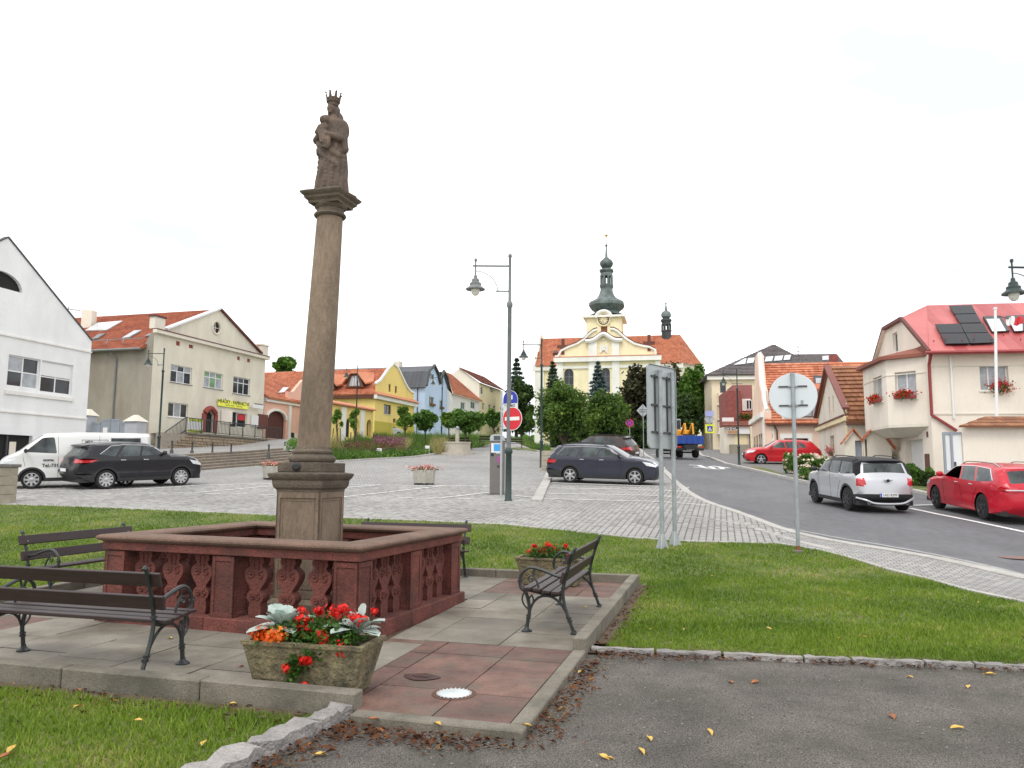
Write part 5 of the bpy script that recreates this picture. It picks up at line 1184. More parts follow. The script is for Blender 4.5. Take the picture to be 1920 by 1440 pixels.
def lorry():
 p = G(1286, 862); a = math.radians(96); t = thing('tipper_lorry', 'small lorry with a blue tipper bed driving away up the road', 'lorry', (p.x, p.y + 2.6, hz(p.x, p.y + 2.6)), a - math.pi / 2 + math.pi / 2)
 blue = mat('bed_blue', (.02, .07, .33), .45, .1); dk = m_black
 def B(nm, m, *bx, bev=.0): mb = MB(); mb.box(*bx); return mb.build(nm, m, t, world=0, bevel=bev)
 B('chassis', dk, -2.9, 2.6, -.42, .42, .55, .85)
 for nm, bx in (('side_board', (-2.6, .9, -1.0, -.95, .98, 1.48)), ('side_board', (-2.6, .9, .95, 1.0, .98, 1.48)), ('tailgate', (-2.66, -2.605, -1.0, 1.0, .92, 1.48)), ('bed_floor', (-2.6, .9, -.945, .945, .90, .98)), ('front_board', (.905, .96, -1.0, 1.0, .98, 1.9))): B(nm, blue, *bx, bev=.01)
 mb = MB()
 for y in (-.6, -.2, .2, .6): mb.box(-2.70, -2.665, y - .03, y + .03, .95, 1.46)
 mb.build('tailgate_ribs', blue, t, world=0)['kind'] = 'stuff'
 B('cab', mat('cab_white', (.6, .6, .6), .4), 1.05, 2.75, -.98, .98, .85, 2.25, bev=.12); B('rear_cab_window', m_glass, 1.03, 1.048, -.7, .7, 1.55, 2.05); B('rear_bumper', dk, -2.75, -2.5, -.95, .95, .48, .62); B('number_plate', m_plate, -2.765, -2.752, -.26, .26, .5, .61)
 for s_ in (-1, 1): B('taillight', m_tail, -2.77, -2.70, *((.62, .9) if s_ > 0 else (-.9, -.62)), .66, .76)
 R90 = Matrix.Rotation(math.pi / 2, 3, 'X')
 for x in (-1.5, 1.9):
  for s_ in (-1, 1):
   mb = MB(); mb.lathe([(.2, -.13), (.36, -.14), (.38, -.08), (.38, .08), (.36, .14), (.2, .13)], c=(x, s_ * .78, .38), n=20, m=R90); mb.build('wheel', m_tyre, t, world=0, smooth=1)
  mb = MB(); mb.tube([(x, -.7, .38), (x, .7, .38)], .06, 6); mb.build('axle', dk, t, world=0)
 e = thing('mini_excavator', 'yellow excavator arm and cab loaded on the blue lorry bed', 'excavator', t.matrix_basis @ Vector((-.9, 0, .98)), t.rotation_euler.z); Y_ = mat('excavator_yellow', (.75, .33, .02), .5, .1)
 def E_(nm, m, *bx, bev=.0): mb = MB(); mb.box(*bx); return mb.build(nm, m, e, world=0, bevel=bev)
 for s_ in (-1, 1): E_('track', dk, -.8, .8, *((.35, .6) if s_ > 0 else (-.6, -.35)), 0, .35, bev=.08)
 E_('body', Y_, -.4, .8, -.5, .5, .4, .95, bev=.05); E_('cab', mat('cab_grey', (.3, .32, .33), .3), .0, .8, .0, .5, .95, 1.75, bev=.05); E_('cab_glass', m_glass, -.015, -.002, .06, .44, 1.05, 1.65)
 for y in (-.42, .12):
  mb = MB(); mb.bar((-.4, y, .7), (-1.15, y, 1.35), .14, .10); mb.build('boom', Y_, e, world=0)
  mb = MB(); mb.bar((-1.15, y, 1.35), (-1.3, y, .6), .11, .09); mb.build('arm', Y_, e, world=0)
 mb = MB(); mb.prism([(-1.45, -.5, .28), (-1.05, -.5, .25), (-1.15, -.5, .62), (-1.4, -.5, .62)], (0, .75, 0)); mb.build('bucket', dk, e, world=0)
lorry()
# street furniture
m_lampg = mat('lamp_haze_grey', (.16, .17, .17), .5, .15, 10)  # upper pole coloured paler to imitate haze and flare
m_lampd = mat('lamp_green', (.025, .045, .042), .5, .2, 10)
m_bulb = mat('lamp_globe', (.72, .70, .62), .2, .05, 4)
m_galv = mat('galvanised_steel', (.33, .36, .37), .45, .15, 6, metal=.35, stain=(.24, .26, .26), stain_amt=.5)
m_alu = mat('sign_back', (.42, .45, .46), .5, .08, 3, metal=.2)
m_steel = mat('dark_steel', (.05, .05, .05), .5, .2, 10)
def street_lamp(lab, base, top_z, arm_ang=math.pi, dark=False, k=None, arm2=False):
 """arm_ang: world direction of the arm"""
 Hh = top_z - base[2]; k = Hh / 7.36; t = thing('street_lamp', lab, 'street lamp', base, arm_ang, 'street lamps of the square'); mu = m_lampd if dark else m_lampg
 mb = MB(); mb.lathe([(.115 * k, -.1), (.115 * k, .05 * k), (.095 * k, .08 * k), (.088 * k, 1.38 * k), (.115 * k, 1.42 * k), (.115 * k, 1.50 * k), (.075 * k, 1.56 * k)], n=14); mb.build('base', m_lampd, t, smooth=1, world=0)
 mb = MB(); mb.lathe([(.066 * k, 1.5 * k), (.060 * k, 5.72 * k), (.085 * k, 5.76 * k), (.09 * k, 5.82 * k), (.085 * k, 5.88 * k), (.045 * k, 5.93 * k), (.040 * k, 7.25 * k), (.06 * k, 7.29 * k), (.05 * k, 7.36 * k), (0, 7.38 * k)], n=12); mb.build('pole', mu, t, smooth=1, world=0)
 mb = MB(); mb.tube([(0, 0, 7.0 * k), (1.12 * k, 0, 7.0 * k)], .028 * k, 6); mb.tube([((-.0 if not arm2 else -.42) * k, 0, 6.23 * k), (.42 * k, 0, 6.23 * k)], .022 * k, 6)
 mb.tube([(1.03 * k - .68 * k * math.sin(a), 0, 6.16 * k + .68 * k * math.cos(a)) for a in np.linspace(0, math.pi / 2, 12)], .012 * k, 5); mb.build('arm', mu, t, smooth=1, world=0)
 mb = MB(); mb.lathe([(.022 * k, 6.6 * k), (.022 * k, 7.12 * k), (.045 * k, 7.16 * k), (.04 * k, 7.22 * k), (0, 7.23 * k)], c=(1.03 * k, 0, 0), n=8); mb.build('hanger', mu, t, smooth=1, world=0)
 mb = MB(); mb.lathe([(.29 * k, 6.27 * k), (.285 * k, 6.30 * k), (.20 * k, 6.36 * k), (.17 * k, 6.40 * k), (.175 * k, 6.46 * k), (.12 * k, 6.50 * k), (.11 * k, 6.58 * k), (.06 * k, 6.62 * k), (.05 * k, 6.70 * k)], c=(1.03 * k, 0, 0), n=20, cap=0); mb.lathe([(.285 * k, 6.272 * k), (.14 * k, 6.30 * k)], c=(1.03 * k, 0, 0), n=20, cap=0); mb.build('lamp_shade', mu, t, smooth=1, world=0)
 mb = MB(); mb.lathe([(0, 6.08 * k), (.07 * k, 6.10 * k), (.12 * k, 6.17 * k), (.14 * k, 6.28 * k), (.13 * k, 6.31 * k)], c=(1.03 * k, 0, 0), n=16, cap=0); mb.build('globe', m_bulb, t, smooth=1, world=0)
 return t
LB_ = G(953, 941)
street_lamp('tall grey street lamp carrying the no-entry sign, behind the parking meter', LB_, PY(955, 477, LB_.y).z, math.radians(180))
b = G(1015, 877); street_lamp('dark street lamp between the fountain and the blue-grey estate car', b, PY(1015, 635, b.y).z, math.radians(181), dark=True)
b = G(297, 846, y0=40); print('left lamp', b)
b = PY(297, 846, 42.5); b.z = hz(b.x, b.y) - .3; street_lamp('dark street lamp at the foot of the shop steps on the left', b, PY(313, 653, b.y).z, math.radians(180), dark=True)
b = PY(667, 818, 66); b.z = hz(b.x, b.y) - .2; street_lamp('thin dark street lamp in the planted bed before the yellow house', b, PY(668, 685, b.y).z, math.radians(180), dark=True)
b = PY(828, 800, 86); b.z = hz(b.x, b.y) - .3; street_lamp('thin dark street lamp in front of the blue house', b, PY(828, 702, b.y).z, math.radians(180), dark=True)
b = G(1386, 874); street_lamp('dark street lamp on the right-hand pavement before the wine shop', b, PY(1386, 692, b.y).z, math.radians(180), dark=True, arm2=True)
Yr = 19.0; b = PY(2012, 1100, Yr); b.z = hz(b.x, b.y); street_lamp('street lamp reaching into the picture at the upper right edge', b, PY(2012, 478, Yr).z, math.radians(182), dark=True)
def disc(mb, c, r, ang, th=.004, n=32):
 """upright disc facing direction ang"""
 R = Matrix.Rotation(ang, 3, 'Z') @ Matrix.Rotation(math.pi / 2, 3, 'Y'); mb.lathe([(r, -th / 2), (r, th / 2)], c=c, n=n, m=R)
def upright(mb, c, w, h, ang, th=.006, off=0.0, dx=0.0, dz=0.0):
 R = Matrix.Translation(c) @ Matrix.Rotation(ang, 4, 'Z'); mb.box(off - th / 2, off + th / 2, -w / 2 + dx, w / 2 + dx, -h / 2 + dz, h / 2 + dz, R)
m_sred = mat('sign_red', (.60, .012, .025), .45, 0); m_swht = mat('sign_white', (.74, .74, .74), .5, 0); m_sblu = mat('sign_blue', (.02, .04, .40), .45, 0)
dface = math.radians(-90 - 34); dir_ = Vector((math.cos(dface), math.sin(dface), 0)); c = PY(960.5, 785, LB_.y - .1)
t = thing('no_entry_sign', 'red round no-entry sign with a white bar on the tall lamp post', 'road sign', (c.x, c.y, c.z), dface)
mb = MB(); disc(mb, (0, 0, 0), .365, 0, .006, 40); mb.build('rim', m_swht, t, world=0)
mb = MB(); disc(mb, (.005, 0, 0), .345, 0, .006, 40); mb.build('disc', m_sred, t, world=0)
mb = MB(); mb.box(.009, .012, -.27, .27, -.055, .055); mb.build('bar', m_swht, t, world=0)
mb = MB(); mb.box(-.12, -.004, -.12, .02, -.2, -.17); mb.box(-.12, -.004, -.12, .02, .17, .2); mb.build('bracket', m_galv, t, world=0)
bp = G(940, 902, y0=20); pY = LB_.y + 1.0; c = PY(957, 768, pY); bpx = PY(940, 830, pY)
t = thing('parking_zone_sign', 'arched white parking zone sign with a blue top behind the no-entry sign', 'road sign', (c.x, c.y, c.z), dface)
def archpts(w, h, r, x, n=14): return [(x, -w / 2, -h / 2), (x, w / 2, -h / 2)] + [(x, w / 2 * math.cos(a), h / 2 - w / 2 + w / 2 * math.sin(a)) for a in np.linspace(0, math.pi, n)]
w_, h_ = .58, 1.25
mb = MB(); mb.prism(archpts(w_, h_, .2, 0), (.006, 0, 0)); mb.build('board', m_swht, t, world=0)
top = [(.008, w_ / 2 * .95 * math.cos(a), h_ / 2 - w_ / 2 + w_ / 2 * .95 * math.sin(a)) for a in np.linspace(0, math.pi, 14)]; mb = MB(); mb.prism([(.008, -w_ / 2 * .95, h_ / 2 - .42), (.008, w_ / 2 * .95, h_ / 2 - .42)] + top, (.003, 0, 0)); mb.build('blue_top', m_sblu, t, world=0)
mb = MB(); mb.box(.012, .015, -.09, .09, .33, .47); mb.build('symbol_frame', m_swht, t, world=0)
MT = lambda x, y, z: MW[t] @ Matrix.Translation((x, y, z)) @ Matrix.Rotation(math.pi / 2, 4, 'Z') @ Matrix.Rotation(math.pi / 2, 4, 'X')
text_obj('P', .13, MT(.017, 0, .40), m_sblu, t, bold=.006); text_obj('MIMO', .13, MT(.008, .02, .12), m_ink, t, bold=.003); text_obj('vozidel', .085, MT(.008, .04, .01), m_ink, t); text_obj('P', .09, MT(.008, -.2, .14), m_ink, t)
mb = MB(); mb.prism([(.008, .02, -.12), (.008, .22, -.05), (.008, .22, -.16), (.008, .05, -.22)], (.003, 0, 0)); mb.build('arrow', m_ink, t, world=0)
t = thing('sign_post', 'white metal post of the parking zone sign beside the tall lamp', 'post', (bpx.x, bpx.y, hz(bpx.x, bpx.y)), 0); zt = PY(940, 733, pY).z - hz(bpx.x, bpx.y); mb = MB(); mb.lathe([(.032, 0), (.032, zt), (0, zt + .01)], n=10); mb.build('post', m_alu, t, world=0, smooth=1)
b = G(932, 929); ph = PY(932, 815, b.y).z - b.z; ang = math.radians(-8)
t = thing('parking_meter', 'grey metal parking ticket machine beside the tall lamp post', 'parking meter', b, ang)
mb = MB(); mb.box(-.30, .30, -.24, .24, -.05, .05); mb.build('foot', m_walk, t, world=0)
mb = MB(); mb.box(-.235, .235, -.17, .17, .05, ph - .22); mb.build('cabinet', mat('meter_grey', (.17, .155, .145), .5, .08, 4, metal=.2), t, world=0, bevel=.02)
mb = MB(); pr = [(-.24, ph - .22), (.24, ph - .22), (.235, ph - .10), (.20, ph - .03), (.12, ph), (-.12, ph), (-.20, ph - .03), (-.235, ph - .10)]; mb.prism([(x, -.18, z) for x, z in pr], (0, .36, 0)); mb.build('cap', m_alu, t, world=0, bevel=.01)
mb = MB(); mb.box(-.10, .12, -.188, -.181, ph - .19, ph - .05); mb.build('solar_window', m_glass, t, world=0)
bl = mat('meter_blue', (.05, .32, .70), .4)
for nm, x0, x1, z0, z1, m_, n0 in (('notice', -.19, .13, ph - .62, ph - .30, m_swht, -.174), ('blue_notice', -.10, .12, ph - .57, ph - .33, bl, -.177), ('coin_slot', -.20, -.10, ph - .74, ph - .64, m_ink, -.176), ('keypad', -.02, .16, ph - .66, ph - .62, m_alu, -.178), ('ticket_tray', .02, .10, ph - 1.12, ph - 1.06, m_ink, -.176)):
 mb = MB(); mb.box(x0, x1, n0 - .004, -.165, z0, z1); mb.build(nm, m_, t, world=0)
pk = mat('meter_magenta', (.50, .05, .38), .5); mb = MB()
for i in range(3):
 for j in range(4):
  if (i + j * 2) % 3: mb.box(.0 + i * .04, .035 + i * .04, -.178, -.165, ph - .95 + j * .055, ph - .91 + j * .055)
mb.build('sticker', pk, t, world=0)['kind'] = 'stuff'
pa, pb = G(1245, 1026), G(1265, 1024)
dd = Vector((PY(1268, 760, pa.y + .95).x - PY(1214, 760, pa.y - .2).x, 1.15));
A_ = PY(1214.5, 836, 15.3); B_ = PY(1268, 846, 16.15); tA = PY(1214, 681, 15.3); tB = PY(1268, 692, 16.15)
zlo = (A_.z + B_.z) / 2; zhi = (tA.z + tB.z) / 2; cx, cy = (A_.x + B_.x) / 2, (A_.y + B_.y) / 2; an = math.atan2(B_.y - A_.y, B_.x - A_.x); wd = math.hypot(B_.x - A_.x, B_.y - A_.y)
t = thing('traffic_board', 'large grey traffic board seen from behind on two steel posts', 'road sign', (cx, cy, 0), an)
def rrect(w, h, r, n=6):
 o_ = []
 for sx, sz, a0 in ((1, -1, -90), (1, 1, 0), (-1, 1, 90), (-1, -1, 180)):
  for i in range(n + 1): a = math.radians(a0 + 90 * i / n); o_.append((sx * (w / 2 - r) + r * math.cos(a), sz * (h / 2 - r) + r * math.sin(a)))
 return o_
hh = zhi - zlo; zc = (zhi + zlo) / 2
mb = MB(); mb.prism([(x, -.0, zc + z) for x, z in rrect(wd, hh, .10)], (0, .012, 0)); mb.build('board', m_alu, t, world=0)
mb = MB(); o_ = rrect(wd, hh, .10); mb.tube([(x, -.012, zc + z) for x, z in o_], .012, 5, closed=True); mb.build('edge', m_galv, t, world=0, smooth=1)
postx = []
for P_, lab_ in ((pa, 0), (pb, 1)):
 s_ = (Vector((P_.x, P_.y)) - Vector((cx, cy))).dot(Vector((math.cos(an), math.sin(an)))); s_ = (-.18, .32)[lab_]
 postx.append(s_); w0 = MW[t] @ Vector((s_, -.07, 0)); zg = hz(w0.x, w0.y); mb = MB(); mb.lathe([(.045, zg - .1), (.045, zhi - .14)], c=(s_, -.07, 0), n=14); mb.lathe([(.05, zhi - .14), (.05, zhi - .10), (0, zhi - .095)], c=(s_, -.07, 0), n=14); mb.build('post', m_galv, t, world=0, smooth=1)
 mb = MB()
 for q in range(4): a = q * math.pi / 2 + .4; R = Matrix.Translation((s_, -.07, zg)) @ Matrix.Rotation(a, 4, 'Z'); mb.prism([R @ Vector(v) for v in ((.045, -.006, .30), (.045, -.006, -.05), (.14, -.006, -.05), (.13, -.006, .02))], R.to_3x3() @ Vector((0, .012, 0)))
 mb.lathe([(.055, zg - .05), (.055, zg + .30)], c=(s_, -.07, 0), n=10); mb.build('foot', m_alu, t, world=0)
for z in (zhi - .24, zhi - .82, zlo + .32):
 mb = MB(); mb.box(-.42, .42, -.035, -.005, z - .018, z + .018); mb.build('rail', m_steel, t, world=0)
 for s_ in postx: mb = MB(); mb.lathe([(.052, z - .02), (.052, z + .02)], c=(s_, -.07, 0), n=12); mb.build('clamp', m_galv, t, world=0)
for z0, z1 in ((zhi - 1.0, zhi - .2),):
 for x in (-.30, .18): mb = MB(); mb.box(x, x + .03, -.028, -.004, z0 - .35, z1); mb.build('stiffener', m_steel, t, world=0)
p = G(1497, 1037); pt = PY(1488, 701, p.y); r_ = 42.5 * p.y / 1450 * 1.02; cz = PY(1490, 742, p.y).z; lean = (pt.x - p.x) / (pt.z - p.z) * .25
t = thing('round_sign', 'round road sign seen from behind on a grey post beside the road', 'road sign', p, math.radians(-20))
Rl = Matrix.Rotation(0, 4, 'Z')
ht = pt.z - p.z; cz -= p.z; mb = MB(); mb.lathe([(.038, -.1), (.038, ht)], n=14); mb.lathe([(.043, ht - .02), (.043, ht + .02), (0, ht + .022)], n=14); mb.build('post', m_galv, t, smooth=1, world=0)
mb = MB(); R = Matrix.Rotation(math.pi / 2, 3, 'X'); mb.lathe([(r_ - .004, -.012), (r_, 0), (r_ - .004, .006)], c=(-.0, .055, cz), n=48, m=R); mb.build('disc', mat('sign_back_light', (.62, .66, .69), .5, .03, 2), t, world=0)
for z in (cz + .19, cz - .19):
 for s_ in (-1, 1): mb = MB(); mb.box(*((.05, .27) if s_ > 0 else (-.27, -.05)), .028, .048, z - .014, z + .014); mb.build('rail', m_steel, t, world=0)
 mb = MB(); mb.lathe([(.046, z - .018), (.046, z + .018)], n=14); mb.box(-.09, .09, .02, .04, z - .012, z + .012); mb.build('clamp', m_galv, t, world=0)
mb = MB(); mb.box(.14, .19, .040, .0425, cz - .17, cz - .09); mb.build('sticker', m_galv, t, world=0)
mb = MB(); mb.lathe([(.11, -.06), (.10, .045), (.045, .06)], n=7); mb.build('footing', m_kerb2, t, world=0); mb = MB(); mb.lathe([(.042, .06), (.042, .14)], n=12); mb.build('rust_collar', mat('rust', (.22, .09, .04), .9), t, world=0)
p = G(1207, 868); cz = PY(1207, 770, p.y).z - p.z; t = thing('diamond_sign', 'grey back of a diamond-shaped road sign left of the big traffic board', 'road sign', p, math.radians(10)); q = 12.5 * p.y / 1450
mb = MB(); mb.lathe([(.03, -.1), (.03, cz + q * .9)], n=8); mb.build('post', m_galv, t, world=0); mb = MB(); mb.prism([(-q, .035, cz), (0, .035, cz - q), (q, .035, cz), (0, .035, cz + q)], (0, .01, 0)); mb.build('board', m_alu, t, world=0); mb = MB(); mb.box(-q * .6, q * .6, .015, .034, cz + .05, cz + .08); mb.box(-q * .6, q * .6, .015, .034, cz - .08, cz - .05); mb.build('rail', m_steel, t, world=0)
p = PY(1181, 838, 66); p.z = hz(p.x, p.y); cz = PY(1181, 793, 66).z - p.z; t = thing('no_stopping_sign', 'small round blue and red no-stopping sign beyond the parked brown car', 'road sign', p, math.radians(-90)); R = Matrix.Rotation(math.pi / 2, 3, 'Y')
mb = MB(); mb.lathe([(.03, -.1), (.03, cz + .3)], n=8); mb.build('post', m_galv, t, world=0); mb = MB(); mb.lathe([(.34, .03), (.34, .04)], c=(0, 0, cz), n=24, m=R); mb.build('rim', m_sred, t, world=0); mb = MB(); mb.lathe([(.26, .041), (.26, .045)], c=(0, 0, cz), n=24, m=R); mb.build('disc', m_sblu, t, world=0)
mb = MB(); mb.bar((.05, -.2, cz - .2), (.05, .2, cz + .2), .01, .06); mb.bar((.05, -.2, cz + .2), (.05, .2, cz - .2), .012, .06); mb.build('cross', m_sred, t, world=0)
p = PY(1332, 858, 50); p.z = hz(p.x, p.y); t = thing('crossing_sign', 'pedestrian crossing sign on a yellow board under a grey diamond board', 'road sign', p, math.radians(-90)); cz = PY(1334, 804, 50).z - p.z; Y2 = mat('sign_yellow', (.72, .78, .03), .5)
mb = MB(); mb.lathe([(.03, -.1), (.03, cz + 1.2)], n=8); mb.build('post', m_galv, t, world=0); mb = MB(); mb.box(.03, .04, -.30, .30, cz - .28, cz + .28); mb.build('board', Y2, t, world=0); mb = MB(); mb.box(.041, .045, -.18, .18, cz - .18, cz + .18); mb.build('blue_field', m_sblu, t, world=0); mb = MB(); mb.prism([(.046, -.13, cz - .12), (.046, .13, cz - .12), (.046, 0, cz + .13)], (.003, 0, 0)); mb.build('triangle', m_swht, t, world=0)
mb = MB(); mb.lathe([(0, -.02), (.022, 0), (0, .02)], c=(.052, 0, cz + .05), n=8); mb.tube([(.052, 0, cz + .03), (.052, .0, cz - .04), (.052, .05, cz - .1)], .012, 4); mb.tube([(.052, 0, cz - .04), (.052, -.05, cz - .1)], .012, 4); mb.build('walking_figure', m_ink, t, world=0)
mb = MB(); mb.prism([(-.02, -.35, cz + .62), (-.02, 0, cz + .27 + .02), (-.02, .35, cz + .62), (-.02, 0, cz + .97)], (-.01, 0, 0)); mb.build('diamond_board', m_alu, t, world=0); mb = MB(); mb.box(.031, .037, -.28, .28, cz + .80, cz + 1.15); mb.build('zone_board', mat('zone_board', (.35, .38, .65), .5), t, world=0)
def planter(u, v, w, h, lab, n=1):
 p = G(u, v); t = thing('concrete_planter', lab, 'planter', p, AX * .6, 'concrete planters on the square'); mb = MB(); q = w / 2
 vs = []; fs = []
 for hx, z in ((q * .93, .07), (q, h), (q - .06, h), (q - .07, h - .08)):
  for k in range(8): a = k * math.pi / 4 + math.pi / 8; vs.append((hx / math.cos(math.pi / 8) * math.cos(a), hx / math.cos(math.pi / 8) * math.sin(a) * .9, z))
 for i in range(3):
  for k in range(8): fs.append((8 * i + k, 8 * i + (k + 1) % 8, 8 * i + 8 + (k + 1) % 8, 8 * i + 8 + k))
 fs += [tuple(range(8))[::-1], tuple(range(24, 32))]; mb.add(vs, fs); mb.build('tub', mat('planter_concrete', (.40, .38, .33), .9, .15, 8, .3, 60, stain=(.28, .26, .2)), t, world=0)
 for x in (-.22, .22): mb = MB(); mb.box(x - .14, x + .14, -.2, .2, -.02, .07); mb.build('foot', m_steel, t, world=0)
 f = thing('balcony_flowers', 'pink flowers growing in the ' + lab.split(' ', 1)[1] if False else lab.replace('concrete planter', 'pink flowers in the concrete planter').replace('pale octagonal ', ''), 'flowers', MW[t] @ Vector((0, 0, h - .04)), 0, 'flowers in the concrete planters'); nn = 500
 C = RNG.normal(size=(nn, 3)) * np.array([w * .30, w * .2, .05]) + np.array([0, 0, .07]); V, F = leafquads(C, rdir(nn) + np.array([0, 0, .5]), .03, .7); fast_mesh('foliage', V, F, m_geran, f, world=0)
 C = RNG.normal(size=(260, 3)) * np.array([w * .36, w * .24, .06]) + np.array([0, 0, .12]); V, F = leafquads(C, rdir(260), .032, .85); fast_mesh('blossoms', V, F, m_pink, f, world=0)
planter(795, 909, .86, .60, 'pale octagonal concrete planter standing alone in the middle of the square')
planter(512, 899, .86, .58, 'pale octagonal concrete planter half hidden behind the column pedestal')
p = G(857, 851); t = thing('fountain', 'pale octagonal stone fountain basin with a ball-topped pillar', 'fountain', p, .1); k = 27.5 * p.y / 1450; hb = PY(857, 829, p.y + k * .0).z - p.z
ms = mat('fountain_stone', (.46, .42, .35), .85, .1, 4, .3, 40, stain=(.33, .30, .24))
mb = MB(); mb.lathe([(k * 1.25, -.25), (k * 1.25, .08)], n=24); mb.build('step', ms, t, world=0)
mb = MB(); mb.lathe([(k * .96, .08), (k * .96, hb - .12), (k * 1.0, hb - .10), (k * 1.0, hb), (k * .84, hb), (k * .84, hb - .25)], n=8, rot=.35, cap=0); mb.build('basin', ms, t, world=0)
mb = MB(); mb.lathe([(k * .85, hb - .2), (.001, hb - .2)], n=8, rot=.35, cap=0); mb.build('water', mat('basin_water', (.05, .07, .07), .1), t, world=0)
zt = PY(857, 808, p.y).z - p.z; mb = MB(); mb.lathe([(.16, 0), (.14, zt), (.17, zt + .02), (.17, zt + .06), (.08, zt + .09)], n=12); mb.build('pillar', ms, t, world=0, smooth=1); mb = MB(); mb.lathe([(0, -.14)] + [(.14 * math.cos(a), .14 * math.sin(a)) for a in np.linspace(-1.2, 1.2, 7)] + [(0, .14)], c=(0, 0, zt + .21), n=14, cap=0); mb.build('ball', m_galv, t, world=0, smooth=1)
posts = [(596, 862), (644, 862), (684, 861), (725, 859), (766, 857), (803, 852), (827, 848)]
t = thing('bed_rail', 'low dark metal rail running along the kerb of the planted bed', 'rail', (0, 0, 0)); pp = []
for u, v in posts: q = G(u, v - 1.5); pp.append(q); mb = MB(); mb.box(q.x - .04, q.x + .04, q.y - .04, q.y + .04, q.z - .05, q.z + .62); mb.build('post', m_steel, t)
for a, b in zip(pp[:-1], pp[1:]):
 for z in (.32, .56): mb = MB(); mb.bar(a + Vector((0, 0, z)), b + Vector((0, 0, z)), .025); mb.build('rod', m_steel, t)
for u, v, l in ((711, 858, 'small white floodlight on a stand in front of the bed rail, nearer the column'), (801, 852, 'small white floodlight on a stand in front of the bed rail, nearer the fountain')):
 q = G(u, v); f = thing('floodlight', l, 'floodlight', q); mb = MB(); mb.box(-.16, .16, -.1, .1, .40, .62); mb.build('lamp_head', m_swht, f, world=0, bevel=.02)
 for s_ in (-1, 1): mb = MB(); mb.box(s_ * .13 - .02, s_ * .13 + .02, -.02, .02, 0, .4); mb.build('leg', m_swht, f, world=0)
for i, (u, v, h) in enumerate(((322, 846, 20), (360, 848, 20), (398, 850, 20), (433, 851, 20), (503.6, 853, 20), (534, 837, 9), (545, 836, 9))):
 Y = {0: 42.2, 1: 42.6, 2: 43.0, 3: 43.4, 4: 44.6}.get(i, 56); q = PY(u, v, Y); h_ = h * Y / 1450
 o = thing('bollard', ['bollard nearest the lamp at the foot of the shop stairs', 'second bollard from the lamp, above the plaza steps', 'middle bollard in the row above the plaza steps', 'fourth bollard from the lamp, above the plaza steps', 'bollard nearest the column pedestal in the row above the steps', 'left one of two small bollards by the bed corner', 'right one of two small bollards by the bed corner'][i], 'bollard', q, 0, 'dark bollards along the upper street')
 mb = MB(); mb.lathe([(.10, -.6), (.10, .04), (.055, .10), (.045, h_ - .08), (.06, h_ - .06), (.06, h_ - .02), (.03, h_)], n=10); mb.build('post', m_steel, o, world=0, smooth=1)
def fbench(u, v, rz_, lab, sc=1.0):
 q = G(u, v); o = copy_tree(bench); at_obj(o, q, rz_); o['label'] = lab; o['group'] = 'park benches on the far side of the square'; o.scale = (sc, sc, sc)
fbench(960, 841, math.radians(172), 'distant park bench on the path behind the no-entry sign')
fbench(866, 842, math.radians(150), 'distant dark bench just right of the fountain pillar', 1.1)
fbench(918, 838, math.radians(200), 'distant dark bench left of the white sign post', 1.1)
def pier_block(lab, c, rz_, w, d, h, cap=True):
 t = thing('stone_pier', lab, 'pier', c, rz_); mst = mat('pier_stone', (.36, .32, .25), .9, .2, 5, .4, 40, stain=(.2, .18, .13), fine=.15); n = 4
 for i in range(n): mb = MB(); mb.box(-w / 2, w / 2, -d / 2, d / 2, h * i / n + .006 + (-.15 if i == 0 else 0), h * (i + 1) / n); mb.build('block', mst, t, world=0, bevel=.012)
 if cap: mb = MB(); mb.box(-w / 2 - .05, w / 2 + .05, -d / 2 - .05, d / 2 + .05, h, h + .09); mb.build('cap', m_walk, t, world=0, bevel=.01)
q = G(-4, 945); q2 = PY(-4, 870, q.y); pier_block('pale stone pier at the left edge of the picture by the lawn', q, AX, .62, .62, q2.z - q.z - .09)
q = G(1027, 882); q2 = PY(1027, 846, q.y); pier_block('low stone block at the end of the kerb behind the estate car', q, AX, .5, .7, q2.z - q.z, False)
q = G(1908, 1046); t = thing('manhole_cover', 'rusty manhole cover in the road at the right edge', 'manhole cover', (q.x, q.y, q.z + .006)); mb = MB(); mb.lathe([(.33, 0), (.33, .006)], n=24); mb.build('cover', mat('manhole', (.20, .12, .10), .8, .3, 20), t, world=0)
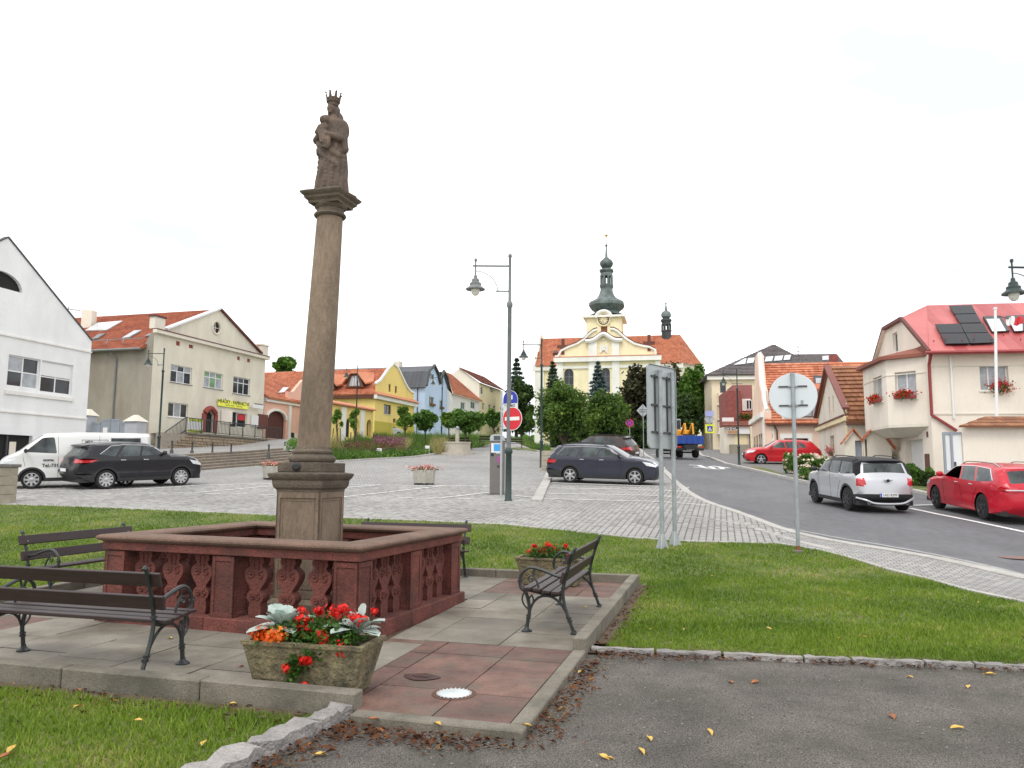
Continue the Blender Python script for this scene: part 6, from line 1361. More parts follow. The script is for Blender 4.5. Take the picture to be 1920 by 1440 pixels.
# buildings
def tilemat(name, c, c2, tw=.22, bump=.6, rough=.8):
 m = bpy.data.materials.new(name); m.use_nodes = True; N = m.node_tree.nodes; L = m.node_tree.links; b = N['Principled BSDF']; b.inputs['Roughness'].default_value = rough
 uv = N.new('ShaderNodeUVMap'); sp = N.new('ShaderNodeSeparateXYZ'); L.new(uv.outputs[0], sp.inputs[0])
 d = N.new('ShaderNodeMath'); d.operation = 'DIVIDE'; d.inputs[1].default_value = tw; L.new(sp.outputs[0], d.inputs[0])
 fl = N.new('ShaderNodeMath'); fl.operation = 'FLOOR'; L.new(d.outputs[0], fl.inputs[0]); cb = N.new('ShaderNodeCombineXYZ'); L.new(fl.outputs[0], cb.inputs[0]); L.new(sp.outputs[1], cb.inputs[1])
 wn = N.new('ShaderNodeTexWhiteNoise'); wn.noise_dimensions = '2D'; L.new(cb.outputs[0], wn.inputs[0])
 n = N.new('ShaderNodeTexNoise'); n.inputs['Scale'].default_value = .6; n.inputs['Detail'].default_value = 5; tc = N.new('ShaderNodeTexCoord'); L.new(tc.outputs['Object'], n.inputs[0])
 ad = N.new('ShaderNodeMath'); ad.operation = 'MULTIPLY_ADD'; ad.inputs[1].default_value = .5; L.new(wn.outputs[0], ad.inputs[0]); L.new(n.outputs[0], ad.inputs[2])
 r = N.new('ShaderNodeValToRGB'); r.color_ramp.elements[0].position = .45; r.color_ramp.elements[0].color = (*c, 1); r.color_ramp.elements[1].position = 1.0; r.color_ramp.elements[1].color = (*c2, 1); L.new(ad.outputs[0], r.inputs[0]); L.new(r.outputs[0], b.inputs['Base Color'])
 fr = N.new('ShaderNodeMath'); fr.operation = 'FRACT'; L.new(d.outputs[0], fr.inputs[0]); pp = N.new('ShaderNodeMath'); pp.operation = 'PINGPONG'; pp.inputs[1].default_value = .5; L.new(fr.outputs[0], pp.inputs[0])
 bp = N.new('ShaderNodeBump'); bp.inputs['Strength'].default_value = bump; bp.inputs['Distance'].default_value = .05; L.new(pp.outputs[0], bp.inputs['Height']); L.new(bp.outputs[0], b.inputs['Normal'])
 return m
T_red = tilemat('roof_tile_red', (.25, .06, .03), (.42, .13, .06)); T_or = tilemat('roof_tile_orange', (.36, .11, .055), (.58, .23, .125)); T_br = tilemat('roof_tile_brown', (.19, .075, .035), (.34, .15, .07), .18, 1.0)
T_gr = tilemat('roof_tile_grey', (.10, .085, .085), (.16, .14, .14)); T_dk = tilemat('roof_dark_red', (.17, .05, .035), (.26, .09, .06)); T_sheet = tilemat('red_sheet_roof', (.34, .05, .05), (.50, .13, .12), .55, .8, .45); T_seam = tilemat('dark_seam_roof', (.035, .04, .048), (.06, .066, .075), .55, .5, .5)
def plas(name, c, **k):
 k.setdefault('stain', tuple(x * .80 for x in c)); k.setdefault('stain_scale', .45); k.setdefault('stain_amt', .65)
 return mat(name, c, .92, k.pop('var', .05), k.pop('scale', .8), .3, 25, stretch=(1, 1, .45), fine=.03, **k)
P_white = plas('plaster_white', (.80, .80, .79)); P_off = plas('plaster_offwhite', (.76, .74, .69)); P_beige = plas('plaster_beige', (.70, .65, .53), var=.1, stain=(.55, .49, .42), stain_scale=.35, stain_amt=.6); P_grey = plas('plaster_greybrown', (.31, .285, .23), var=.2, scale=.5, stain=(.22, .185, .14), stain_scale=.35, stain_amt=.8)
P_pink = plas('plaster_pink', (.76, .46, .35)); P_yel = plas('plaster_yellow', (.82, .63, .21)); P_och = plas('plaster_ochre', (.50, .42, .07)); P_blue = plas('plaster_blue', (.50, .62, .80)); P_cream = plas('plaster_cream', (.80, .69, .43)); P_ivory = plas('plaster_ivory', (.80, .725, .62)); P_peach = plas('plaster_peach', (.82, .60, .47)); P_stone = plas('plaster_sandy', (.72, .665, .56))
P_ch = plas('church_yellow', (.86, .76, .50)); P_tw = plas('trim_white', (.82, .80, .74)); M_brick = mat('brick_maroon', (.24, .07, .06), .9, .2, 3, .3, 20); M_trimr = mat('trim_dark_red', (.13, .04, .03), .7, .1)
M_wf = mat('window_white', (.76, .76, .75), .5, 0); M_wb = mat('window_brown', (.12, .05, .03), .6, .1); M_wg = mat('window_glass', (.03, .035, .04), .06, .5, .9, spec=.5); M_curt = mat('window_curtain', (.34, .36, .38), .15, .25, 3, spec=.6); M_dark = mat('dark_opening', (.015, .014, .014), .9, .1); M_zinc = mat('zinc_gutter', (.22, .22, .22), .5, .1, metal=.4)
M_gate = mat('gate_brown', (.09, .025, .018), .7, .15, 4); M_gateg = mat('gate_grey', (.27, .30, .34), .6, .08)
def fbox(mb, fr, s0, s1, z0, z1, n0, n1): mb.hexa([fr.p(s0, z0, n0), fr.p(s1, z0, n0), fr.p(s1, z0, n1), fr.p(s0, z0, n1)], [fr.p(s0, z1, n0), fr.p(s1, z1, n0), fr.p(s1, z1, n1), fr.p(s0, z1, n1)])
def bx(parent, name, fr, s0, s1, z0, z1, n0, n1, m): mb = MB(); fbox(mb, fr, min(s0, s1), max(s0, s1), min(z0, z1), max(z0, z1), n0, n1); return mb.build(name, m, parent)
def wall(parent, fr, out_, holes, m, reveal=.16, n=0.0, name='wall'):
 mb = MB(); loops = [[fr.p(s, z, n) for s, z in out_]] + [[fr.p(s, z, n) for s, z in h] for h in holes]; V = [p for l in loops for p in l]; mb.add(V, [tuple(t) for t in tessellate_polygon(loops)])
 for h in holes:
  k = len(h); vs = [fr.p(s, z, n) for s, z in h] + [fr.p(s, z, n - reveal) for s, z in h]; mb.add(vs, [(i, (i + 1) % k, k + (i + 1) % k, k + i) for i in range(k)])
 return mb.build(name, m, parent, recalc=0)
def rect(s0, s1, z0, z1): return [(s0, z0), (s1, z0), (s1, z1), (s0, z1)]
def pr(fr, u0, v0, u1, v1, n=0.0):
 """top-left and bottom-right pixels -> s0, s1, z0, z1"""
 a = fr.px(u0, v0, n); b = fr.px(u1, v1, n); return min(a[0], b[0]), max(a[0], b[0]), min(a[1], b[1]), max(a[1], b[1])
def window(parent, fr, s0, s1, z0, z1, cols=2, rows=(1.0,), m=None, g=None, dep=.10, fw=.06, sill=None, lab=None, name='window'):
 m = m or M_wf; g = g or M_wg; fw = min(fw, (s1 - s0) * .14, (z1 - z0) * .14); mb = MB(); nb, nf = -dep - .05, -dep
 fbox(mb, fr, s0, s1, z0, z0 + fw, nb, nf); fbox(mb, fr, s0, s1, z1 - fw, z1, nb, nf); fbox(mb, fr, s0, s0 + fw, z0 + fw, z1 - fw, nb, nf); fbox(mb, fr, s1 - fw, s1, z0 + fw, z1 - fw, nb, nf)
 ss = [s0 + fw * .5 + (s1 - s0 - fw) * i / cols for i in range(cols + 1)]; zz = [z0 + fw * .5];
 for r in rows: zz.append(zz[-1] + (z1 - z0 - fw) * r / sum(rows))
 for s in ss[1:-1]: fbox(mb, fr, s - fw * .5, s + fw * .5, z0 + fw, z1 - fw, nb, nf - .006)
 for z in zz[1:-1]: fbox(mb, fr, s0 + fw, s1 - fw, z - fw * .45, z + fw * .45, nb, nf - .012)
 w = mb.build(name, m, parent);
 if lab: w['label'] = lab
 for i in range(cols):
  for j in range(len(rows)):
   mb = MB(); q = fw * .4; mb.poly([fr.p(ss[i] + q * 0, zz[j], nf - .03), fr.p(ss[i + 1], zz[j], nf - .03), fr.p(ss[i + 1], zz[j + 1], nf - .03), fr.p(ss[i], zz[j + 1], nf - .03)]); mb.build('pane', g if not isinstance(g, (list, tuple)) else g[(i + j) % len(g)], w, recalc=0)
 if sill: mb = MB(); fbox(mb, fr, s0 - .06, s1 + .06, z0 - .05, z0 - .003, -dep, .06); mb.build('sill', sill, w)
 return w
def roof(parent, A, B, C, D, rows, m, step=.035, name='roof', parts=False, course='tile_course', back=.10):
 """A,B eave left/right; C,D ridge right/left: stepped courses of tiles"""
 A, B, C, D = map(Vector, (A, B, C, D)); nn = (B - A).cross(D - A); nn = nn.normalized() if nn.length > 1e-6 else (B - A).cross(C - A).normalized()
 if nn.z < 0: nn = -nn
 base = MB(); base.hexa([A - nn * back, B - nn * back, C - nn * back, D - nn * back], [A, B, C, D]); ro = base.build(name, m, parent); e = (B - A).normalized()
 allmb = MB(); allmb.uv = []
 for i in range(rows):
  f0, f1 = i / rows, (i + 1) / rows; a = A.lerp(D, f0); b = B.lerp(C, f0); c = B.lerp(C, min(f1 + .12 / rows, 1)); d = A.lerp(D, min(f1 + .12 / rows, 1)); h = nn * step
  vs = [a + nn * .004, b + nn * .004, b + h, a + h, c + nn * .006, d + nn * .006]; uv = [((p - A).dot(e), float(i)) for p in vs]
  if parts: mb = MB(); mb.add(vs, [(0, 1, 2, 3), (3, 2, 4, 5)]); mb.uv = uv; mb.build(course, m, ro, recalc=0)
  else: allmb.add(vs, [(0, 1, 2, 3), (3, 2, 4, 5)]); allmb.uv += uv
 if not parts: o = allmb.build('tile_rows', m, ro, recalc=0); o['kind'] = 'stuff'
 ro['plane'] = 1; PLANES[ro] = (A, nn); return ro
PLANES = {}
def hit(P, nn, u, v, off=0.0): d = ray(u, v); C0 = Vector((0, 0, EYE)); t = (P + nn * off - C0).dot(nn) / d.dot(nn); return C0 + d * t
def onroof(parent, name, ro, px, th, m, lab=None, off=0.05):
 P, nn = PLANES[ro]; q = [hit(P, nn, u, v, off) for u, v in px]; mb = MB(); mb.hexa(q, [p + nn * th for p in q]); o = mb.build(name, m, parent)
 if lab: o['label'] = lab
 return o
def pipe(parent, pts, r, m, name='downpipe'): mb = MB(); mb.tube(pts, r, 6); return mb.build(name, m, parent, smooth=1)
GRP = 'houses round the square'
def bld(name, lab, fr, s=0, cat='house'): return thing(name, lab, cat, (fr.p(s, 0).x, fr.p(s, 0).y, hz(fr.p(s, 0).x, fr.p(s, 0).y)), fr.a, GRP)
A74 = math.radians(74)
fr = Fr(PY(166, 790, 38), math.radians(77)); b = bld('white_house', 'large white gabled house at the left edge behind the white van', fr)
sa, za = fr.px(15, 446); se, ze = fr.px(172, 640); sl = 2 * sa - se
def pq(fr, pts, n=0.0): return [fr.px(u, v, n) for u, v in pts]
w1 = pr(fr, 17, 664, 72.5, 731); w2 = pr(fr, 79, 675, 134, 742); sh = pr(fr, -30, 812, 57, 875); cx_, cz_ = fr.px(2, 539); rr_, _ = fr.px(42.5, 545.5); rad = rr_ - cx_; hgt = fr.px(4, 508)[1] - cz_
lun = [(cx_ + rad * math.cos(a), cz_ + hgt * math.sin(a)) for a in np.linspace(0, math.pi, 14)]
wall(b, fr, [(sl, 0), (se, 0), (se, ze), (sa, za), (sl, ze)], [rect(*w1), rect(*w2), rect(*sh), lun], P_white, .2)
window(b, fr, *w1, 2, (1, 1), g=[M_wg, M_curt]); w_ = window(b, fr, *w2, 2, (1, 1), g=M_wg); bx(w_, 'blind', fr, w2[0] + .07, w2[1] - .07, (w2[2] + w2[3]) / 2 + .05, w2[3] - .07, -.12, -.085, M_wf)
mb = MB(); mb.poly([fr.p(s, z, -.15) for s, z in lun]); mb.build('lunette_window', M_dark, b); bx(b, 'shop_opening', fr, sh[0], sh[1], sh[2], sh[3], -.6, -.19, M_dark); s_ = pr(fr, 24, 828, 34, 855); bx(b, 'poster', fr, *s_, -.18, -.16, P_ivory); bx(b, 'shop_mullion', fr, sh[1] - 1.25, sh[1] - 1.17, sh[2], sh[3], -.18, -.10, m_steel)
for (u, v), h in (((172, 661), .07), ((157, 785), .06)): z = fr.px(u, v)[1]; bx(b, 'string_course', fr, sl, se, z - h / 2, z + h / 2, 0.001, .07, P_off)
a_ = pr(fr, 8, 737, 136, 753); z = fr.px(136, 753)[1]; bx(b, 'sill_band', fr, a_[0], a_[1], z, z + .16, .001, .09, P_off)
fb = Fr(fr.p(0, 0), fr.a); D = 11
for s0, z0, s1, z1 in ((sl, ze, sa, za), (se, ze, sa, za)):
 roof(b, fr.p(s0, z0 - .06, -.04), fr.p(s0, z0 - .06, -D), fr.p(s1, z1 - .06, -D), fr.p(s1, z1 - .06, -.04), 30, T_gr, .02); mb = MB(); mb.bar(fr.p(s0, z0 + .04, -.06), fr.p(s1, z1 + .04, -.06), .22, .06); mb.build('verge', m_steel, b)
fs = fr.side(se, 1, 0); wall(b, fs, rect(0, D, 0, ze), [], P_white)
bk = Fr(fr.p(0, 0, -D), fr.a); wall(b, bk, [(sl, 0), (se, 0), (se, ze), (sa, za), (sl, ze)], [], P_white)
fr = Fr(PY(285, 700, 50), A74); b = bld('shop_house', 'beige gabled house with a yellow toy and stationery shop sign', fr)
O0 = pq(fr, [(286, 622), (310, 618), (411, 580), (489, 664), (498, 668)]); s1_ = O0[-1][0]; zb_ = hz(fr.O.x, fr.O.y) - .5
W = [pr(fr, 321, 682.5, 359, 722), pr(fr, 383.5, 695, 417, 731), pr(fr, 438, 705, 468, 742), pr(fr, 316, 753.5, 352, 784.5)]; door = pr(fr, 385, 770, 399, 811); shp = pr(fr, 433, 772, 462.5, 802.5)
vents = [pr(fr, 330.4, 639, 337.5, 649), pr(fr, 354.4, 645.5, 362, 654), pr(fr, 444.8, 668, 450, 676), pr(fr, 463.5, 672, 469, 680)]; oc = fr.px(405.4, 614.4); ro_ = .46
ocl = [(oc[0] + ro_ * math.cos(a), oc[1] + ro_ * 1.05 * math.sin(a)) for a in np.linspace(0, 2 * math.pi, 18, endpoint=False)]
dl = [(door[0], door[2]), (door[1], door[2]), (door[1], door[3] - .25), ((door[0] + door[1]) / 2, door[3] + .1), (door[0], door[3] - .25)]
wall(b, fr, [(0, zb_), (s1_, zb_)] + [(s1_, O0[-1][1]), (O0[3][0], O0[3][1]), O0[2], O0[1], (0, O0[0][1])], [rect(*w) for w in W] + [dl, rect(*shp), ocl] + [rect(*v) for v in vents], P_beige, .18)
for w, g_ in zip(W[:3], ([M_wg, M_curt], [M_curt, mat('green_curtain', (.16, .30, .14), .3, .3, 3)], M_wg)): window(b, fr, *w, 3, (2.1, 1), g=g_, sill=M_zinc)
window(b, fr, *W[3], 3, (1,), sill=M_wf, g=[M_wg, M_curt]); bx(b, 'doorway', fr, door[0] - .1, door[1] + .1, door[2], door[3] + .2, -.7, -.17, M_dark)
dm = M_redst = mat('door_surround_red', (.26, .06, .045), .9, .15, 6)
for s0, s1 in ((door[0] - .35, door[0]), (door[1], door[1] + .35)): bx(b, 'door_surround', fr, s0, s1, door[2], door[3] - .2, .001, .12, dm)
mb = MB(); mb.tube([fr.p(door[0] - .15 + (door[1] - door[0] + .3) * f, door[3] - .25 + .36 * math.sin(math.pi * f) + .1, .06) for f in np.linspace(0, 1, 9)], .2, 6); mb.build('door_arch', dm, b)
bx(b, 'shop_door', fr, shp[0], shp[0] + (shp[1] - shp[0]) * .4, shp[2], shp[3], -.4, -.17, M_dark); wn = window(b, fr, shp[0] + (shp[1] - shp[0]) * .42, shp[1], shp[2], shp[3], 1, (1,), name='shop_window'); bx(wn, 'poster', fr, shp[0] + (shp[1] - shp[0]) * .5, shp[1] - .15, shp[3] - .55, shp[3] - .12, -.12, -.09, mat('poster_red', (.55, .02, .03), .6))
for v in vents: bx(b, 'vent_brick', fr, *v, -.17, -.06, M_redst)
mb = MB(); mb.poly([fr.p(s, z, -.14) for s, z in ocl]); o = mb.build('round_window', M_wg, b); mb = MB(); mb.tube([fr.p(s, z, .02) for s, z in ocl], .09, 5, closed=True); mb.bar(fr.p(oc[0], oc[1] - ro_, -.1), fr.p(oc[0], oc[1] + ro_, -.1), .06); mb.bar(fr.p(oc[0] - ro_, oc[1], -.1), fr.p(oc[0] + ro_, oc[1], -.1), .05); mb.build('round_frame', P_stone, o)
zc0 = fr.px(311, 626)[1]; zc1 = fr.px(491, 669)[1]; mb = MB(); fbox(mb, fr, -.15, s1_ + .15, min(zc0, zc1) - .12, min(zc0, zc1) + .10, .001, .32); mb.build('cornice', P_stone, b); bx(b, 'cornice_flashing', fr, -.15, s1_ + .15, min(zc0, zc1) + .103, min(zc0, zc1) + .16, .001, .36, M_trimr)
for a_, c_, mm in ((O0[1], O0[2], M_wf), (O0[2], O0[3], M_trimr)): mb = MB(); mb.bar(fr.p(a_[0], a_[1] + .05, -.05), fr.p(c_[0], c_[1] + .05, -.05), .5, .12); mb.build('verge', mm, b)
for s in (0.35, s1_ - .3): bx(b, 'corner_block', fr, s - .5, s + .45, zc0 + .17, zc0 + .95, -.3, .12, P_stone); bx(b, 'corner_cap', fr, s - .58, s + .53, zc0 + .953, zc0 + 1.08, -.36, .18, M_trimr if s < 1 else P_stone)
sg = pr(fr, 411.5, 748, 467, 768, .2); so = bx(b, 'shop_sign', fr, *sg, .06, .14, mat('sign_yellow_board', (.85, .85, .10), .5)); MX = Matrix(((fr.e.x, 0, fr.n.x, 0), (fr.e.y, 0, fr.n.y, 0), (0, 1, 0, 0), (0, 0, 0, 1)))
def ftext(parent, fr, s, z, n, txt, size, m, **k): M_ = Matrix.Translation(fr.p(s, z, n)) @ Matrix(((fr.e.x, 0, fr.n.x, 0), (fr.e.y, 0, fr.n.y, 0), (0, 1, 0, 0), (0, 0, 0, 1))); return text_obj(txt, size, M_, m, parent, **k)
wS = sg[1] - sg[0]; tt = ftext(b, fr, (sg[0] + sg[1]) / 2, (sg[2] + sg[3]) / 2 + .12, .145, 'HRAČKY - PAPÍRNICTVÍ', wS / 10.2, m_ink, bold=.008); ftext(b, fr, (sg[0] + sg[1]) / 2, sg[2] + .14, .145, 'kancelářské potřeby      školní potřeby', wS / 28, m_ink)
bl_ = pr(fr, 475, 757, 494, 767, .5); bx(b, 'hanging_sign', fr, *bl_, .4, .5, M_wf); bx(b, 'hanging_sign_line', fr, bl_[0] + .1, bl_[1] - .1, bl_[2] + .3, bl_[2] + .36, .5, .51, m_ink)
for q, mm, nm in (((414, 768, 433, 795), P_ivory, 'notice_board'), ((470, 778, 482, 800), M_wf, 'notice_case'), ((483, 776, 500, 805), M_trimr, 'notice_case')): q_ = pr(fr, *q); bx(b, nm, fr, *q_, .03, .10, mm)
fs = Fr(fr.O, fr.a - math.pi / 2); zev = fs.px(230, 657)[1]; wall(b, fs, [(-15, zb_), (0, zb_), (0, O0[0][1]), (-.25, O0[0][1]), (-.9, zev), (-15, zev)], [], P_grey)
RA = hit; Apx = fr.p(O0[2][0], O0[2][1], 0); ev0 = fs.p(-.55, zev + .05, .45); ev1 = fs.p(-15, zev + .05, .45); rb = Apx - fr.n * 15
r1 = roof(b, ev1, ev0, Apx - fr.n * .25, rb, 34, T_red, .05); roof(b, fr.p(s1_ + .3, zev + .1, -.25), fr.p(s1_ + .3, zev + .1, -15), rb, Apx - fr.n * .25, 30, T_red)
gm = MB(); gm.tube([fs.p(-.6, zev - .02, .5), fs.p(-15, zev - .02, .5)], .09, 6); gm.build('gutter', M_zinc, b); gm = MB();
for s in np.arange(-14, -1, 1.3): gm.bar(fs.p(s, zev + .45, .2), fs.p(s, zev + .75, .1), .05)
gm.tube([fs.p(-.8, zev + .75, .08), fs.p(-15, zev + .75, .08)], .035, 5); gm.build('snow_guard', M_zinc, b)['kind'] = 'stuff'
sx = fs.px(218, 700)[0]; pipe(b, [fs.p(sx - .3, zev - .05, .45), fs.p(sx, zev - .6, .08), fs.p(sx, zb_ + .8, .08)], .06, M_zinc)
gl_ = mat('rooflight_glass', (.55, .58, .60), .1, .1); onroof(b, 'roof_glazing', r1, [(160, 621), (200, 620), (230, 603), (183, 607)], .08, gl_); onroof(b, 'skylight', r1, [(229, 636), (243, 634), (266, 621), (252, 622)], .1, M_curt); onroof(b, 'skylight', r1, [(173, 638), (184, 636), (198, 627), (184, 629)], .1, M_zinc); onroof(b, 'skylight', r1, [(272, 633), (284, 631), (285, 627), (279, 628)], .1, M_zinc)
P_, nn_ = PLANES[r1]; ch = hit(P_, nn_, 166, 612); mb = MB(); mb.box(ch.x - .38, ch.x + .38, ch.y - .35, ch.y + .35, ch.z - 1, PY(166, 583, ch.y).z); mb.build('chimney', P_stone, b); zt = PY(150, 575, ch.y).z
an_ = thing('tv_antenna', 'thin television antenna beside the chimney of the shop house', 'antenna', (ch.x - 1.6, ch.y, ch.z)); mb = MB(); mb.tube([(0, 0, 0), (0, 0, zt - ch.z)], .03, 4); mb.build('mast', m_steel, an_, world=0); mb = MB(); mb.tube([(-1.0, 0, zt - ch.z - .1), (.9, 0, zt - ch.z - .3)], .02, 4); [mb.tube([(x, -.3, zt - ch.z - .15 - x * .1), (x, .3, zt - ch.z - .15 - x * .1)], .012, 3) for x in (-.8, -.5, -.2, .2, .5, .8)]; mb.build('boom', m_steel, an_, world=0)
for i, (s, z0) in enumerate(((3, -.9), (9, .2))): pass
fg = Fr(PY(172, 830, 46), fr.a - math.pi / 2 + .0); t = thing('courtyard_gate', 'pale grey double gate between two capped piers beside the shop house', 'gate', (fg.O.x, fg.O.y, hz(fg.O.x, fg.O.y)), fg.a)
g0, g1 = fg.px(172, 800)[0], fg.px(243, 800)[0]; zt0 = fg.px(205, 789)[1]; zg = hz(fg.O.x, fg.O.y) - .2
for k in range(4):
 a_ = g0 + (g1 - g0) * k / 4; c_ = g0 + (g1 - g0) * (k + 1) / 4; za_ = zt0 + (.0 if k in (1, 2) else -.18); bx(t, 'gate_panel', fg, a_ + .04, c_ - .04, zg, za_, -.05, 0, M_gateg); bx(t, 'gate_frame', fg, a_ + .04, c_ - .04, za_ + .002, za_ + .1, -.06, .02, M_gateg)
bx(t, 'notice', fg, g0 + (g1 - g0) * .31, g0 + (g1 - g0) * .43, zt0 - .75, zt0 - .4, .005, .02, M_wf)
for u0, u1, v in ((160, 173, 772), (243, 266, 783)):
 a_, c_ = fg.px(u0, v)[0], fg.px(u1, v)[0]; zz = fg.px(u0, v)[1]; bx(t, 'pier', fg, a_, c_, zg, zz - .25, -.4, .35, mat('pier_grey', (.42, .43, .46), .9, .08)); mb = MB(); q = [fg.p(s, zz - .245, n) for s, n in ((a_ - .1, -.5), (c_ + .1, -.5), (c_ + .1, .45), (a_ - .1, .45))]; tp = [fg.p((a_ + c_) / 2 + x, zz + .15, n) for x, n in ((-.1, -.1), (.1, -.1), (.1, .05), (-.1, .05))]; mb.hexa(q, tp); mb.build('pier_cap', P_stone, t)
fw_ = Fr(PY(300, 843, 48.0), math.atan2(PY(532, 828, 63).y - 48.0, PY(532, 828, 63).x - PY(300, 843, 48).x)); t = thing('retaining_wall', 'rubble stone retaining wall with terrace railing below the shop house', 'wall', (fw_.O.x, fw_.O.y, 2.5), fw_.a)
zt0 = fw_.px(353, 811)[1]; s0 = fw_.px(353, 811)[0]; sE = fw_.px(533, 828)[0]; zt1 = fw_.px(530, 828)[1]
m_rub = islandmat('rubble_stone', [(.20, .15, .10), (.32, .25, .17), (.24, .15, .11), (.38, .32, .24), (.17, .14, .11)], .9, .6, 20)
bx(t, 'mortar_core', fw_, .2, sE, 1.8, min(zt0, zt1) - .02, -.5, -.04, mat('mortar', (.30, .26, .21), .95, .15, 5))
def rubble():
 z = 2.2; ztop = min(zt0, zt1) - .1
 while z < ztop:
  hh_ = random.uniform(.16, .30); hh_ = min(hh_, ztop - z + .01); s = .1 if z < 2.6 else s0 * min(1, (z - 2.6) / (ztop - 2.6))
  while s < sE:
   w_ = random.uniform(.22, .55); g_ = .02; j = lambda: random.uniform(-.035, .035); c = [(s + g_ + j(), z + g_ + j() * .5), (s + w_ / 2, z + g_ + j() * .5), (s + w_ - g_ + j(), z + g_ + j() * .5), (s + w_ - g_ + j(), z + hh_ - g_), (s + w_ / 2 + j(), z + hh_ - g_ + j() * .4), (s + g_ + j(), z + hh_ - g_)]
   o = random.uniform(.0, .05); n = 6; mb = MB(); mb.v = [tuple(fw_.p(a, q, -.05)) for a, q in c] + [tuple(fw_.p(a * .9 + (s + w_ / 2) * .1, q * .9 + (z + hh_ / 2) * .1, o + .02)) for a, q in c]; mb.f = [tuple(range(6, 12))] + [(i, (i + 1) % 6, 6 + (i + 1) % 6, 6 + i) for i in range(6)]
   mb.build('stone', m_rub, t, recalc=0); s += w_
  z += hh_
rubble()
bx(t, 'coping', fw_, s0 - .05, sE + .1, min(zt0, zt1) - .0, min(zt0, zt1) + .13, -.55, .08, m_kerb2)
sheet('terrace_floor', [tuple(fw_.p(s0, 0, -.2).xy), tuple(fw_.p(sE, 0, -.2).xy), tuple(fw_.p(sE, 0, -4).xy), tuple(fw_.p(s0 - 2, 0, -4).xy)], 0, m_walk, 2, zfun=lambda x, y: x * 0 + min(zt0, zt1) + .02)
zr_ = min(zt0, zt1) + .13; mb = MB(); mb.bar(fw_.p(s0, zr_ + .95, -.2), fw_.p(sE, zr_ + .95, -.2), .05); mb.bar(fw_.p(s0, zr_ + .1, -.2), fw_.p(sE, zr_ + .1, -.2), .04); mb.build('handrail', m_steel, t); mb = MB()
for s in np.arange(s0 + .15, sE, .17): mb.bar(fw_.p(s, zr_ + .1, -.2), fw_.p(s, zr_ + .95, -.2), .022)
mb.build('railing_bars', m_steel, t)['kind'] = 'stuff'
for s in np.arange(s0, sE, 1.7): mb = MB(); mb.bar(fw_.p(s, zr_, -.2), fw_.p(s, zr_ + 1.0, -.2), .06); mb.build('railing_post', m_steel, t)
st_ = thing('stone_stairs', 'flight of stone stairs with a metal handrail rising to the shop terrace', 'stairs', (fw_.O.x, fw_.O.y, 2.5), fw_.a); N_ = 9; z0_ = 2.55
for i in range(N_): bx(st_, 'step', fw_, s0 * i / N_ + .1, s0 + .0, z0_ + (zr_ - .1 - z0_) * i / N_, z0_ + (zr_ - .1 - z0_) * (i + 1) / N_ - .004, -1.9, -.45, m_kerb2)
mb = MB(); mb.hexa([fw_.p(0, 2.3, -.45), fw_.p(s0, 2.3, -.45), fw_.p(s0, 2.3, -.1), fw_.p(0, 2.3, -.1)], [fw_.p(0, z0_ + .15, -.45), fw_.p(s0, zr_ + .05, -.45), fw_.p(s0, zr_ + .05, -.1), fw_.p(0, z0_ + .15, -.1)]); mb.build('stringer', m_kerb2, st_)
mb = MB();
for h in (.2, 1.05): mb.bar(fw_.p(0, z0_ + h, -.25), fw_.p(s0, zr_ + h - .1, -.25), .05)
mb.build('handrail', m_steel, st_); mb = MB()
for f in np.linspace(.03, .97, 20): mb.bar(fw_.p(s0 * f, z0_ + (zr_ - .1 - z0_) * f + .2, -.25), fw_.p(s0 * f, z0_ + (zr_ - .1 - z0_) * f + 1.05, -.25), .022)
mb.build('railing_bars', m_steel, st_)['kind'] = 'stuff'
q = pr(fr, 354, 783, 380, 812, 1.2); o = bx(b, 'banner', fr, *q, 1.15, 1.2, M_wf); o['label'] = 'white and green banner by the stairs'
for f0, f1, mm in ((.0, .2, (.05, .35, .05)), (.78, 1.0, (.25, .55, .03))): bx(b, 'banner_stripe', fr, q[0], q[1], q[2] + (q[3] - q[2]) * f0, q[2] + (q[3] - q[2]) * f1, 1.2, 1.215, mat('banner_green%d' % (f0 > .5), mm, .6, .6, 3, col2=(.8, .75, .05)))
ps = thing('plaza_steps', 'broad flight of low brown stone steps at the upper side of the square', 'steps', (-15, 42, 2)); sb = [Vector((*p, 0)) for p in steps_bot]; m_st = mat('step_stone', (.20, .165, .125), .9, .2, 3, .3, 40, stain=(.12, .10, .08), stain_amt=.7)
L0 = sb[0] + (sb[0] - sb[2]).normalized() * 5; R0 = sb[2] + (sb[2] - sb[0]).normalized() * .6; nv = Vector((-(R0 - L0).y, (R0 - L0).x, 0)).normalized(); nv = nv if nv.x < 0 else -nv
for i in range(6):
 a_ = L0 + nv * .42 * i; c_ = R0 + nv * .42 * i; zq_ = lambda p, i=i: hz(*(p - nv * (.42 * i + .2)).xy) + .125 * (i + 1); e_ = (c_ - a_).normalized()
 for k in range(4): p0 = a_.lerp(c_, k / 4) + e_ * .01; p1 = a_.lerp(c_, (k + 1) / 4) - e_ * .01; mb = MB(); mb.hexa([p0 + Vector((0, 0, 1.2)), p1 + Vector((0, 0, 1.2)), p1 + nv * .46 + Vector((0, 0, 1.2)), p0 + nv * .46 + Vector((0, 0, 1.2))], [Vector((*p.xy, z_)) for p, z_ in zip((p0, p1, p1 + nv * .46, p0 + nv * .46), (zq_(p0), zq_(p1), zq_(p1), zq_(p0)))]); mb.build('step', m_st, ps, bevel=.012)
up_ = [tuple((L0 + nv * 2.4).xy), tuple((R0 + nv * 2.4).xy), tuple(R0.xy), G2(575, 861, y0=44), (-12.2, 52), (-16, 62), (-21, 72), (-30, 60), (-30, 42)]
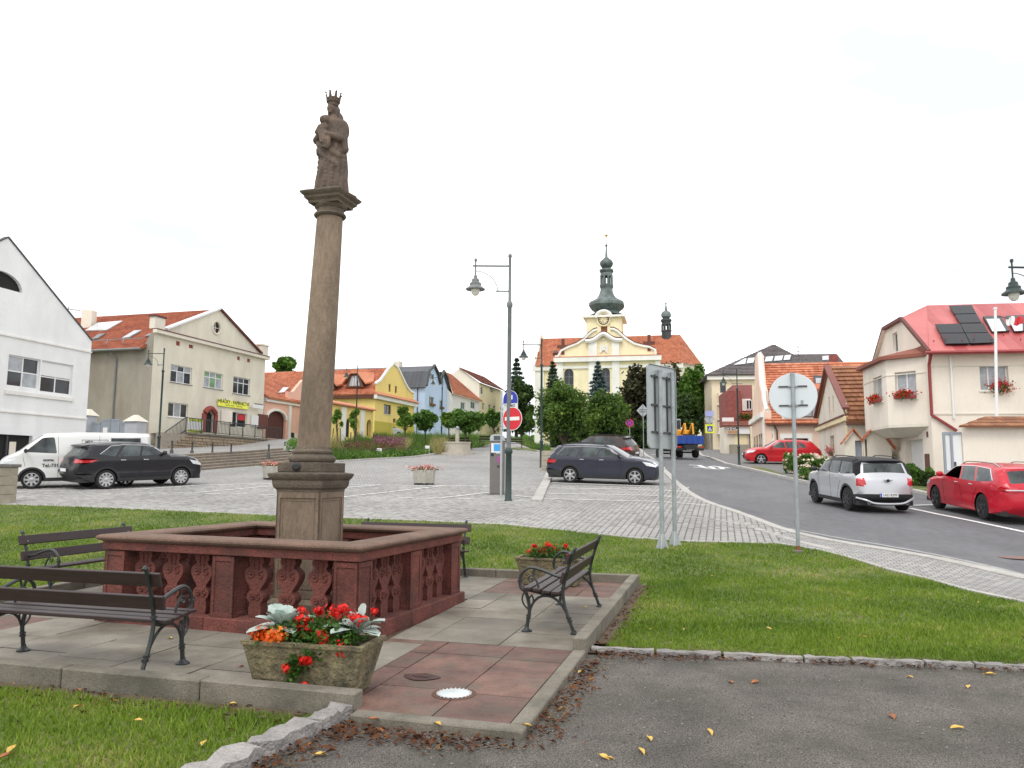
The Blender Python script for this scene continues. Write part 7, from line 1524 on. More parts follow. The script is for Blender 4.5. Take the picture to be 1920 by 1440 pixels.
sheet('upper_street', up_, .03, m_setts_far, 1.0)
fr = Fr(PY(498, 800, 63.5), A74); b = bld('pink_gatehouse', 'pink house with a wide brown arched gate beside the shop house', fr); zt = fr.px(497, 746)[1]; s1 = fr.px(627, 760)[0]; zb_ = 3.5
g = pr(fr, 500, 766, 534.5, 824); n_ = 10; gl2 = [(g[0], g[2]), (g[1], g[2])] + [((g[0] + g[1]) / 2 + (g[1] - g[0]) / 2 * math.cos(a), g[3] - .75 + .75 * math.sin(a)) for a in np.linspace(0, math.pi, n_)]
wall(b, fr, rect(-.3, s1, zb_, zt), [gl2], P_pink, .25); mid = (g[0] + g[1]) / 2
for a_, c_ in ((g[0] + .02, mid - .01), (mid + .01, g[1] - .02)): mb = MB(); mb.prism([fr.p(s, z, -.2) for s, z in [(a_, g[2]), (c_, g[2])] + [(s, g[3] - .78 + .75 * math.sqrt(max(0, 1 - ((s - mid) / ((g[1] - g[0]) / 2)) ** 2))) for s in np.linspace(c_, a_, 6)]], -fr.n * .08); mb.build('gate_leaf', M_gate, b)
bx(b, 'cornice', fr, -.3, s1 + .1, zt - .28, zt, .001, .22, P_tw); q = fr.px(541, 800)[0]; bx(b, 'pilaster', fr, q - .1, q + .25, zb_, zt - .29, .001, .1, P_tw); q = fr.px(543, 812); bx(b, 'plinth', fr, q[0], s1, zb_, q[1], .001, .12, P_stone); q = pr(fr, 543.5, 811, 549, 821); bx(b, 'cellar_window', fr, *q, .12, .13, M_dark)
mb = MB(); mb.tube([fr.p(s, z, .04) for s, z in gl2[2:]], .13, 5); mb.build('gate_arch', P_tw, b)
q0 = fr.p(-.3, zt + .02, .4); q1 = fr.p(s1, zt + .02, .4); rz_ = PY(497, 703, 68).z; rd = fr.p(-.3, rz_, -4.5); rc = fr.p(s1, rz_, -4.5); r3 = roof(b, q0, q1, rc, rd, 16, T_or, .07); onroof(b, 'skylight', r3, [(521, 738), (532, 737), (541, 728), (530, 728)], .1, M_curt)
pg = [fr.px(540, 752, .0), fr.px(540, 734, 0), fr.px(549, 735, 0), fr.px(568, 712, 0), fr.px(590, 712, 0), fr.px(605, 752, 0)]; mb = MB(); mb.prism([fr.p(s, z, .02) for s, z in pg], -fr.n * .3); mb.build('parapet_gable', P_pink, b)
fs = fr.side(-.3, -1); wall(b, fs, [(-9, zb_), (0, zb_), (0, zt), (-4.5, rz_), (-9, zt)], [], P_stone)
fr = Fr(PY(702, 790, 78), A74); b = bld('yellow_house', 'bright yellow house with a curved baroque gable and orange tiled roof', fr); zb_ = hz(fr.O.x, fr.O.y) - 1.2
G_ = pq(fr, [(777, 757), (775, 737), (770, 735), (763, 727), (758, 717), (752, 704), (745, 690), (737, 682.5), (728, 692), (719, 705), (712, 715), (705, 719), (696, 719.5)]); s1 = G_[0][0]
G_ = [(s1, G_[0][1])] + G_[1:]; G_[-1] = (0, G_[-1][1])
ws = [(pr(fr, 729, 720, 732.5, 735), 1, M_wb), (pr(fr, 741, 723.5, 744.5, 737.5), 1, M_wb), (pr(fr, 720, 757.5, 733, 778), 2, M_wb), (pr(fr, 744.5, 761.5, 756, 775.5), 2, M_wb), (pr(fr, 737, 784.5, 742, 793), 1, M_wb)]
wall(b, fr, [(0, zb_), (s1, zb_)] + G_, [rect(*w[0]) for w in ws], P_yel, .2)
for w, c_, m_ in ws: window(b, fr, *w, c_, (1,), m=m_, g=M_wg, dep=.12, sill=P_tw if c_ == 2 else None)
zc = fr.px(703, 740)[1]; bx(b, 'cornice', fr, -.3, s1 + .2, zc - .42, zc - .02, .001, .35, P_tw); mb = MB(); mb.hexa([fr.p(-.3, zc - .015, .001), fr.p(s1 + .2, zc - .015, .001), fr.p(s1 + .2, zc - .015, .55), fr.p(-.3, zc - .015, .55)], [fr.p(-.3, zc + .38, .001), fr.p(s1 + .2, zc + .38, .001), fr.p(s1 + .2, zc + .06, .55), fr.p(-.3, zc + .06, .55)]); mb.build('cornice_tiles', T_or, b)
bx(b, 'ochre_plinth', fr, -.02, s1, zb_, fr.px(705, 789)[1], .001, .06, P_och); mb = MB(); gg = [fr.p(s, z + .06, .0) for s, z in G_[1:]]; mb.tube(gg, .17, 5); mb.build('gable_coping', P_tw, b)
fs = Fr(fr.O, fr.a - math.pi / 2); zev = fs.px(690, 741)[1]; wall(b, fs, rect(-16, 0, zb_, zev), [], P_yel); ap = fr.p(G_[7][0], fr.px(729, 688)[1], -.3); r4 = roof(b, fs.p(-16, zev + .05, .5), fs.p(0, zev + .05, .5), ap, ap - fr.n * 16, 22, T_or, .08); roof(b, fr.p(s1, zev, -.3), fr.p(s1, zev, -16), ap - fr.n * 16, ap, 20, T_or, .08)
bx(b, 'eaves_board', fs, -16, 0, zev - .3, zev - .02, .001, .4, M_trimr)
P_, nn_ = PLANES[r4]
for (u0, u1, v0, v1) in ((650, 684, 729, 709), (596, 630, 733, 713)):
 c0, c1 = hit(P_, nn_, u0, v0), hit(P_, nn_, u1, v0 + .5); e_ = (c1 - c0).normalized(); wd_ = (c1 - c0).length; fd = Fr((c0.x, c0.y), math.atan2(e_.y, e_.x)); z0 = c0.z + .1; h_ = 1.35
 dm_ = MB(); ot = [(0, z0), (wd_, z0), (wd_ * .72, z0 + h_), (wd_ * .28, z0 + h_)]; dm_.prism([fd.p(s, z, .25) for s, z in ot], -fd.n * 2.6); d_ = dm_.build('eyebrow_dormer', M_wb, b); mb = MB(); mb.poly([fd.p(wd_ * x, z0 + h_ * z, .262) for x, z in ((.2, .12), (.8, .12), (.66, .86), (.34, .86))]); mb.build('dormer_window', M_curt, d_)
 mb = MB(); [mb.bar(fd.p(wd_ * x, z0 + .15, .27), fd.p(wd_ * x2, z0 + h_ * .86, .27), .06) for x, x2 in ((.4, .45), (.6, .55))]; mb.build('glazing_bar', M_wf, d_); mb = MB(); mb.hexa([fd.p(-.35, z0 + .25, .5), fd.p(wd_ * .3, z0 + h_ + .05, .5), fd.p(wd_ * .3, z0 + h_ + .05, -3), fd.p(-.35, z0 + .25 + .3, -1.2)], [fd.p(-.35, z0 + .4, .5), fd.p(wd_ * .3, z0 + h_ + .2, .5), fd.p(wd_ * .3, z0 + h_ + .6, -3), fd.p(-.35, z0 + .8, -1.2)]); mb.hexa([fd.p(wd_ * .3, z0 + h_ + .05, .5), fd.p(wd_ * .7, z0 + h_ + .05, .5), fd.p(wd_ * .7, z0 + h_ + .4, -3), fd.p(wd_ * .3, z0 + h_ + .4, -3)], [fd.p(wd_ * .3, z0 + h_ + .2, .5), fd.p(wd_ * .7, z0 + h_ + .2, .5), fd.p(wd_ * .7, z0 + h_ + .6, -3), fd.p(wd_ * .3, z0 + h_ + .6, -3)]); mb.hexa([fd.p(wd_ + .35, z0 + .25, .5), fd.p(wd_ * .7, z0 + h_ + .05, .5), fd.p(wd_ * .7, z0 + h_ + .05, -3), fd.p(wd_ + .35, z0 + .55, -1.2)], [fd.p(wd_ + .35, z0 + .4, .5), fd.p(wd_ * .7, z0 + h_ + .2, .5), fd.p(wd_ * .7, z0 + h_ + .6, -3), fd.p(wd_ + .35, z0 + .8, -1.2)]); mb.build('dormer_roof', T_or, d_)
fy = Fr(PY(630, 800, 66), A74); t = thing('arched_garden_wall', 'yellow garden wall with an arched dark gate and tiled coping', 'wall', (fy.O.x, fy.O.y, 4), fy.a); zt = fy.px(632, 759)[1]; s1 = fy.px(700, 780)[0]; ga = pr(fy, 649, 776, 673, 822); da = pr(fy, 688, 786, 696, 819)
def archl(g, k=8): r = (g[1] - g[0]) / 2; h = min(r, 1.0); return [(g[0], g[2]), (g[1], g[2])] + [((g[0] + g[1]) / 2 + r * math.cos(a), g[3] - h + h * math.sin(a)) for a in np.linspace(0, math.pi, k)]
wall(t, fy, rect(-2, s1, 3.0, zt), [archl(ga), archl(da)], P_yel, .35); bx(t, 'gate_leaf', fy, ga[0], ga[0] + (ga[1] - ga[0]) * .5, ga[2], ga[3] - .3, -.5, -.36, M_dark); bx(t, 'gate_back', fy, ga[0], ga[1], ga[2], ga[3], -1.6, -1.5, P_stone); bx(t, 'door_leaf', fy, da[0], da[1], da[2], da[3], -.5, -.36, M_wb)
for q in (ga[0] - .9, ga[1] + .1): bx(t, 'pilaster', fy, q, q + .8, 3.0, zt - .1, .001, .08, P_tw)
mb = MB(); mb.hexa([fy.p(-2, zt, -.4), fy.p(s1, zt, -.4), fy.p(s1, zt, .3), fy.p(-2, zt, .3)], [fy.p(-2, zt + .35, -.2), fy.p(s1, zt + .35, -.2), fy.p(s1, zt + .12, .3), fy.p(-2, zt + .12, .3)]); mb.build('coping_tiles', T_or, t)
fr = Fr(PY(796, 780, 92), A74); b = bld('blue_house', 'light blue house with a dark mansard roof and two gabled fronts', fr); zb_ = 4.0
o_ = pq(fr, [(844, 741), (840, 727), (836, 708), (830, 697), (825.5, 712), (824, 720), (820, 702), (812.5, 686.5), (803, 696), (796, 724)]); s1 = o_[0][0]; ws = [pr(fr, 805, 743, 813.5, 760.5), pr(fr, 824.5, 750, 830, 766), pr(fr, 807, 700, 813.5, 713), pr(fr, 828, 712.5, 832, 723.5)]
o_[-1] = (0, o_[-1][1]); wall(b, fr, [(0, zb_), (s1, zb_)] + o_, [rect(*w) for w in ws], P_blue, .2); [window(b, fr, *w, 2, (1,), sill=P_tw) for w in ws]
mb = MB(); mb.tube([fr.p(s, z + .1, .15) for s, z in o_], .2, 5); mb.build('verge', m_steel, b); fs = Fr(fr.O, fr.a - math.pi / 2); ze = fs.px(790, 727)[1]; wall(b, fs, rect(-8, 0, zb_, ze), [], P_blue)
br_ = fr.px(803, 697); tp_ = fr.px(812.5, 686); A0, A1 = fs.p(-14, ze, .35), fs.p(.2, ze, .35); B0, B1 = fr.p(br_[0] - .4, br_[1], -14), fr.p(br_[0] - .4, br_[1], .2); C0_, C1 = fr.p(tp_[0], tp_[1], -14), fr.p(tp_[0], tp_[1], .2); roof(b, A0, A1, B1, B0, 1, T_seam, .02); roof(b, B0, B1, C1, C0_, 1, T_seam, .02); bx(b, 'chimney', fr, tp_[0] + 1.0, tp_[0] + 2.0, tp_[1] - 1, tp_[1] + .9, -6, -5, P_stone)
roof(b, fr.p(s1, o_[0][1], .2), fr.p(s1, o_[0][1], -10), fr.p(o_[3][0], o_[3][1], -10), fr.p(o_[3][0], o_[3][1], .2), 1, T_seam, .02); q = fs.px(783, 760)[0]; pipe(b, [fs.p(q, zb_, .1), fs.p(q, ze, .1)], .06, m_steel)
for w in ws[:2]:
 f = bx(b, 'flower_box', fr, w[0], w[1], w[2] - .1, w[2] + .18, .02, .25, mat('flower_box_red', (.45, .05, .04), .8, .5, 12, col2=(.05, .12, .02)))
fr = Fr(PY(846, 780, 99), A74); b = bld('white_hipped_house', 'small white house with a red hipped roof right of the blue house', fr); zb_ = 4.2; ze = fr.px(848, 738)[1]; s1 = fr.px(899, 760)[0]; ws = [pr(fr, 864, 753.5, 872, 768.5), pr(fr, 882.5, 752.5, 891, 767.5)]
wall(b, fr, rect(0, s1, zb_, ze), [rect(*w) for w in ws], P_off, .2); [window(b, fr, *w, 2, (1,), g=mat('green_glass', (.10, .16, .14), .1, .2, 3)) for w in ws]
rA, rB = fr.p(-.3, ze, .4), fr.p(s1 + .3, ze, .4); top0 = PY(838, 698, 101); top1 = PY(845, 701, 103); roof(b, rA, rB, top1, top0, 26, T_or, .06); wall(b, fr.side(0, -1), [(-9, zb_), (0, zb_), (0, ze), (-3, top0.z), (-9, ze)], [], P_off)
fr = Fr(PY(898, 780, 112), A74); b = bld('far_yellow_house', 'two-storey pale yellow house with a brown roof beyond the hipped house', fr); zb_ = 4.5; ze = fr.px(898, 717)[1]; s1 = fr.px(939, 735)[0]
ws = [pr(fr, 901, 725, 905.5, 740), pr(fr, 918.5, 726, 925, 737), pr(fr, 904, 755, 908, 769), pr(fr, 916, 758, 920.5, 771), pr(fr, 924.5, 760, 928.5, 770)]
wall(b, fr, rect(0, s1, zb_, ze), [rect(*w) for w in ws], P_cream, .2); [window(b, fr, *w, 2, (1,)) for w in ws]; fs = Fr(fr.O, fr.a - math.pi / 2); tp = fs.px(862, 690); wl = fs.px(838, 730)[0]; wall(b, fs, [(tp[0] * 2, zb_), (0, zb_), (0, ze), tp, (tp[0] * 2, ze)], [], P_ivory)
T0 = fs.p(tp[0], tp[1] + .1, .3); roof(b, fr.p(-.4, ze, .5), fr.p(s1 + .4, ze, .5), T0 + fr.e * (s1 + .8), T0, 14, T_dk, .06)
CHA = math.radians(-12); fr = Fr(PY(1137, 830, 140), CHA); b = bld('church', 'yellow baroque church with a green copper onion dome and orange roofs', fr, cat='church'); zb_ = 5.0
def E_(u, v): return fr.px(u, v)
gab = pq(fr, [(1238, 668), (1230, 668), (1228, 657), (1218, 652), (1205, 650), (1190, 646), (1178, 639), (1168, 631), (1158, 622), (1150, 618), (1144, 618), (1144, 630), (1132, 627.5), (1120, 630), (1120, 619), (1113, 621), (1104, 628), (1096, 637), (1082, 646), (1066, 652), (1052, 659), (1047, 669), (1041, 670)])
sL, sR = E_(1044, 740)[0], E_(1236, 740)[0]; zC = E_(1137, 673)[1]; aw = [pr(fr, 1057.5, 691.5, 1075.5, 735), pr(fr, 1127.5, 690, 1144, 735)]
wall(b, fr, [(sL, zb_), (sR, zb_), (sR, zC)] + [(max(sL, min(sR, s)), max(z, zC)) for s, z in gab] + [(sL, zC)], [archl(w, 9) for w in aw], P_ch, .4)
for w in aw: window(b, fr, *w, 2, (1, 1, 1), m=M_zinc, g=M_wg, dep=.35)
bx(b, 'cornice', fr, sL - .5, sR + .5, zC - .5, zC + .35, .001, .8, P_tw); bx(b, 'cornice_tiles', fr, sL - .5, sR + .5, zC + .353, zC + .5, .001, .85, T_or); bx(b, 'frieze', fr, sL - .2, sR + .2, zC - 1.7, zC - 1.2, .001, .25, P_tw)
mb = MB(); mb.tube([fr.p(s, z + .1, .1) for s, z in gab[:11]], .28, 5); mb.tube([fr.p(s, z + .1, .1) for s, z in gab[14:]], .28, 5); mb.build('gable_coping', P_tw, b)
mb = MB(); mb.tube([fr.p(s, z + .42, .1) for s, z in gab[:11]], .13, 4); mb.tube([fr.p(s, z + .42, .1) for s, z in gab[14:]], .13, 4); mb.build('coping_tiles', M_trimr, b)
for u0, u1 in ((1103.5, 1119.5), (1147, 1161.5)): q = pr(fr, u0, 643, u1, 668); bx(b, 'pilaster', fr, q[0], q[1], zC + .36, q[3] + .2, .001, .35, P_tw); bx(b, 'pilaster', fr, q[0], q[1], zb_, zC - .51, .001, .35, P_tw)
for u0, u1 in ((1044, 1056), (1228, 1238)): q = pr(fr, u0, 643, u1, 668); bx(b, 'pilaster', fr, q[0], q[1], zb_, zC - .51, .001, .35, P_tw)
zp = E_(1137, 640)[1]; mb = MB(); mb.tube([fr.p(s, zp + (1.3 * math.exp(-((s - E_(1132, 650)[0]) / 1.4) ** 2)), .45) for s in np.linspace(E_(1098, 640)[0], E_(1167, 640)[0], 24)], .42, 6); mb.build('pediment_moulding', P_tw, b); mb = MB(); mb.tube([fr.p(s, zp + .5 + (1.3 * math.exp(-((s - E_(1132, 650)[0]) / 1.4) ** 2)), .45) for s in np.linspace(E_(1098, 640)[0], E_(1167, 640)[0], 24)], .14, 4); mb.build('pediment_tiles', M_trimr, b)
q = E_(1132, 652); mg = P_tw
ftext(b, fr, q[0], q[1] - .3, .12, 'M', 2.2, mg, bold=.03, ext=.08); ftext(b, fr, q[0], q[1] - .3, .14, 'A', 1.9, mg, bold=.0, ext=.08)
mb = MB(); mb.tube([fr.p(q[0] + x, q[1] + 1.25 + y, .1) for x, y in ((-.6, 0), (-.3, .25), (0, .05), (.3, .25), (.6, 0))], .09, 5); mb.build('relief_crown', mg, b)
for u, v in ((1055.5, 652), (1217, 645)):
 q = E_(u, v); mb = MB(); h = 1.5
 for sx_, sz_ in ((.28, h), (h * .7, .28)): fbox(mb, fr, q[0] - sx_, q[0] + sx_, q[1] + .2 - sz_, q[1] + .2 + sz_, -.3 - .0 * sx_, .1 - (.02 if sz_ < 1 else 0))
 mb.build('gable_cross', M_trimr, b)
DN = 5.5; fn = Fr(fr.p(0, 0, -DN), CHA); nL, nR = fn.px(1003, 700)[0], fn.px(1277, 700)[0]; zE = fn.px(1010, 687)[1]; nd = 16; zR = fn.px(1190, 630, -nd / 2)[1]
wall(b, fn, rect(nL, nR, zb_, zE), [], P_ch); bx(b, 'nave_cornice', fn, nL - .4, nR + .4, zE - .9, zE - .02, .001, .5, P_tw); bx(b, 'nave_pilaster', fn, nL, nL + 1.8, zb_, zE - .91, .001, .25, P_tw)
hipR = fn.px(1275, 628); RR = fn.p(hipR[0], zR, -nd / 2); RL = fn.p(nL + .2, zR, -nd / 2); eR = fn.p(fn.px(1319, 687)[0], zE, -nd / 2 + .01); rn = roof(b, fn.p(nL + .2, zE, .7), fn.p(nR, zE, .7), RR, RL, 34, T_or, .09); rn2 = roof(b, fn.p(nR, zE, .7), fn.p(fn.px(1319, 687)[0], zE, -4), RR, RR - Vector((.05, 0, 0)), 30, T_or, .09); roof(b, fn.p(nR, zE, -nd), fn.p(nL, zE, -nd), RL, RR, 10, T_or, .09)
wall(b, Fr(fn.p(nR, 0), CHA + math.atan2(4.7, fn.px(1319, 687)[0] - nR)), rect(0, 6.4, zb_, zE), [], P_ivory); fs = fn.side(nL, -1)
wall(b, fs, [(-nd, zb_), (0, zb_), (0, zE), (-1, zE + .6), (-2.5, zE + 3), (-4.5, zE + 3.6), (-6, zR), (-8, zR + 1), (-10, zR), (-13, zE + 3), (-nd, zE)], [], P_ch); mb = MB(); mb.tube([fs.p(s, z, .2) for s, z in ((0, zE), (-1, zE + .7), (-2.5, zE + 3.1), (-4.5, zE + 3.7), (-6, zR + .1), (-8, zR + 1.1))], .3, 5); mb.build('nave_gable_coping', P_tw, b)
onroof(b, 'roof_hatch', rn, [(1037, 667), (1046, 666), (1046, 661), (1037, 662)], .6, M_wb)
zTr = E_(1132, 640)[1]
ft = Fr(fr.p(0, 0, -3.5), CHA); tL, tR = ft.px(1100, 610)[0], ft.px(1165, 610)[0]; zT = ft.px(1132, 592)[1]; tw_ = tR - tL; tc = ft.p((tL + tR) / 2, 0, -tw_ / 2)
lv = pr(ft, 1126.7, 608.5, 1138.8, 627.5); wall(b, ft, rect(tL, tR, zC, zT), [archl(lv, 7)], P_ch, .2, name='tower_wall'); bx(b, 'belfry_louvre', ft, lv[0], lv[1], lv[2], lv[3], -.35, -.19, mat('louvre_brown', (.22, .09, .045), .8, .2))
f2 = ft.side(tR, 1); wall(b, f2, rect(0, tw_, zC, zT), [rect(tw_ * .4, tw_ * .55, zC + 4, zC + 6.2)], P_ch, .2, name='tower_wall'); bx(b, 'belfry_slit', f2, tw_ * .4, tw_ * .55, zC + 4, zC + 6.2, -.3, -.19, M_wb); wall(b, ft.side(tL, -1), rect(-tw_, 0, zC, zT), [], P_ch, name='tower_wall'); wall(b, Fr(ft.p(tR, 0, -tw_), CHA + math.pi), rect(0, tw_, zC, zT), [], P_ch, name='tower_wall')
def towmould(zfun_w, z0, z1, out, m, nm):
 for f_, L_ in ((ft, (tL - out, tR + out)), (f2, (0.0, tw_ + out)), (ft.side(tL, -1), (-tw_ - out, -.0)), (Fr(ft.p(tR, 0, -tw_), CHA + math.pi), (-.0, tw_))): bx(b, nm, f_, L_[0], L_[1], z0, z1, .001, out, m)
towmould(0, zT - .35, zT + .05, .65, P_tw, 'tower_cornice'); cc = ft.px(1132, 599.6); cr = .95
mb = MB(); mb.tube([ft.p(cc[0] + (cr + .55) * math.cos(a), cc[1] + .1 + (cr + .55) * math.sin(a), .35) for a in np.linspace(.15, math.pi - .15, 14)], .33, 6); mb.build('clock_arch', P_tw, b); mb = MB(); mb.prism([ft.p(cc[0] + (cr + .35) * math.cos(a), cc[1] + (cr + .35) * math.sin(a), .0) for a in np.linspace(0, 2 * math.pi, 24, endpoint=False)], ft.n * .3); mb.build('clock_field', P_ch, b)
mb = MB(); mb.tube([ft.p(cc[0] + cr * math.cos(a), cc[1] + cr * math.sin(a), .38) for a in np.linspace(0, 2 * math.pi, 24, endpoint=False)], .06, 4, closed=True)
for k in range(12): a = k * math.pi / 6; mb.bar(ft.p(cc[0] + cr * .62 * math.cos(a), cc[1] + cr * .62 * math.sin(a), .38), ft.p(cc[0] + cr * math.cos(a), cc[1] + cr * math.sin(a), .38), .2, .05)
ck = mb.build('clock_dial', m_ink, b); mb = MB(); mb.bar(ft.p(cc[0], cc[1], .44), ft.p(cc[0] + .15, cc[1] + .75, .44), .08); mb.bar(ft.p(cc[0], cc[1], .46), ft.p(cc[0] - .35, cc[1] - .4, .46), .1); mb.build('clock_hands', mat('gilt', (.7, .42, .08), .35, .1, metal=.8), ck)
M_cu = mat('copper_patina', (.09, .115, .112), .6, .3, .8, .3, 8, col2=(.17, .21, .20), stain=(.035, .045, .045), stain_scale=1.1, stain_amt=.8, stretch=(1, 1, .5)); Yd = tc.y; kx = Yd / 1450 / 6.26
def zpx(y): return PY(1137.5, 430 + y / 6.26, Yd).z
cxy = PY(1137.5, 560, Yd)
def dome(prof, nm, m, n=16, rot=0, k=1.0): mb = MB(); mb.lathe([(max(r * kx, .01) * k, zpx(y)) for y, r in prof], c=(cxy.x, cxy.y, 0), n=n, rot=rot, cap=0); o = mb.build(nm, m, b, smooth=1); return o
dome([(1022, 215), (1008, 190), (990, 150), (972, 142), (955, 160), (935, 190), (905, 214), (875, 212), (850, 185), (835, 150), (815, 118), (790, 100), (760, 86), (720, 74)], 'onion_dome', M_cu, 8, CHA + math.pi / 8, 1.04)
dome([(722, 76), (690, 76), (688, 82), (672, 84), (662, 88), (650, 76)], 'lantern_base', M_cu, 8, CHA + math.pi / 8); dome([(556, 76), (520, 76), (515, 72), (508, 80), (490, 90), (476, 86), (465, 60), (452, 46)], 'lantern_roof', M_cu, 8, CHA + math.pi / 8)
for k in range(8): a = k * math.pi / 4 + CHA + math.pi / 8; p = Vector((cxy.x + 66 * kx * math.cos(a), cxy.y + 66 * kx * math.sin(a), 0)); mb = MB(); mb.bar(Vector((p.x, p.y, zpx(652))), Vector((p.x, p.y, zpx(540))), 24 * kx); mb.build('lantern_post', M_cu, b)
dome([(454, 50), (440, 66), (420, 78), (395, 82), (372, 70), (350, 42), (325, 16), (250, 10), (216, 7), (205, 8), (192, 18), (180, 8), (165, 4), (110, 3)], 'upper_onion', M_cu, 12); dome([(106, 2), (98, 8), (90, 4), (80, 10), (76, 22), (70, 22), (62, 8), (50, 3), (34, 1)], 'gilt_finial', MATS['gilt'], 10)
P_, nn_ = PLANES[rn]; tx = PY(1249.5, 632, RR.y); kt = RR.y / 1450 / 3.13
def zq(y): return PY(1249.5, 420 + y / 3.13, RR.y).z
def tur(prof, nm, m=None, n=8): mb = MB(); mb.lathe([(max(r * kt, .01), zq(y)) for y, r in prof], c=(tx.x, tx.y, 0), n=n, cap=0, rot=.3); return mb.build(nm, m or mat('turret_dark', (.035, .045, .045), .6, .3, 1), b, smooth=1)
tur([(680, 30), (660, 29), (632, 29), (630, 34), (624, 30)], 'turret_base'); tur([(594, 28), (574, 28), (572, 34), (562, 33), (556, 22), (548, 20)], 'turret_roof'); tur([(552, 20), (546, 28), (532, 30), (518, 24), (508, 8), (480, 4), (468, 3), (466, 7), (462, 2), (434, 1)], 'turret_onion', M_cu, 12)
for k in range(8): a = k * math.pi / 4 + .3; mb = MB(); p = Vector((tx.x + 26 * kt * math.cos(a), tx.y + 26 * kt * math.sin(a), 0)); mb.bar(Vector((p.x, p.y, zq(632))), Vector((p.x, p.y, zq(588))), 8 * kt); mb.build('turret_post', MATS['turret_dark'], b)
AR = math.radians(-9); fr = Fr(PY(1747, 800, 34.5), AR); b = bld('corner_house', 'large cream house with a red sheet roof, solar panels and a bay window', fr); zb_ = .6
ze = fr.px(1742, 664)[1]; w = pr(fr, 1836, 685, 1893, 732); wall(b, fr, rect(0, 16, zb_, ze), [rect(*w)], P_ivory, .25); window(b, fr, *w, 3, (1,), g=M_curt, dep=.18, sill=P_tw)
for v, h in ((686, .05), (775, .06)): z = fr.px(1750, v)[1]; bx(b, 'string_course', fr, .0, 16, z - h, z + h * .2, .001, .035, P_stone)
fl_ = Fr(fr.O, AR - math.pi / 2); D = 8.5; zR = fr.px(1800, 571, -D / 2)[1]; zH = fl_.px(1698, 597)[1]
fl_ = Fr(fr.O, AR - math.pi / 2); gw = pr(fl_, 1687.5, 617, 1697, 646)
k_ = (zH - ze) / (zR - ze); wall(b, fl_, [(-D, zb_), (0, zb_), (0, ze), (-D / 2 * k_, zH), (-D + D / 2 * k_, zH), (-D, ze)], [rect(-D / 2 - .35, -D / 2 + .35, ze + .75, ze + 1.75), rect(-3.6, -1.2, zb_, 3.3)], P_ivory, .3)
window(b, fl_, -D / 2 - .35, -D / 2 + .35, ze + .75, ze + 1.75, 1, (1,), sill=P_tw); bx(b, 'garage_door', fl_, -3.6, -1.2, zb_, 3.3, -.35, -.3, M_wf)
for z in np.arange(1.4, 3.3, .45): bx(b, 'garage_panel', fl_, -3.55, -1.25, z + .02, z + .42, -.299, -.285, M_wf)
mb = MB(); mb.box(0, 0, 0, 0, 0, 0); sf = MB(); sf.poly([fr.p(-.2, ze - .1, -D), fr.p(-.2, zH, -D + D / 2 * k_), fr.p(.03, zH, -D + D / 2 * k_), fr.p(.03, ze - .1, -D)]); sf.build('soffit', P_ivory, b); rt = roof(b, fr.p(-.12, ze + .05, .5), fr.p(16, ze + .05, .5), fr.p(16, zR, -D / 2), fr.p(1.6, zR, -D / 2), 1, T_sheet, .03)
kk = 1 - (1 - k_) ; A1 = fr.p(-.12, ze + .05, .5); H1 = fr.p(-.12, zH + .05, -D / 2 * k_ + .1); Rg = fr.p(1.6, zR, -D / 2); mb = MB(); nn_ = PLANES[rt][1]; mb.v = [tuple(p + nn_ * .012) for p in (A1, fr.p(1.6, ze + .05, .5), Rg, H1)]; mb.f = [(0, 1, 2, 3)];
H2 = fr.p(-.12, zH + .05, -D + D / 2 * k_ - .1); hp = roof(b, H2, H1, Rg, Rg + Vector((0, .05, 0)), 1, T_sheet, .03); mbx = MB(); mbx.prism([A1, H1 + Vector((0, 0, .02)), Rg, fr.p(1.61, ze + .05, .5)], -nn_ * .08); mbx.build('roof_corner', T_sheet, b)
mb = MB(); mb.bar(A1, H1, .14); mb.bar(H2, H1, .16); mb.bar(fr.p(-.12, ze, -D), H2, .14); mb.build('verge', M_trimr, b); mb = MB(); mb.tube([fr.p(-.3, ze - .02, .58), fr.p(16, ze - .02, .58)], .09, 6); mb.build('gutter', mat('gutter_red', (.28, .04, .04), .5), b)
roof(b, fr.p(16, ze, -D - .5), fr.p(-.3, ze, -D - .5), fr.p(1.6, zR, -D / 2), fr.p(16, zR, -D / 2), 1, T_sheet, .03)
gr_ = MATS['gutter_red']; pts = [fr.p(-.05, ze - .1, .5), fr.p(.0, ze - .5, .08), fr.p(.0, fr.px(1755, 778)[1], .08), fr.p(*fr.px(1792, 808), .12)]; pipe(b, pts, .07, gr_); q = fr.px(1781, 668); q2 = fr.px(1789, 785); pipe(b, [fr.p(q[0], q[1], .06), fr.p(q[0], q2[1], .06)], .05, M_wf)
Z4 = lambda L: [(1320 + x / 2.77, 480 + y / 2.77) for x, y in L]
M_pv = mat('solar_panel', (.006, .006, .009), .3, .1, 3, spec=.2); M_al = mat('panel_frame', (.3, .3, .3), .4, 0, metal=.8)
for q in ([(1272, 262), (1300, 305), (1412, 302), (1390, 259)], [(1302, 308), (1328, 352), (1440, 350), (1414, 305)], [(1200, 359), (1226, 404), (1350, 403), (1328, 356)], [(1331, 356), (1354, 403), (1475, 401), (1450, 354)], [(1227, 407), (1254, 460), (1380, 458), (1353, 406)], [(1356, 406), (1384, 458), (1518, 453), (1478, 404)]):
 q = Z4(q); o = onroof(b, 'solar_panel', rt, [q[1], q[2], q[3], q[0]], .05, M_pv, off=.12)
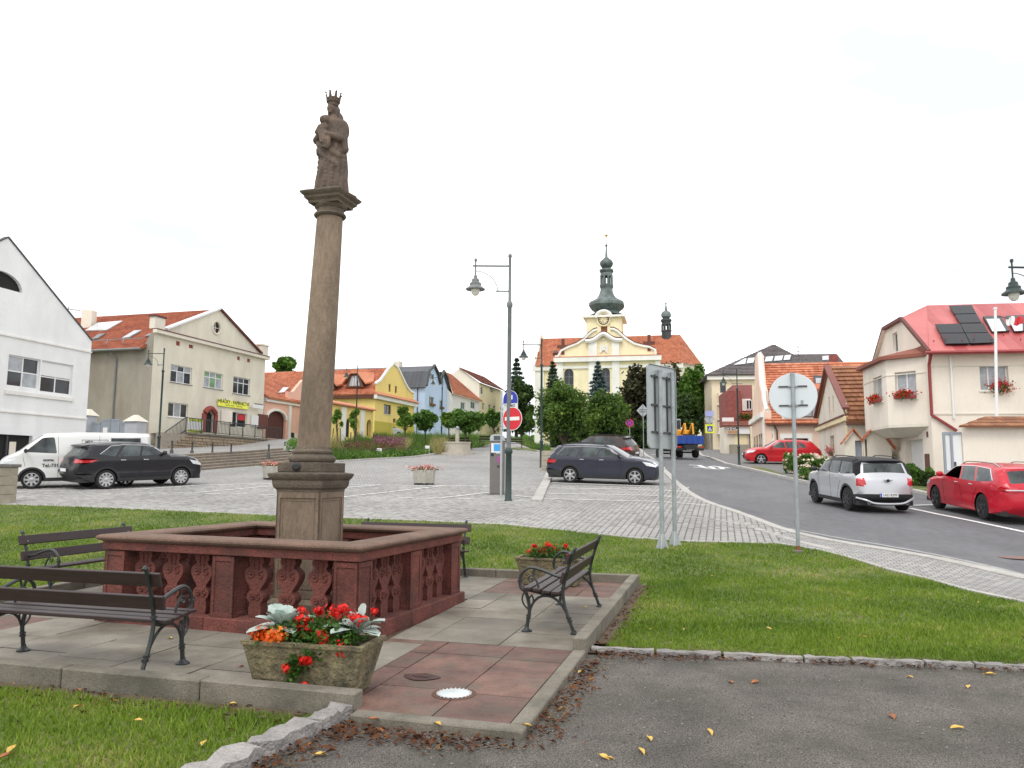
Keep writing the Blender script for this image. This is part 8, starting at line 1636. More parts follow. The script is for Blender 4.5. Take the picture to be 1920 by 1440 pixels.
for q in ([(1448, 322), (1492, 400), (1586, 396), (1538, 320)], [(1566, 320), (1608, 398), (1664, 396), (1664, 316)]): q = Z4(q); onroof(b, 'skylight_frame', rt, [q[1], q[2], q[3], q[0]], .10, m_steel, off=.04); c = (sum(x for x, _ in q) / 4, sum(y for _, y in q) / 4); q = [(c[0] + (x - c[0]) * .75, c[1] + (y - c[1]) * .82) for x, y in q]; onroof(b, 'skylight_glass', rt, [q[1], q[2], q[3], q[0]], .02, gl_, off=.15)
mb = MB()
for i in range(26): p = fr.p(.3 + i * .6, ze + .55 + (i % 2) * .25, -.05 - (i % 2) * .2); mb.box(p.x - .02, p.x + .02, p.y - .02, p.y + .02, p.z, p.z + .09)
mb.build('snow_hooks', gr_, b)['kind'] = 'stuff'
zb0, zb1 = 3.95, fr.px(1742, 690)[1] + .05; n1 = 1.35; P1, P2, P3, P4 = (-.35, 0), (-1.5, n1), (-5.2, n1), (-6.4, 0)
def Pz(p, z): return fl_.p(p[0], z, p[1])
bay = MB(); zt = ze - .05
f12 = Fr(Pz(P2, 0), math.atan2((Pz(P1, 0) - Pz(P2, 0)).y, (Pz(P1, 0) - Pz(P2, 0)).x)); L12 = (Pz(P1, 0) - Pz(P2, 0)).length; f23 = Fr(Pz(P3, 0), math.atan2((Pz(P2, 0) - Pz(P3, 0)).y, (Pz(P2, 0) - Pz(P3, 0)).x)); L23 = 3.7
zw0, zw1 = 5.15, 6.4
for f_, L_, ws_ in ((f12, L12, (L12 * .22, L12 * .75)), (f23, L23, (L23 * .45, L23 * .82))):
 wall(b, f_, rect(0, L_, zb0, zt), [rect(ws_[0], ws_[1], zw0, zw1)], P_ivory, .22, name='bay_wall'); window(b, f_, ws_[0], ws_[1], zw0, zw1, 2, (1,), dep=.18, g=M_curt, sill=P_tw); bx(b, 'string_course', f_, 0, L_, zt - .75, zt - .71, .001, .03, P_stone)
 fb_ = thing('window_box', 'red geraniums in the box under the %s bay window of the cream house' % ('right' if f_ is f12 else 'left'), 'flowers', f_.p((ws_[0] + ws_[1]) / 2, zw0, .15), f_.a, 'window boxes of the cream house'); mb = MB(); hw = (ws_[1] - ws_[0]) / 2; mb.box(-hw, hw, -.1, .1, -.02, .14); mb.build('box', gr_, fb_, world=0)
 for nm, n_, m_, dz in (('foliage', 220, m_geran, .16), ('blossoms', 240, m_red, .2)): C = RNG.normal(size=(n_, 3)) * np.array([hw * .5, .08, .09]) + np.array([0, -.05, dz]); V, F = leafquads(C, rdir(n_), .045, .8); fast_mesh(nm, V, F, m_, fb_, world=0)
f34 = Fr(Pz(P4, 0), math.atan2((Pz(P3, 0) - Pz(P4, 0)).y, (Pz(P3, 0) - Pz(P4, 0)).x)); wall(b, f34, rect(0, (Pz(P3, 0) - Pz(P4, 0)).length, zb0, zt), [], P_ivory, name='bay_wall')
mb = MB(); pl = (P1, P2, P3, P4); mb.prism([Pz(p, zb0 - .002) for p in pl], Vector((0, 0, -.12))); mb.build('bay_floor', P_stone, b); mb = MB(); q = [(p[0] * .55 - 1.55, p[1] * .55) for p in pl]; mb.v = [tuple(Pz(p, zb0 - .12)) for p in pl] + [tuple(Pz(p, zb0 - .5)) for p in q]; mb.f = [(i, (i + 1) % 4, 4 + (i + 1) % 4, 4 + i) for i in range(4)] + [(4, 5, 6, 7)]; mb.build('bay_corbel', P_stone, b)
mb = MB(); ov = [(P1[0] + .2, 0), (P2[0] + .15, n1 + .3), (P3[0] - .15, n1 + .3), (P4[0] - .2, 0)]; mb.v = [tuple(Pz(p, zt + .003)) for p in ov] + [tuple(Pz(p, zt + .16)) for p in ov] + [tuple(Pz((p[0], 0.02), zt + .55)) for p in ov]; mb.f = [(i, (i + 1) % 4, 4 + (i + 1) % 4, 4 + i) for i in range(4)] + [(i + 4, (i + 1) % 4 + 4, 8 + (i + 1) % 4, 8 + i) for i in range(3)] + [(0, 1, 2, 3)]; mb.build('bay_roof', T_dk, b); mb.uv = None
fb_ = thing('window_box', 'red geraniums on the sill of the wide window by the flagpole', 'flowers', fr.p((w[0] + w[1]) / 2, w[2], .15), fr.a, 'window boxes of the cream house')
for nm, n_, m_, dz in (('foliage', 220, m_geran, .12), ('blossoms', 260, m_red, .2)): C = RNG.normal(size=(n_, 3)) * np.array([.24, .08, .15]) + np.array([.15, -.05, dz]); V, F = leafquads(C, rdir(n_), .04, .8); fast_mesh(nm, V, F, m_, fb_, world=0)
bx(b, 'meter_box', fl_, -.9, -.45, 1.5, 2.6, .001, .06, M_wb); bx(b, 'meter_box', fl_, -.4, -.15, .9, 1.5, .001, .06, mat('meter_green', (.3, .42, .33), .6)); bx(b, 'house_number', fl_, -.62, -.45, 3.35, 3.6, .001, .03, M_wb)
bx(b, 'socle', fl_, -1.19, .05, zb_, 1.55, .001, .05, mat('socle_brown', (.28, .17, .12), .9, .1)); bx(b, 'socle', fr, -.05, 16, zb_, 1.55, .001, .05, MATS['socle_brown'])
fg = Fr(PY(1806, 840, 29.5), math.radians(-6)); t = thing('garden_wall', 'cream rendered garden wall with a brown tiled coping behind the red estate car', 'wall', (fg.O.x, fg.O.y, 1), fg.a); zt = fg.px(1810, 799)[1]; bx(t, 'wall', fg, 0, 14, .3, zt, -.35, 0, P_ivory)
A_, B_ = fg.p(-.25, zt - .02, .32), fg.p(14, zt - .02, .32); roof(t, A_, B_, fg.p(14, zt + .42, -.7), fg.p(1.2, zt + .42, -.7), 3, T_br, .03, name='coping', parts=True, back=.05)
gg = Fr(fg.p(0, 0, -.05), fg.a + math.radians(0)); t = thing('white_gate', 'white sheet-metal garden gate in a grey frame beside the cream wall', 'gate', (gg.O.x, gg.O.y, 1), gg.a); g0 = gg.px(1771, 850)[0]; z1 = gg.px(1790, 813)[1]
bx(t, 'gate_panel', gg, g0, -.02, .5, z1, -.06, -.02, M_wf)
for s in (g0, g0 * .6): bx(t, 'frame_post', gg, s - .04, s + .04, .4, z1 + .05, -.03, .04, M_gateg)
for z in (z1 - .02, 1.75): bx(t, 'frame_rail', gg, g0, -.02, z, z + .08, -.018, .03, M_gateg)
bx(t, 'lock', gg, g0 * .5, g0 * .42, 1.9, 2.15, .0, .05, m_steel)
fp = PY(1869, 800, 30.2); ftp = PY(1852, 580, 30.2); t = thing('flagpole', 'white flagpole rising behind the cream garden wall', 'flagpole', (fp.x, fp.y, zt)); mb = MB(); mb.tube([(0, 0, 0), (ftp.x - fp.x + .3, 0, ftp.z - zt)], [.06, .05], 8); mb.lathe([(.07, 0), (.07, .08)], c=(ftp.x - fp.x + .3, 0, ftp.z - zt), n=8); mb.build('pole', M_wf, t, world=0, smooth=1)
fo = Vector((ftp.x + .3, ftp.y, ftp.z)); t = thing('flag', 'small furled white and red flag hanging from an arm on the flagpole', 'flag', fo); mb = MB(); mb.bar((0, 0, -.25), (.55, 0, -.38), .03); mb.build('arm', m_steel, t, world=0)
for nm, x0, x1, m_ in (('white_cloth', .42, .72, M_wf), ('red_cloth', .70, 1.05, m_sred)):
 mb = MB(); mb.v = [(x0 + (x1 - x0) * i / 6, .06 * math.sin(i * 1.7 + j), -.30 - j * .11 - .05 * math.sin(i)) for i in range(7) for j in range(4)]; mb.f = [(4 * i + j, 4 * i + j + 1, 4 * i + j + 5, 4 * i + j + 4) for i in range(6) for j in range(3)]; mb.build(nm, m_, t, world=0, recalc=0, smooth='all')
AL = math.radians(-104); fr = Fr(PY(1592, 850, 41), AL); b = bld('small_beige_house', 'small pale house with a steep brown tiled roof and narrow gable slits', fr); zb_ = .8
ap = fr.px(1555, 690); eR = fr.px(1586, 757); eL = fr.px(1537, 800); sA = ap[0]; ws = [pr(fr, 1553.5, 745, 1556.5, 776), pr(fr, 1561, 742.5, 1564, 773), pr(fr, 1556.5, 818, 1565, 851)]
zE = eR[1]; sl = 2 * sA; wall(b, fr, [(sl, zb_), (0, zb_), (0, zE), (sA, ap[1]), (sl, zE)], [rect(*w) for w in ws], P_stone, .22)
for w in ws: window(b, fr, *w, 1, (1,), m=P_cream, dep=.12, g=M_curt)
zc = fr.px(1585, 780)[1]; bx(b, 'cornice', fr, sl - .2, .2, zc - .30, zc - .05, .001, .22, P_cream); bx(b, 'cornice_edge', fr, sl - .2, .2, zc - .047, zc + .03, .001, .28, M_trimr); bx(b, 'corner_strip', fr, -.5, .0, zb_, zE, .001, .05, P_cream)
fs = Fr(fr.O, fr.a + math.pi / 2); zs = fs.px(1600, 790)[1]; wall(b, fs, rect(0, 9, zb_, zs), [], P_stone)
pk = fr.p(sA, ap[1] + .1, .15); dr_ = fs.e; r_ = roof(b, fs.p(-.1, zs, .55) , fs.p(9, zs, .55), pk + dr_ * 9, pk + dr_ * .1, 13, T_br, .10, parts=True); roof(b, fr.p(sl, zE, -9), fr.p(sl, zE, .1), pk, pk + dr_ * 9, 10, T_br, .06)
mb = MB(); mb.bar(fr.p(.35, zE - .3, .12), pk + Vector((0, 0, .05)), .35, .12); mb.bar(fr.p(sl - .3, zE, .12), pk, .3, .12); mb.build('verge', mat('verge_brown', (.20, .07, .055), .7, .1), b); bx(b, 'eaves_board', fs, -.1, 9, zs - .2, zs - .01, .001, .5, M_wb)
fb_ = thing('flower_pot', 'pink geranium in a brown pot on the sill of the small pale house', 'flowers', fr.p((ws[2][0] + ws[2][1]) / 2, ws[2][2], .12), fr.a); mb = MB(); mb.box(-.25, .25, -.1, .1, -.1, .12); mb.build('pot', M_wb, fb_, world=0); C = RNG.normal(size=(160, 3)) * .12 + np.array([0, -.05, .25]); V, F = leafquads(C, rdir(160), .05, .8); fast_mesh('blossoms', V, F, m_pink, fb_, world=0)
fp_ = Fr(PY(1598, 850, 39.3), math.radians(-14)); t = thing('gate_porch', 'small walled gateway with two gabled orange-tiled caps and a grey-blue door', 'gateway', (fp_.O.x, fp_.O.y, 1.5), fp_.a); E2 = lambda u, v: fp_.px(u, v)
xa, xb, xc = E2(1583, 830)[0], E2(1618, 830)[0], E2(1671, 830)[0]; za, zc_ = E2(1600, 815)[1], E2(1635, 806)[1]; d1 = pr(fp_, 1603, 826, 1617.5, 868); d2 = pr(fp_, 1619.5, 824, 1625, 868)
wall(t, fp_, [(xa, 1), (xb, 1), (xb, za - .3), ((xa + xb) / 2, za + .1), (xa, za - .4)], [rect(d1[0], d1[1], 1.01, d1[3])], P_stone, .2); bx(t, 'door', fp_, d1[0], d1[1], 1, d1[3], -.24, -.19, M_gateg)
wall(t, fp_, [(xb + .01, 1), (xc, 1), (xc, zc_ - .9), ((xb + xc) / 2, zc_ + .15), (xb + .01, zc_ - .5)], [rect(d2[0] + .05, d2[1] + .05, 1.01, d2[3])], P_stone, .2); bx(t, 'wicket', fp_, d2[0] + .05, d2[1] + .05, 1, d2[3], -.24, -.19, M_wb); bx(t, 'side_wall', fp_, xb, xc, 1, zc_ - .95, -2, -.3, P_stone)
for a_, c_, m1, zz in (((xa - .15, za - .5), (xb - .02, za - .35), (xa + xb) / 2, za), ((xb - .1, zc_ - .6), (xc + .2, zc_ - 1.0), (xb + xc) / 2, zc_)):
 for s_ in (a_, c_):
  for j in range(4): f0, f1 = j / 4, (j + 1) / 4 + .04; p0 = (s_[0] + (m1 - s_[0]) * f0, s_[1] + (zz + .25 - s_[1]) * f0); p1 = (s_[0] + (m1 - s_[0]) * f1, s_[1] + (zz + .25 - s_[1]) * f1); mb = MB(); mb.hexa([fp_.p(p0[0], p0[1] + .0, -.3), fp_.p(p0[0], p0[1], .2), fp_.p(p1[0], p1[1], .2), fp_.p(p1[0], p1[1], -.3)], [fp_.p(p0[0], p0[1] + .1, -.3), fp_.p(p0[0], p0[1] + .1, .2), fp_.p(p1[0], p1[1] + .05, .2), fp_.p(p1[0], p1[1] + .05, -.3)]); mb.build('cap_tile', MATS.get('cap_or') or mat('cap_or', (.45, .13, .06), .8, .2), t)
fr = Fr(PY(1438, 850, 57), math.radians(-12)); b = bld('pink_gabled_house', 'pink house with a white-edged baroque gable and long orange tiled roof', fr); zb_ = 1.5; ze = fr.px(1440, 795)[1]; w = pr(fr, 1470.5, 822, 1516, 850); wall(b, fr, rect(0, 5.2, zb_, ze), [rect(*w)], P_peach, .25); window(b, fr, *w, 2, (1,), m=M_wb, dep=.2)
bx(b, 'window_surround', fr, w[0] - .3, w[1] + .3, w[3] + .01, w[3] + .35, .001, .06, P_tw); [bx(b, 'window_surround', fr, a_, a_ + .28, zb_, w[3], .001, .06, P_tw) for a_ in (w[0] - .3, w[1] + .02)]; bx(b, 'eaves_board', fr, 0, 13, ze - .12, ze - .01, .001, .45, M_wb); pipe(b, [fr.p(.5, ze - .1, .35), fr.p(.75, ze - .5, .07), fr.p(.75, zb_, .07)], .06, M_wb)
r_d = fr.px(1423, 682, -4.6)[1]; r_ = roof(b, fr.p(-.1, ze, .5), fr.p(14.5, ze, .5), fr.p(14.5, r_d, -4.6), fr.p(-.1, r_d, -4.6), 24, T_or, .085, parts=True); roof(b, fr.p(14.5, ze, -9.5), fr.p(-.1, ze, -9.5), fr.p(-.1, r_d, -4.6), fr.p(14.5, r_d, -4.6), 8, T_or, .06)
fs = Fr(fr.O, fr.a - math.pi / 2); hd = r_d - ze; gp_ = [(-9.4, zb_), (0.15, zb_), (0.15, ze + .9), (-.5, ze + 1.1), (-1.1, ze + 1.6), (-1.5, ze + hd * .5), (-2.6, ze + hd * .62), (-3.4, ze + hd * .95), (-3.6, r_d + .55), (-5.6, r_d + .55), (-5.8, ze + hd * .95), (-6.6, ze + hd * .62), (-7.8, ze + hd * .5), (-8.2, ze + 1.6), (-9.4, ze + .9)]
mb = MB(); mb.prism([fs.p(s, z, .12) for s, z in gp_], -fs.n * .5); mb.build('gable_wall', P_peach, b); mb = MB(); mb.tube([fs.p(s, z + .08, -.1) for s, z in gp_[2:]], .2, 5); mb.build('gable_coping', P_tw, b); bx(b, 'gable_cornice', fs, -9.5, .2, ze + .5, ze + .85, .13, .4, P_tw); bx(b, 'corner_pilaster', fs, -.9, .2, zb_, ze + .49, .13, .2, P_tw); bx(b, 'corner_pilaster', fr, -.12, .55, zb_, ze - .13, .001, .08, P_tw)
for s in (-7.5, -5.5, -3.5, -1.9): bx(b, 'side_window', fs, s - .4, s + .4, ze - 2.0, ze - .6, .13, .16, M_wg); bx(b, 'flower_box', fs, s - .4, s + .4, ze - 2.2, ze - 2.0, .13, .4, MATS['flower_box_red'])
onroof(b, 'roof_window', r_, [(1527, 721), (1547, 720), (1545, 706), (1525, 706)], .12, m_steel); onroof(b, 'roof_window_glass', r_, [(1530, 719), (1543, 718), (1541, 709), (1529, 709)], .02, M_curt, off=.18); bx(b, 'number_plate', fr, .12, .42, 4.3, 4.6, .085, .1, m_ink)
c0 = hit(*PLANES[r_], 1466, 785); fd = Fr((c0.x, c0.y), fr.a); dw = fd.px(1540, 785)[0]; zt_ = c0.z + 2.0; mb = MB(); fbox(mb, fd, 0, dw, c0.z - .3, zt_, -4, .1); d_ = mb.build('dormer', P_tw, b); window(b, Fr(fd.p(0, 0, .3), fd.a), .15, dw - .15, c0.z + .1, zt_ - .15, 5, (1,), m=M_wb, g=M_curt, dep=.1, name='dormer_window'); mb = MB(); mb.hexa([fd.p(-.4, zt_ + .002, .5), fd.p(dw + .4, zt_ + .002, .5), fd.p(dw + .4, zt_ + .9, -3.5), fd.p(-.4, zt_ + .9, -3.5)], [fd.p(-.4, zt_ + .14, .5), fd.p(dw + .4, zt_ + .14, .5), fd.p(dw + .4, zt_ + 1.05, -3.5), fd.p(-.4, zt_ + 1.05, -3.5)]); mb.build('dormer_roof', MATS['cap_or'], b)
ch = hit(*PLANES[r_], 1566, 684); bx(b, 'chimney', Fr((ch.x, ch.y), fr.a), -.3, .3, ch.z - 1, ch.z + .85, -.9, -.3, M_brick)
t = thing('notice_post', 'narrow red notice board on the wall beside the small pale house', 'notice board', fr.p(4.75, 2.3, .3), fr.a); mb = MB(); mb.box(-.18, .18, -.05, .05, 0, 2.3); mb.build('board', M_brick, t, world=0)
fr = Fr(PY(1360, 830, 72), math.radians(-8)); b = bld('wine_shop', 'maroon and beige building with a white wine shop sign', fr); zb_ = 2.5; Pq = lambda *a: pr(fr, *a)
q = Pq(1360, 733, 1391, 796); bx(b, 'maroon_block', fr, q[0], q[1], q[2], q[3], -5, 0, M_brick); q = Pq(1374, 722, 1412, 796, -1.0); bx(b, 'recessed_block', fr, q[0], q[1], q[2], q[3] , -5, -1.0, mat('maroon_render', (.30, .12, .11), .9, .05)); q2 = Pq(1391, 748, 1408, 770, -.95); bx(b, 'window_reveal', fr, q2[0], q2[1], q2[2], q2[3], -.99, -.9, P_tw); window(b, Fr(fr.p(0, 0, -.7), fr.a), q2[0] + .35, q2[1] + .1, q2[2] + .1, q2[3] - .1, 2, (1,), dep=.1)
q = Pq(1391, 773, 1409, 790, .0); bx(b, 'parapet', fr, q[0], q[1], q[2], q[3], -.9, .05, mat('parapet_red', (.42, .10, .05), .9)); hg = thing('roof_planting', 'strip of green plants on the parapet above the wine shop', 'plants', fr.p((q[0] + q[1]) / 2, q[3] - .4, .1), fr.a); C = RNG.normal(size=(400, 3)) * np.array([.45, .15, .15]); V, F = leafquads(C, rdir(400), .07, .7); fast_mesh('foliage', V, F, m_geran, hg, world=0)
f2 = Fr(fr.p(0, 0, 1.6), fr.a); q = pr(f2, 1357, 800, 1407, 850); bx(b, 'shop_wall', f2, q[0], q[1], zb_, q[3], -3, 0, P_stone); q = pr(f2, 1355, 791, 1409, 798); A_ = f2.p(q[0], q[2], .5); B_ = f2.p(q[1], q[2], .5); roof(b, A_, B_, f2.p(q[1], q[3] + .1, -1), f2.p(q[0], q[3] + .1, -1), 3, T_dk, .05)
q = pr(f2, 1363, 799.5, 1406, 813.5, .3); bx(b, 'sign_board', f2, q[0], q[1], q[2], q[3], .05, .3, M_wf); hq = (q[2] + q[3]) / 2; bx(b, 'sign_picture', f2, q[0] + .02, q[0] + (q[1] - q[0]) * .5, q[2] + .03, hq - .03, .3, .31, mat('sign_wood', (.45, .25, .12), .6, .3, 8)); bx(b, 'sign_backing', f2, q[0] + .02, q[0] + (q[1] - q[0]) * .5, hq, q[3] - .03, .3, .305, mat('sign_brown', (.10, .06, .05), .6)); ftext(b, f2, q[0] + (q[1] - q[0]) * .25, (hq + q[3]) / 2, .31, 'VÍNO', .42, M_wf, bold=.015)
q = pr(f2, 1377, 816, 1402, 834); bx(b, 'shutter', f2, q[0], q[1], q[2], q[3], .001, .05, P_cream); q = pr(f2, 1367, 834, 1402, 852); bx(b, 'stone_bench', f2, q[0], q[1], zb_, q[3], .1, .7, P_grey); q = pr(f2, 1404, 800, 1407, 850); bx(b, 'post', f2, q[0], q[1], zb_, q[3], .06, .2, M_wb); q = Pq(1354, 783, 1376, 792, .5); bx(b, 'white_sign', fr, *q, .4, .5, M_wf)
fr = Fr(PY(1337, 840, 86), math.radians(-8)); b = bld('apartment_house', 'tall cream building with a wide grey tiled roof and balconies beyond the wine shop', fr); zb_ = 2.5; ze = fr.px(1340, 704)[1]; wall(b, fr, rect(0, 12, zb_, ze), [], mat('plaster_light_yellow', (.72, .62, .45), .9, .04)); wall(b, Fr(fr.O, fr.a - math.pi / 2), rect(-12, 0, zb_, ze), [], MATS['plaster_light_yellow'])
bx(b, 'cornice', fr, -.5, 12, ze - .5, ze - .02, .001, .4, P_tw); apx = PY(1450, 646, 92); r_ = roof(b, fr.p(-.7, ze, .6), fr.p(12.6, ze, .6), apx + Vector((.05, 0, 0)), apx, 22, T_gr, .09); e0 = fr.p(12.6, ze, .6); roof(b, e0, e0 + Vector((2, 6, -.5)), apx + Vector((.3, .3, 0)), apx, 10, T_gr, .05); roof(b, fr.p(-.7, ze, -12), fr.p(-.7, ze, .6), apx, apx + Vector((0, .1, 0)), 10, T_gr, .05)
Zc = lambda L: [(1320 + x / 6.0, 640 + y / 6.0) for x, y in L]
for q in ([(330, 268), (465, 255), (480, 195), (455, 197)], [(478, 250), (555, 243), (572, 185), (495, 192)], [(572, 240), (665, 232), (680, 178), (590, 186)], [(682, 230), (765, 224), (782, 170), (697, 178)], [(785, 222), (875, 215), (892, 162), (800, 170)], [(892, 214), (965, 208), (980, 155), (908, 161)]): onroof(b, 'skylight', r_, Zc(q), .05, gl_, off=.14)
w_ = pr(fr, 1350, 718, 1362, 738)
for v in (738, 766, 792): q = pr(fr, 1350, v - 22, 1361, v); bx(b, 'window', fr, *q, .001, .05, M_wg); bx(b, 'balcony', fr, q[0] - .3, q[1] + .3, q[2] - 1.2, q[2], .06, 1.0, MATS['plaster_light_yellow']); bx(b, 'balcony_slab', fr, q[0] - .4, q[1] + .4, q[2] - 1.35, q[2] - 1.202, .06, 1.15, P_tw)
f3 = Fr(PY(1440, 700, 96), math.radians(-8)); z0, z1 = f3.px(1500, 692)[1], f3.px(1500, 662, -4)[1]; xr_ = f3.px(1590, 690)[0]; bb = thing('grey_roofed_house', 'house of which only the long grey tiled roof shows above the orange roof', 'house', (f3.O.x, f3.O.y, 4), f3.a); wall(bb, f3, rect(0, xr_, 2, z0), [], P_stone); r_ = roof(bb, f3.p(0, z0, .3), f3.p(xr_, z0, .3), f3.p(xr_, z1, -5), f3.p(2, z1, -5), 12, T_gr, .09); onroof(bb, 'skylight', r_, [(1542, 676), (1555, 675), (1554, 668), (1542, 669)], .1, gl_)
t = thing('tv_antenna', 'television antenna on the roofs right of the apartment house', 'antenna', PY(1497, 672, 93)); mb = MB(); mb.tube([(0, 0, -2), (0, 0, 1.9)], .04, 4); mb.tube([(-.8, 0, 1.5), (.8, 0, 1.3)], .03, 4); mb.tube([(-.5, 0, .9), (.5, 0, .8)], .03, 4); mb.build('mast', m_steel, t, world=0)
# trees, shrubs and planting
L_wl = leafmat('leaf_willowy', (.03, .07, .012), (.13, .22, .035), (.24, .34, .06), .7); M_bark = mat('bark', (.10, .075, .055), .95, .3, 8, .8, 30)
L_br = leafmat('leaf_bright', (.07, .14, .015), (.20, .34, .045), (.30, .42, .08), .5); L_md = leafmat('leaf_mid', (.04, .10, .015), (.13, .25, .035), (.20, .32, .06), .6); L_dk = leafmat('leaf_dark', (.02, .045, .012), (.07, .12, .025), (.12, .18, .04), .5); L_cu = leafmat('leaf_copper', (.02, .02, .01), (.06, .06, .022), (.10, .10, .035), .5); L_sp = leafmat('needle_blue', (.04, .07, .065), (.11, .17, .17), None, .8, trans=.1); L_cn = leafmat('needle_dark', (.02, .045, .028), (.06, .11, .065), None, .6, trans=.1)
def tree(name, lab, u0, u1, v0, v1, vb, Y, leaf, n=5000, size=.13, clumps=26, trunk_u=None, group='trees round the square', dens=.8, seed=1, tr=None, up=.3, cat='tree', flat=1.0):
 rg = np.random.default_rng(seed); uc = (u0 + u1) / 2; tu = trunk_u or uc; base = PY(tu, vb, Y); base.z = min(hz(base.x, base.y), base.z + .5); t = thing(name, lab, cat, base, 0, group); rx = (u1 - u0) / 2 * Y / 1450; zt, zl = PY(uc, v0, Y).z - base.z, PY(uc, v1, Y).z - base.z; rz = (zt - zl) / 2; cx = PY(uc, v1, Y).x - base.x; cz = (zt + zl) / 2
 d = rg.normal(size=(clumps, 3)); d /= np.linalg.norm(d, axis=1, keepdims=True); cc = d * (rg.uniform(.35, .86, (clumps, 1))) * np.array([rx, rx * flat, rz]) + np.array([cx, 0, cz]); cr = rg.uniform(.18, .36, clumps)[:, None] * np.array([[rx, rx * flat, rz * 1.0]])
 k = rg.integers(0, clumps, n); dd = rdir(n) * rg.uniform(.55, 1.05, (n, 1)) ** .6; C = cc[k] + dd * cr[k] * rg.uniform(.6, 1.15, (n, 1)) + rg.normal(size=(n, 3)) * rx * .05; V, F = leafquads(C, dd * .5 + np.array([0, 0, up]) + rg.normal(size=(n, 3)) * .8, size, .6); fast_mesh('crown', V, F, leaf, t, world=0)
 r0 = tr or rx * .07 + .05; mb = MB(); mb.tube(smoothline([Vector((0, 0, -.3)), Vector((.02, 0, zl * .6)), Vector((cx * .6, 0, cz)), Vector((cx, 0, cz + rz * .5))], 3), [r0 * (1.15 - i / 9 * .85) for i in range(10)], 8)
 mb.build('trunk', M_bark, t, smooth=1, world=0)
 for i in range(0, min(clumps, 7)): mb = MB(); p = cc[i]; mb.tube([(cx * .4, 0, max(zl * .9, .3)), ((p[0] + cx * .5) * .55, p[1] * .4, (zl + p[2]) / 2), tuple(p)], [r0 * .5, r0 * .3, r0 * .12], 5); mb.build('limb', M_bark, t, world=0)
 return t
def conifer(name, lab, uc, v0, v1, hw, vb, Y, leaf, n=4000, size=.22, seed=3):
 rg = np.random.default_rng(seed); base = PY(uc, vb, Y); zt = PY(uc, v0, Y).z; base.z = hz(base.x, base.y); t = thing(name, lab, 'tree', base, 0, 'trees round the square'); Ht = zt - base.z; zl = PY(uc, v1, Y).z - base.z; R = hw * Y / 1450
 lvl = 17; Cs = []
 for i in range(lvl):
  f = i / (lvl - 1); z = zl + (Ht - zl) * f * .97; r = R * (1 - f) ** .85 + .12; m_ = max(5, int(11 * (1 - f)) + 4); a0 = rg.uniform(0, 6.28)
  for j in range(m_):
   a = a0 + j * 2 * math.pi / m_ + rg.uniform(-.2, .2); L_ = r * rg.uniform(.75, 1.1); q = int(n / lvl / m_) + 1; s = rg.uniform(.1, 1, q); P = np.column_stack([np.cos(a) * L_ * s, np.sin(a) * L_ * s, z - .28 * L_ * s ** 1.4 + .1 * s]); Cs.append(P + rg.normal(size=(q, 3)) * np.array([.14, .14, .07]) * (1.2 * r / R + .3))
 C = np.concatenate(Cs); V, F = leafquads(C, rdir(len(C)) + np.array([0, 0, .8]), size, .4); fast_mesh('crown', V, F, leaf, t, world=0); mb = MB(); mb.tube([(0, 0, -.3), (0, 0, Ht * .97)], [R * .10, .03], 7); mb.build('trunk', M_bark, t, world=0, smooth=1); return t
tree('linden_tree', 'bright green round-crowned tree left of the pair before the church', 1000, 1112, 712, 828, 852, 50, L_wl, 15000, .105, 75, 1057, seed=5, tr=.17)
tree('linden_tree', 'bright green round-crowned tree right of the pair, behind the parked cars', 1094, 1186, 734, 830, 858, 47, L_wl, 13000, .10, 70, 1140, seed=6, tr=.14)
tree('copper_beech', 'large dark copper-leaved tree beside the church wall', 1162, 1288, 668, 822, 840, 100, L_cu, 15000, .30, 46, 1225, seed=7)
tree('maple_tree', 'tall bright green tree right of the dark copper tree', 1268, 1338, 680, 815, 838, 96, L_md, 9000, .28, 36, 1300, seed=8)
tree('maple_tree', 'dark green tree behind the traffic board beyond the road', 1230, 1320, 735, 835, 842, 88, L_dk, 7000, .28, 30, 1275, seed=18)
conifer('blue_spruce', 'pale blue-grey spruce in front of the church facade', 1122, 678, 790, 33, 835, 105, L_sp, 6500, .24, 9); conifer('dark_spruce', 'small dark spruce tip behind the left bright tree', 1036, 678, 780, 22, 832, 112, L_cn, 3500, .26, 10)
conifer('dark_pine', 'dark pine with ragged branches left of the church', 968, 672, 800, 36, 835, 118, L_cn, 5500, .32, 11); tree('dark_tree', 'dark round tree left of the church below the pine', 942, 1002, 700, 812, 832, 112, L_dk, 6500, .30, 28, 978, seed=12)
tree('young_tree', 'slim young tree on the grass slope left of the church', 980, 1004, 765, 812, 818, 95, L_md, 900, .18, 9, seed=13, tr=.06); tree('distant_tree', 'lone tree showing above the pink roof behind the column', 507, 562, 669, 712, 760, 125, L_md, 3500, .35, 20, 530, seed=14)
mp_ = dict(group='small round maples in the planted bed', flat=.9)
for i, (u0, u1, v0, v1, vb, Y, lf, lab, n) in enumerate(((772, 822, 768, 808, 822, 61, L_md, 'round-headed small maple left of the fountain', 4200), (836, 908, 764, 812, 826, 60, L_md, 'widest round-headed small maple behind the fountain pillar', 6500), (905, 946, 768, 802, 822, 64, L_md, 'round-headed small maple nearest the no-entry sign', 3500),
  (742, 776, 762, 806, 824, 64, L_br, 'light green small maple in front of the yellow gable', 2200), (826, 856, 768, 802, 822, 66, L_br, 'light green small maple between the two round ones', 1800))): tree('small_maple', lab, u0, u1, v0, v1, vb, Y, lf, n, .13, 26, seed=20 + i, tr=.07, **mp_)
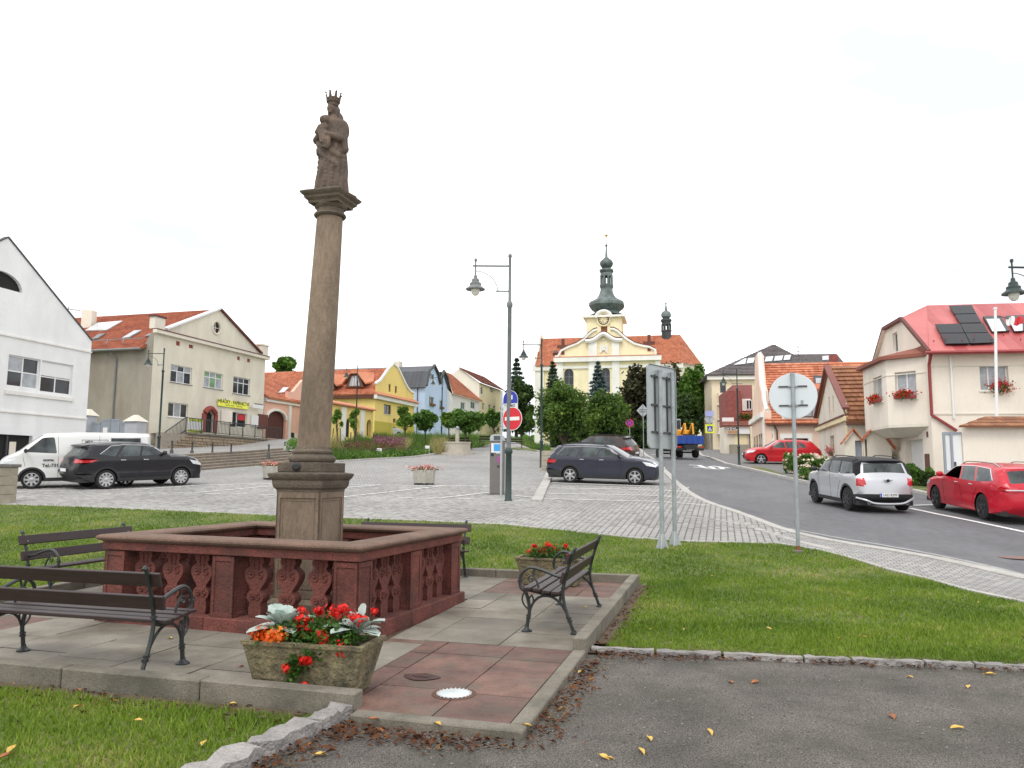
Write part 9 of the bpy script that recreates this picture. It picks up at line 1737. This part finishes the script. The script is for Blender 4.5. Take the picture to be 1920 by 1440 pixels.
for i, (u, lab) in enumerate(((630, 'staked young sapling right beside the column shaft'), (663, 'staked young sapling before the arched gate of the yellow wall'))):
 s = tree('sapling', lab, u - 12, u + 13, 762, 808, 838, 57, L_br, 700, .11, 9, seed=30 + i, tr=.035, group='staked saplings in the bed')
 for x, y in ((-.35, 0), (.35, 0), (0, .35)): mb = MB(); mb.tube([(x, y, -.2), (x * .7, y * .7, 1.5)], .035, 5); mb.build('stake', M_bark, s, world=0)
bed = bed_edge + [G2(905, 839), G2(1000, 836), (4, 78), (-14, 80), (-13.5, 66), (-12.4, 54)]
sheet('planted_bed', bed, .03, mat('bed_soil', (.06, .075, .025), .95, .4, .8), 1.2)
def meadow(name, poly, n, h, m, wid=.012, ymin=0, ymax=999, spread=.35):
 P = np.array(poly); lo, hi = P.min(0), P.max(0); q = np.column_stack([RNG.uniform(lo[0], hi[0], n), RNG.uniform(lo[1], hi[1], n)]); q = q[inpoly(q, poly) & (q[:, 1] > ymin) & (q[:, 1] < ymax)]; k = len(q); cl = .6 + .5 * np.sin(q[:, 0] * 1.1) * np.sin(q[:, 1] * .9 + 1) ; hh = h * RNG.uniform(.5, 1.2, k) * cl; a = RNG.uniform(0, 6.28, k); z = H(q[:, 0], q[:, 1]) + .02
 B0 = np.column_stack([q, z]); dx = np.column_stack([np.cos(a), np.sin(a), a * 0]) * wid; tp = np.column_stack([RNG.normal(0, spread, (k, 2)) * hh[:, None], hh]); V = np.stack([B0 - dx, B0 + dx, B0 + tp], 1).reshape(-1, 3); o = fast_mesh(name, V, np.arange(3 * k).reshape(k, 3), m); o['kind'] = 'stuff'; return q
L_gr = leafmat('meadow_grass', (.05, .11, .015), (.14, .24, .04), (.30, .32, .12), .4); L_pu = leafmat('meadow_purple', (.16, .05, .07), (.28, .13, .17), (.25, .12, .05), .3); L_pk = leafmat('sedum_brown', (.13, .05, .04), (.22, .10, .07), None, .5)
bed2 = [(x, y + 1.6) for x, y in bed_edge] + bed[len(bed_edge):]; meadow('meadow_plants', bed2, 60000, .8, L_gr, .035); L_st = leafmat('feather_grass', (.24, .22, .08), (.42, .36, .16), (.30, .34, .12), .4)
for u0, u1 in ((812, 836), (600, 640), (745, 765)): meadow('feather_grass', [G2(u0, 853), G2(u1, 852), G2(u1, 836), G2(u0, 836)], 2600, 1.25, L_st, .04)
def blob(name, poly, n, h0, h1, m, size): P = np.array(poly); lo, hi = P.min(0), P.max(0); q = np.column_stack([RNG.uniform(lo[0], hi[0], n), RNG.uniform(lo[1], hi[1], n)]); q = q[inpoly(q, poly)]; C = np.column_stack([q, H(q[:, 0], q[:, 1]) + RNG.uniform(h0, h1, len(q))]); V, F = leafquads(C, rdir(len(C)), size, .7); o = fast_mesh(name, V, F, m); o['kind'] = 'stuff'
blob('flowering_plants', [G2(700, 850), G2(760, 850), G2(760, 838), G2(700, 836)], 2600, .3, .95, L_pu, .07); blob('low_hedge', [tuple(Vector(p) + Vector((0, .5))) for p in bed_edge[1:]] + [tuple(Vector(p) + Vector((0, 2.2))) for p in bed_edge[:0:-1]], 5000, .0, .5, L_md, .08); blob('seed_heads', [G2(640, 855), G2(700, 855), G2(760, 852), G2(750, 842), G2(650, 842)], 1500, .3, .8, L_pk, .07)
blob('corner_planting', [G2(535, 846, y0=44), G2(575, 852, y0=44), G2(600, 848, y0=44), G2(580, 838, y0=44), G2(545, 836, y0=44)], 1500, .0, .6, L_md, .09)
sheet('park_path', [G2(905, 840), G2(1010, 840), G2(1062, 833), G2(1120, 834), G2(1150, 833.5), G2(1120, 829), G2(1050, 828), G2(985, 833), G2(905, 836)], .05, m_walk, 1.5)
sheet('verge_lawn', [G2(1060, 840), G2(1010, 843), G2(940, 844.5), G2(925, 847), G2(1010, 848), G2(1040, 846)], .03, m_lawn, 1.0); sheet('verge_lawn', [G2(1403, 880), G2(1454, 891), G2(1470, 893), G2(1440, 882), G2(1415, 877)], .09, m_lawn, .6); sheet('verge_lawn', [G2(1640, 915), G2(1745, 926), G2(1765, 918), G2(1650, 904)], .09, m_lawn, .8)
def shrub(name, lab, u0, u1, v0, v1, Y, leaf, n, size, bl=None, nb=0, seed=1):
 rg = np.random.default_rng(seed); c = PY((u0 + u1) / 2, v1, Y); c.z = hz(c.x, c.y) + .05; rx = (u1 - u0) / 2 * Y / 1450; hh = PY((u0 + u1) / 2, v0, Y).z - c.z; t = thing(name, lab, 'shrub', c, 0, 'shrubs along the right-hand pavement'); cl = 14; cc = rg.normal(size=(cl, 3)) * np.array([rx * .42, rx * .35, hh * .16]) + np.array([0, 0, hh * .48]); k = rg.integers(0, cl, n); C = cc[k] + rdir(n) * np.array([rx * .42, rx * .42, hh * .34]) * rg.uniform(.5, 1, (n, 1)); C[:, 2] = np.clip(C[:, 2], .02, hh); V, F = leafquads(C, rdir(n) + np.array([0, 0, .4]), size, .65); fast_mesh('foliage', V, F, leaf, t, world=0)
 if bl:
  for mm, q in bl: d = rdir(nb); k = rg.integers(0, cl, nb); C = cc[k] + d * np.array([rx * .45, rx * .45, hh * .36]); C[:, 2] = np.clip(C[:, 2], .1, hh * 1.02); V, F = leafquads(np.repeat(C, 4, 0) + rg.normal(size=(nb * 4, 3)) * .03, rdir(nb * 4), q, .9); fast_mesh('blossoms', V, F, mm, t, world=0)
 mb = MB(); mb.tube([(0, 0, -.1), (0, 0, hh * .5)], .05, 5); mb.build('stem', M_bark, t, world=0)
m_ros = leafmat('rose_white', (.70, .62, .50), (.80, .66, .52), (.80, .45, .42), 3, trans=.2)
shrub('rose_bush', 'cream and pink flowering rose bush beside the road behind the round sign', 1494, 1564, 853, 906, 35, L_md, 3600, .07, [(m_ros, .055)], 190, 2); shrub('boxwood', 'clipped dark green bush in front of the cream house garage', 1690, 1736, 870, 912, 32, L_md, 4200, .05, None, 0, 3); shrub('low_shrub', 'low grey-green shrub right of the clipped bush', 1722, 1758, 884, 916, 31.5, L_dk, 1600, .05, None, 0, 4); shrub('green_bush', 'loose green bush at the tail of the parked red hatchback', 1470, 1500, 843, 888, 38, L_md, 1600, .07, None, 0, 5); shrub('leafy_bush', 'leafy bush between the rose bush and the silver crossover', 1556, 1590, 868, 902, 37, L_br, 1300, .07, None, 0, 6)
hedge = [G2(1190, 834, y1=200), G2(1262, 836), (16, 104), (6, 104)]
blob('dark_undergrowth', [(5, 92), (22, 92), (22, 100), (5, 100)], 9000, .0, 3.2, L_dk, .35)
wd_ = RNG; n = 16000; X = RNG.uniform(-260, 300, n); Yw = RNG.uniform(225, 260, n); C = np.column_stack([X, Yw, 8 + RNG.uniform(0, 1, n) ** .7 * (3.2 + 1.6 * np.sin(X * .05) + 1.2 * np.sin(X * .13))]); V, F = leafquads(C, rdir(n), 1.1, .8); o = fast_mesh('treeline', V, F, L_md); o['kind'] = 'stuff'
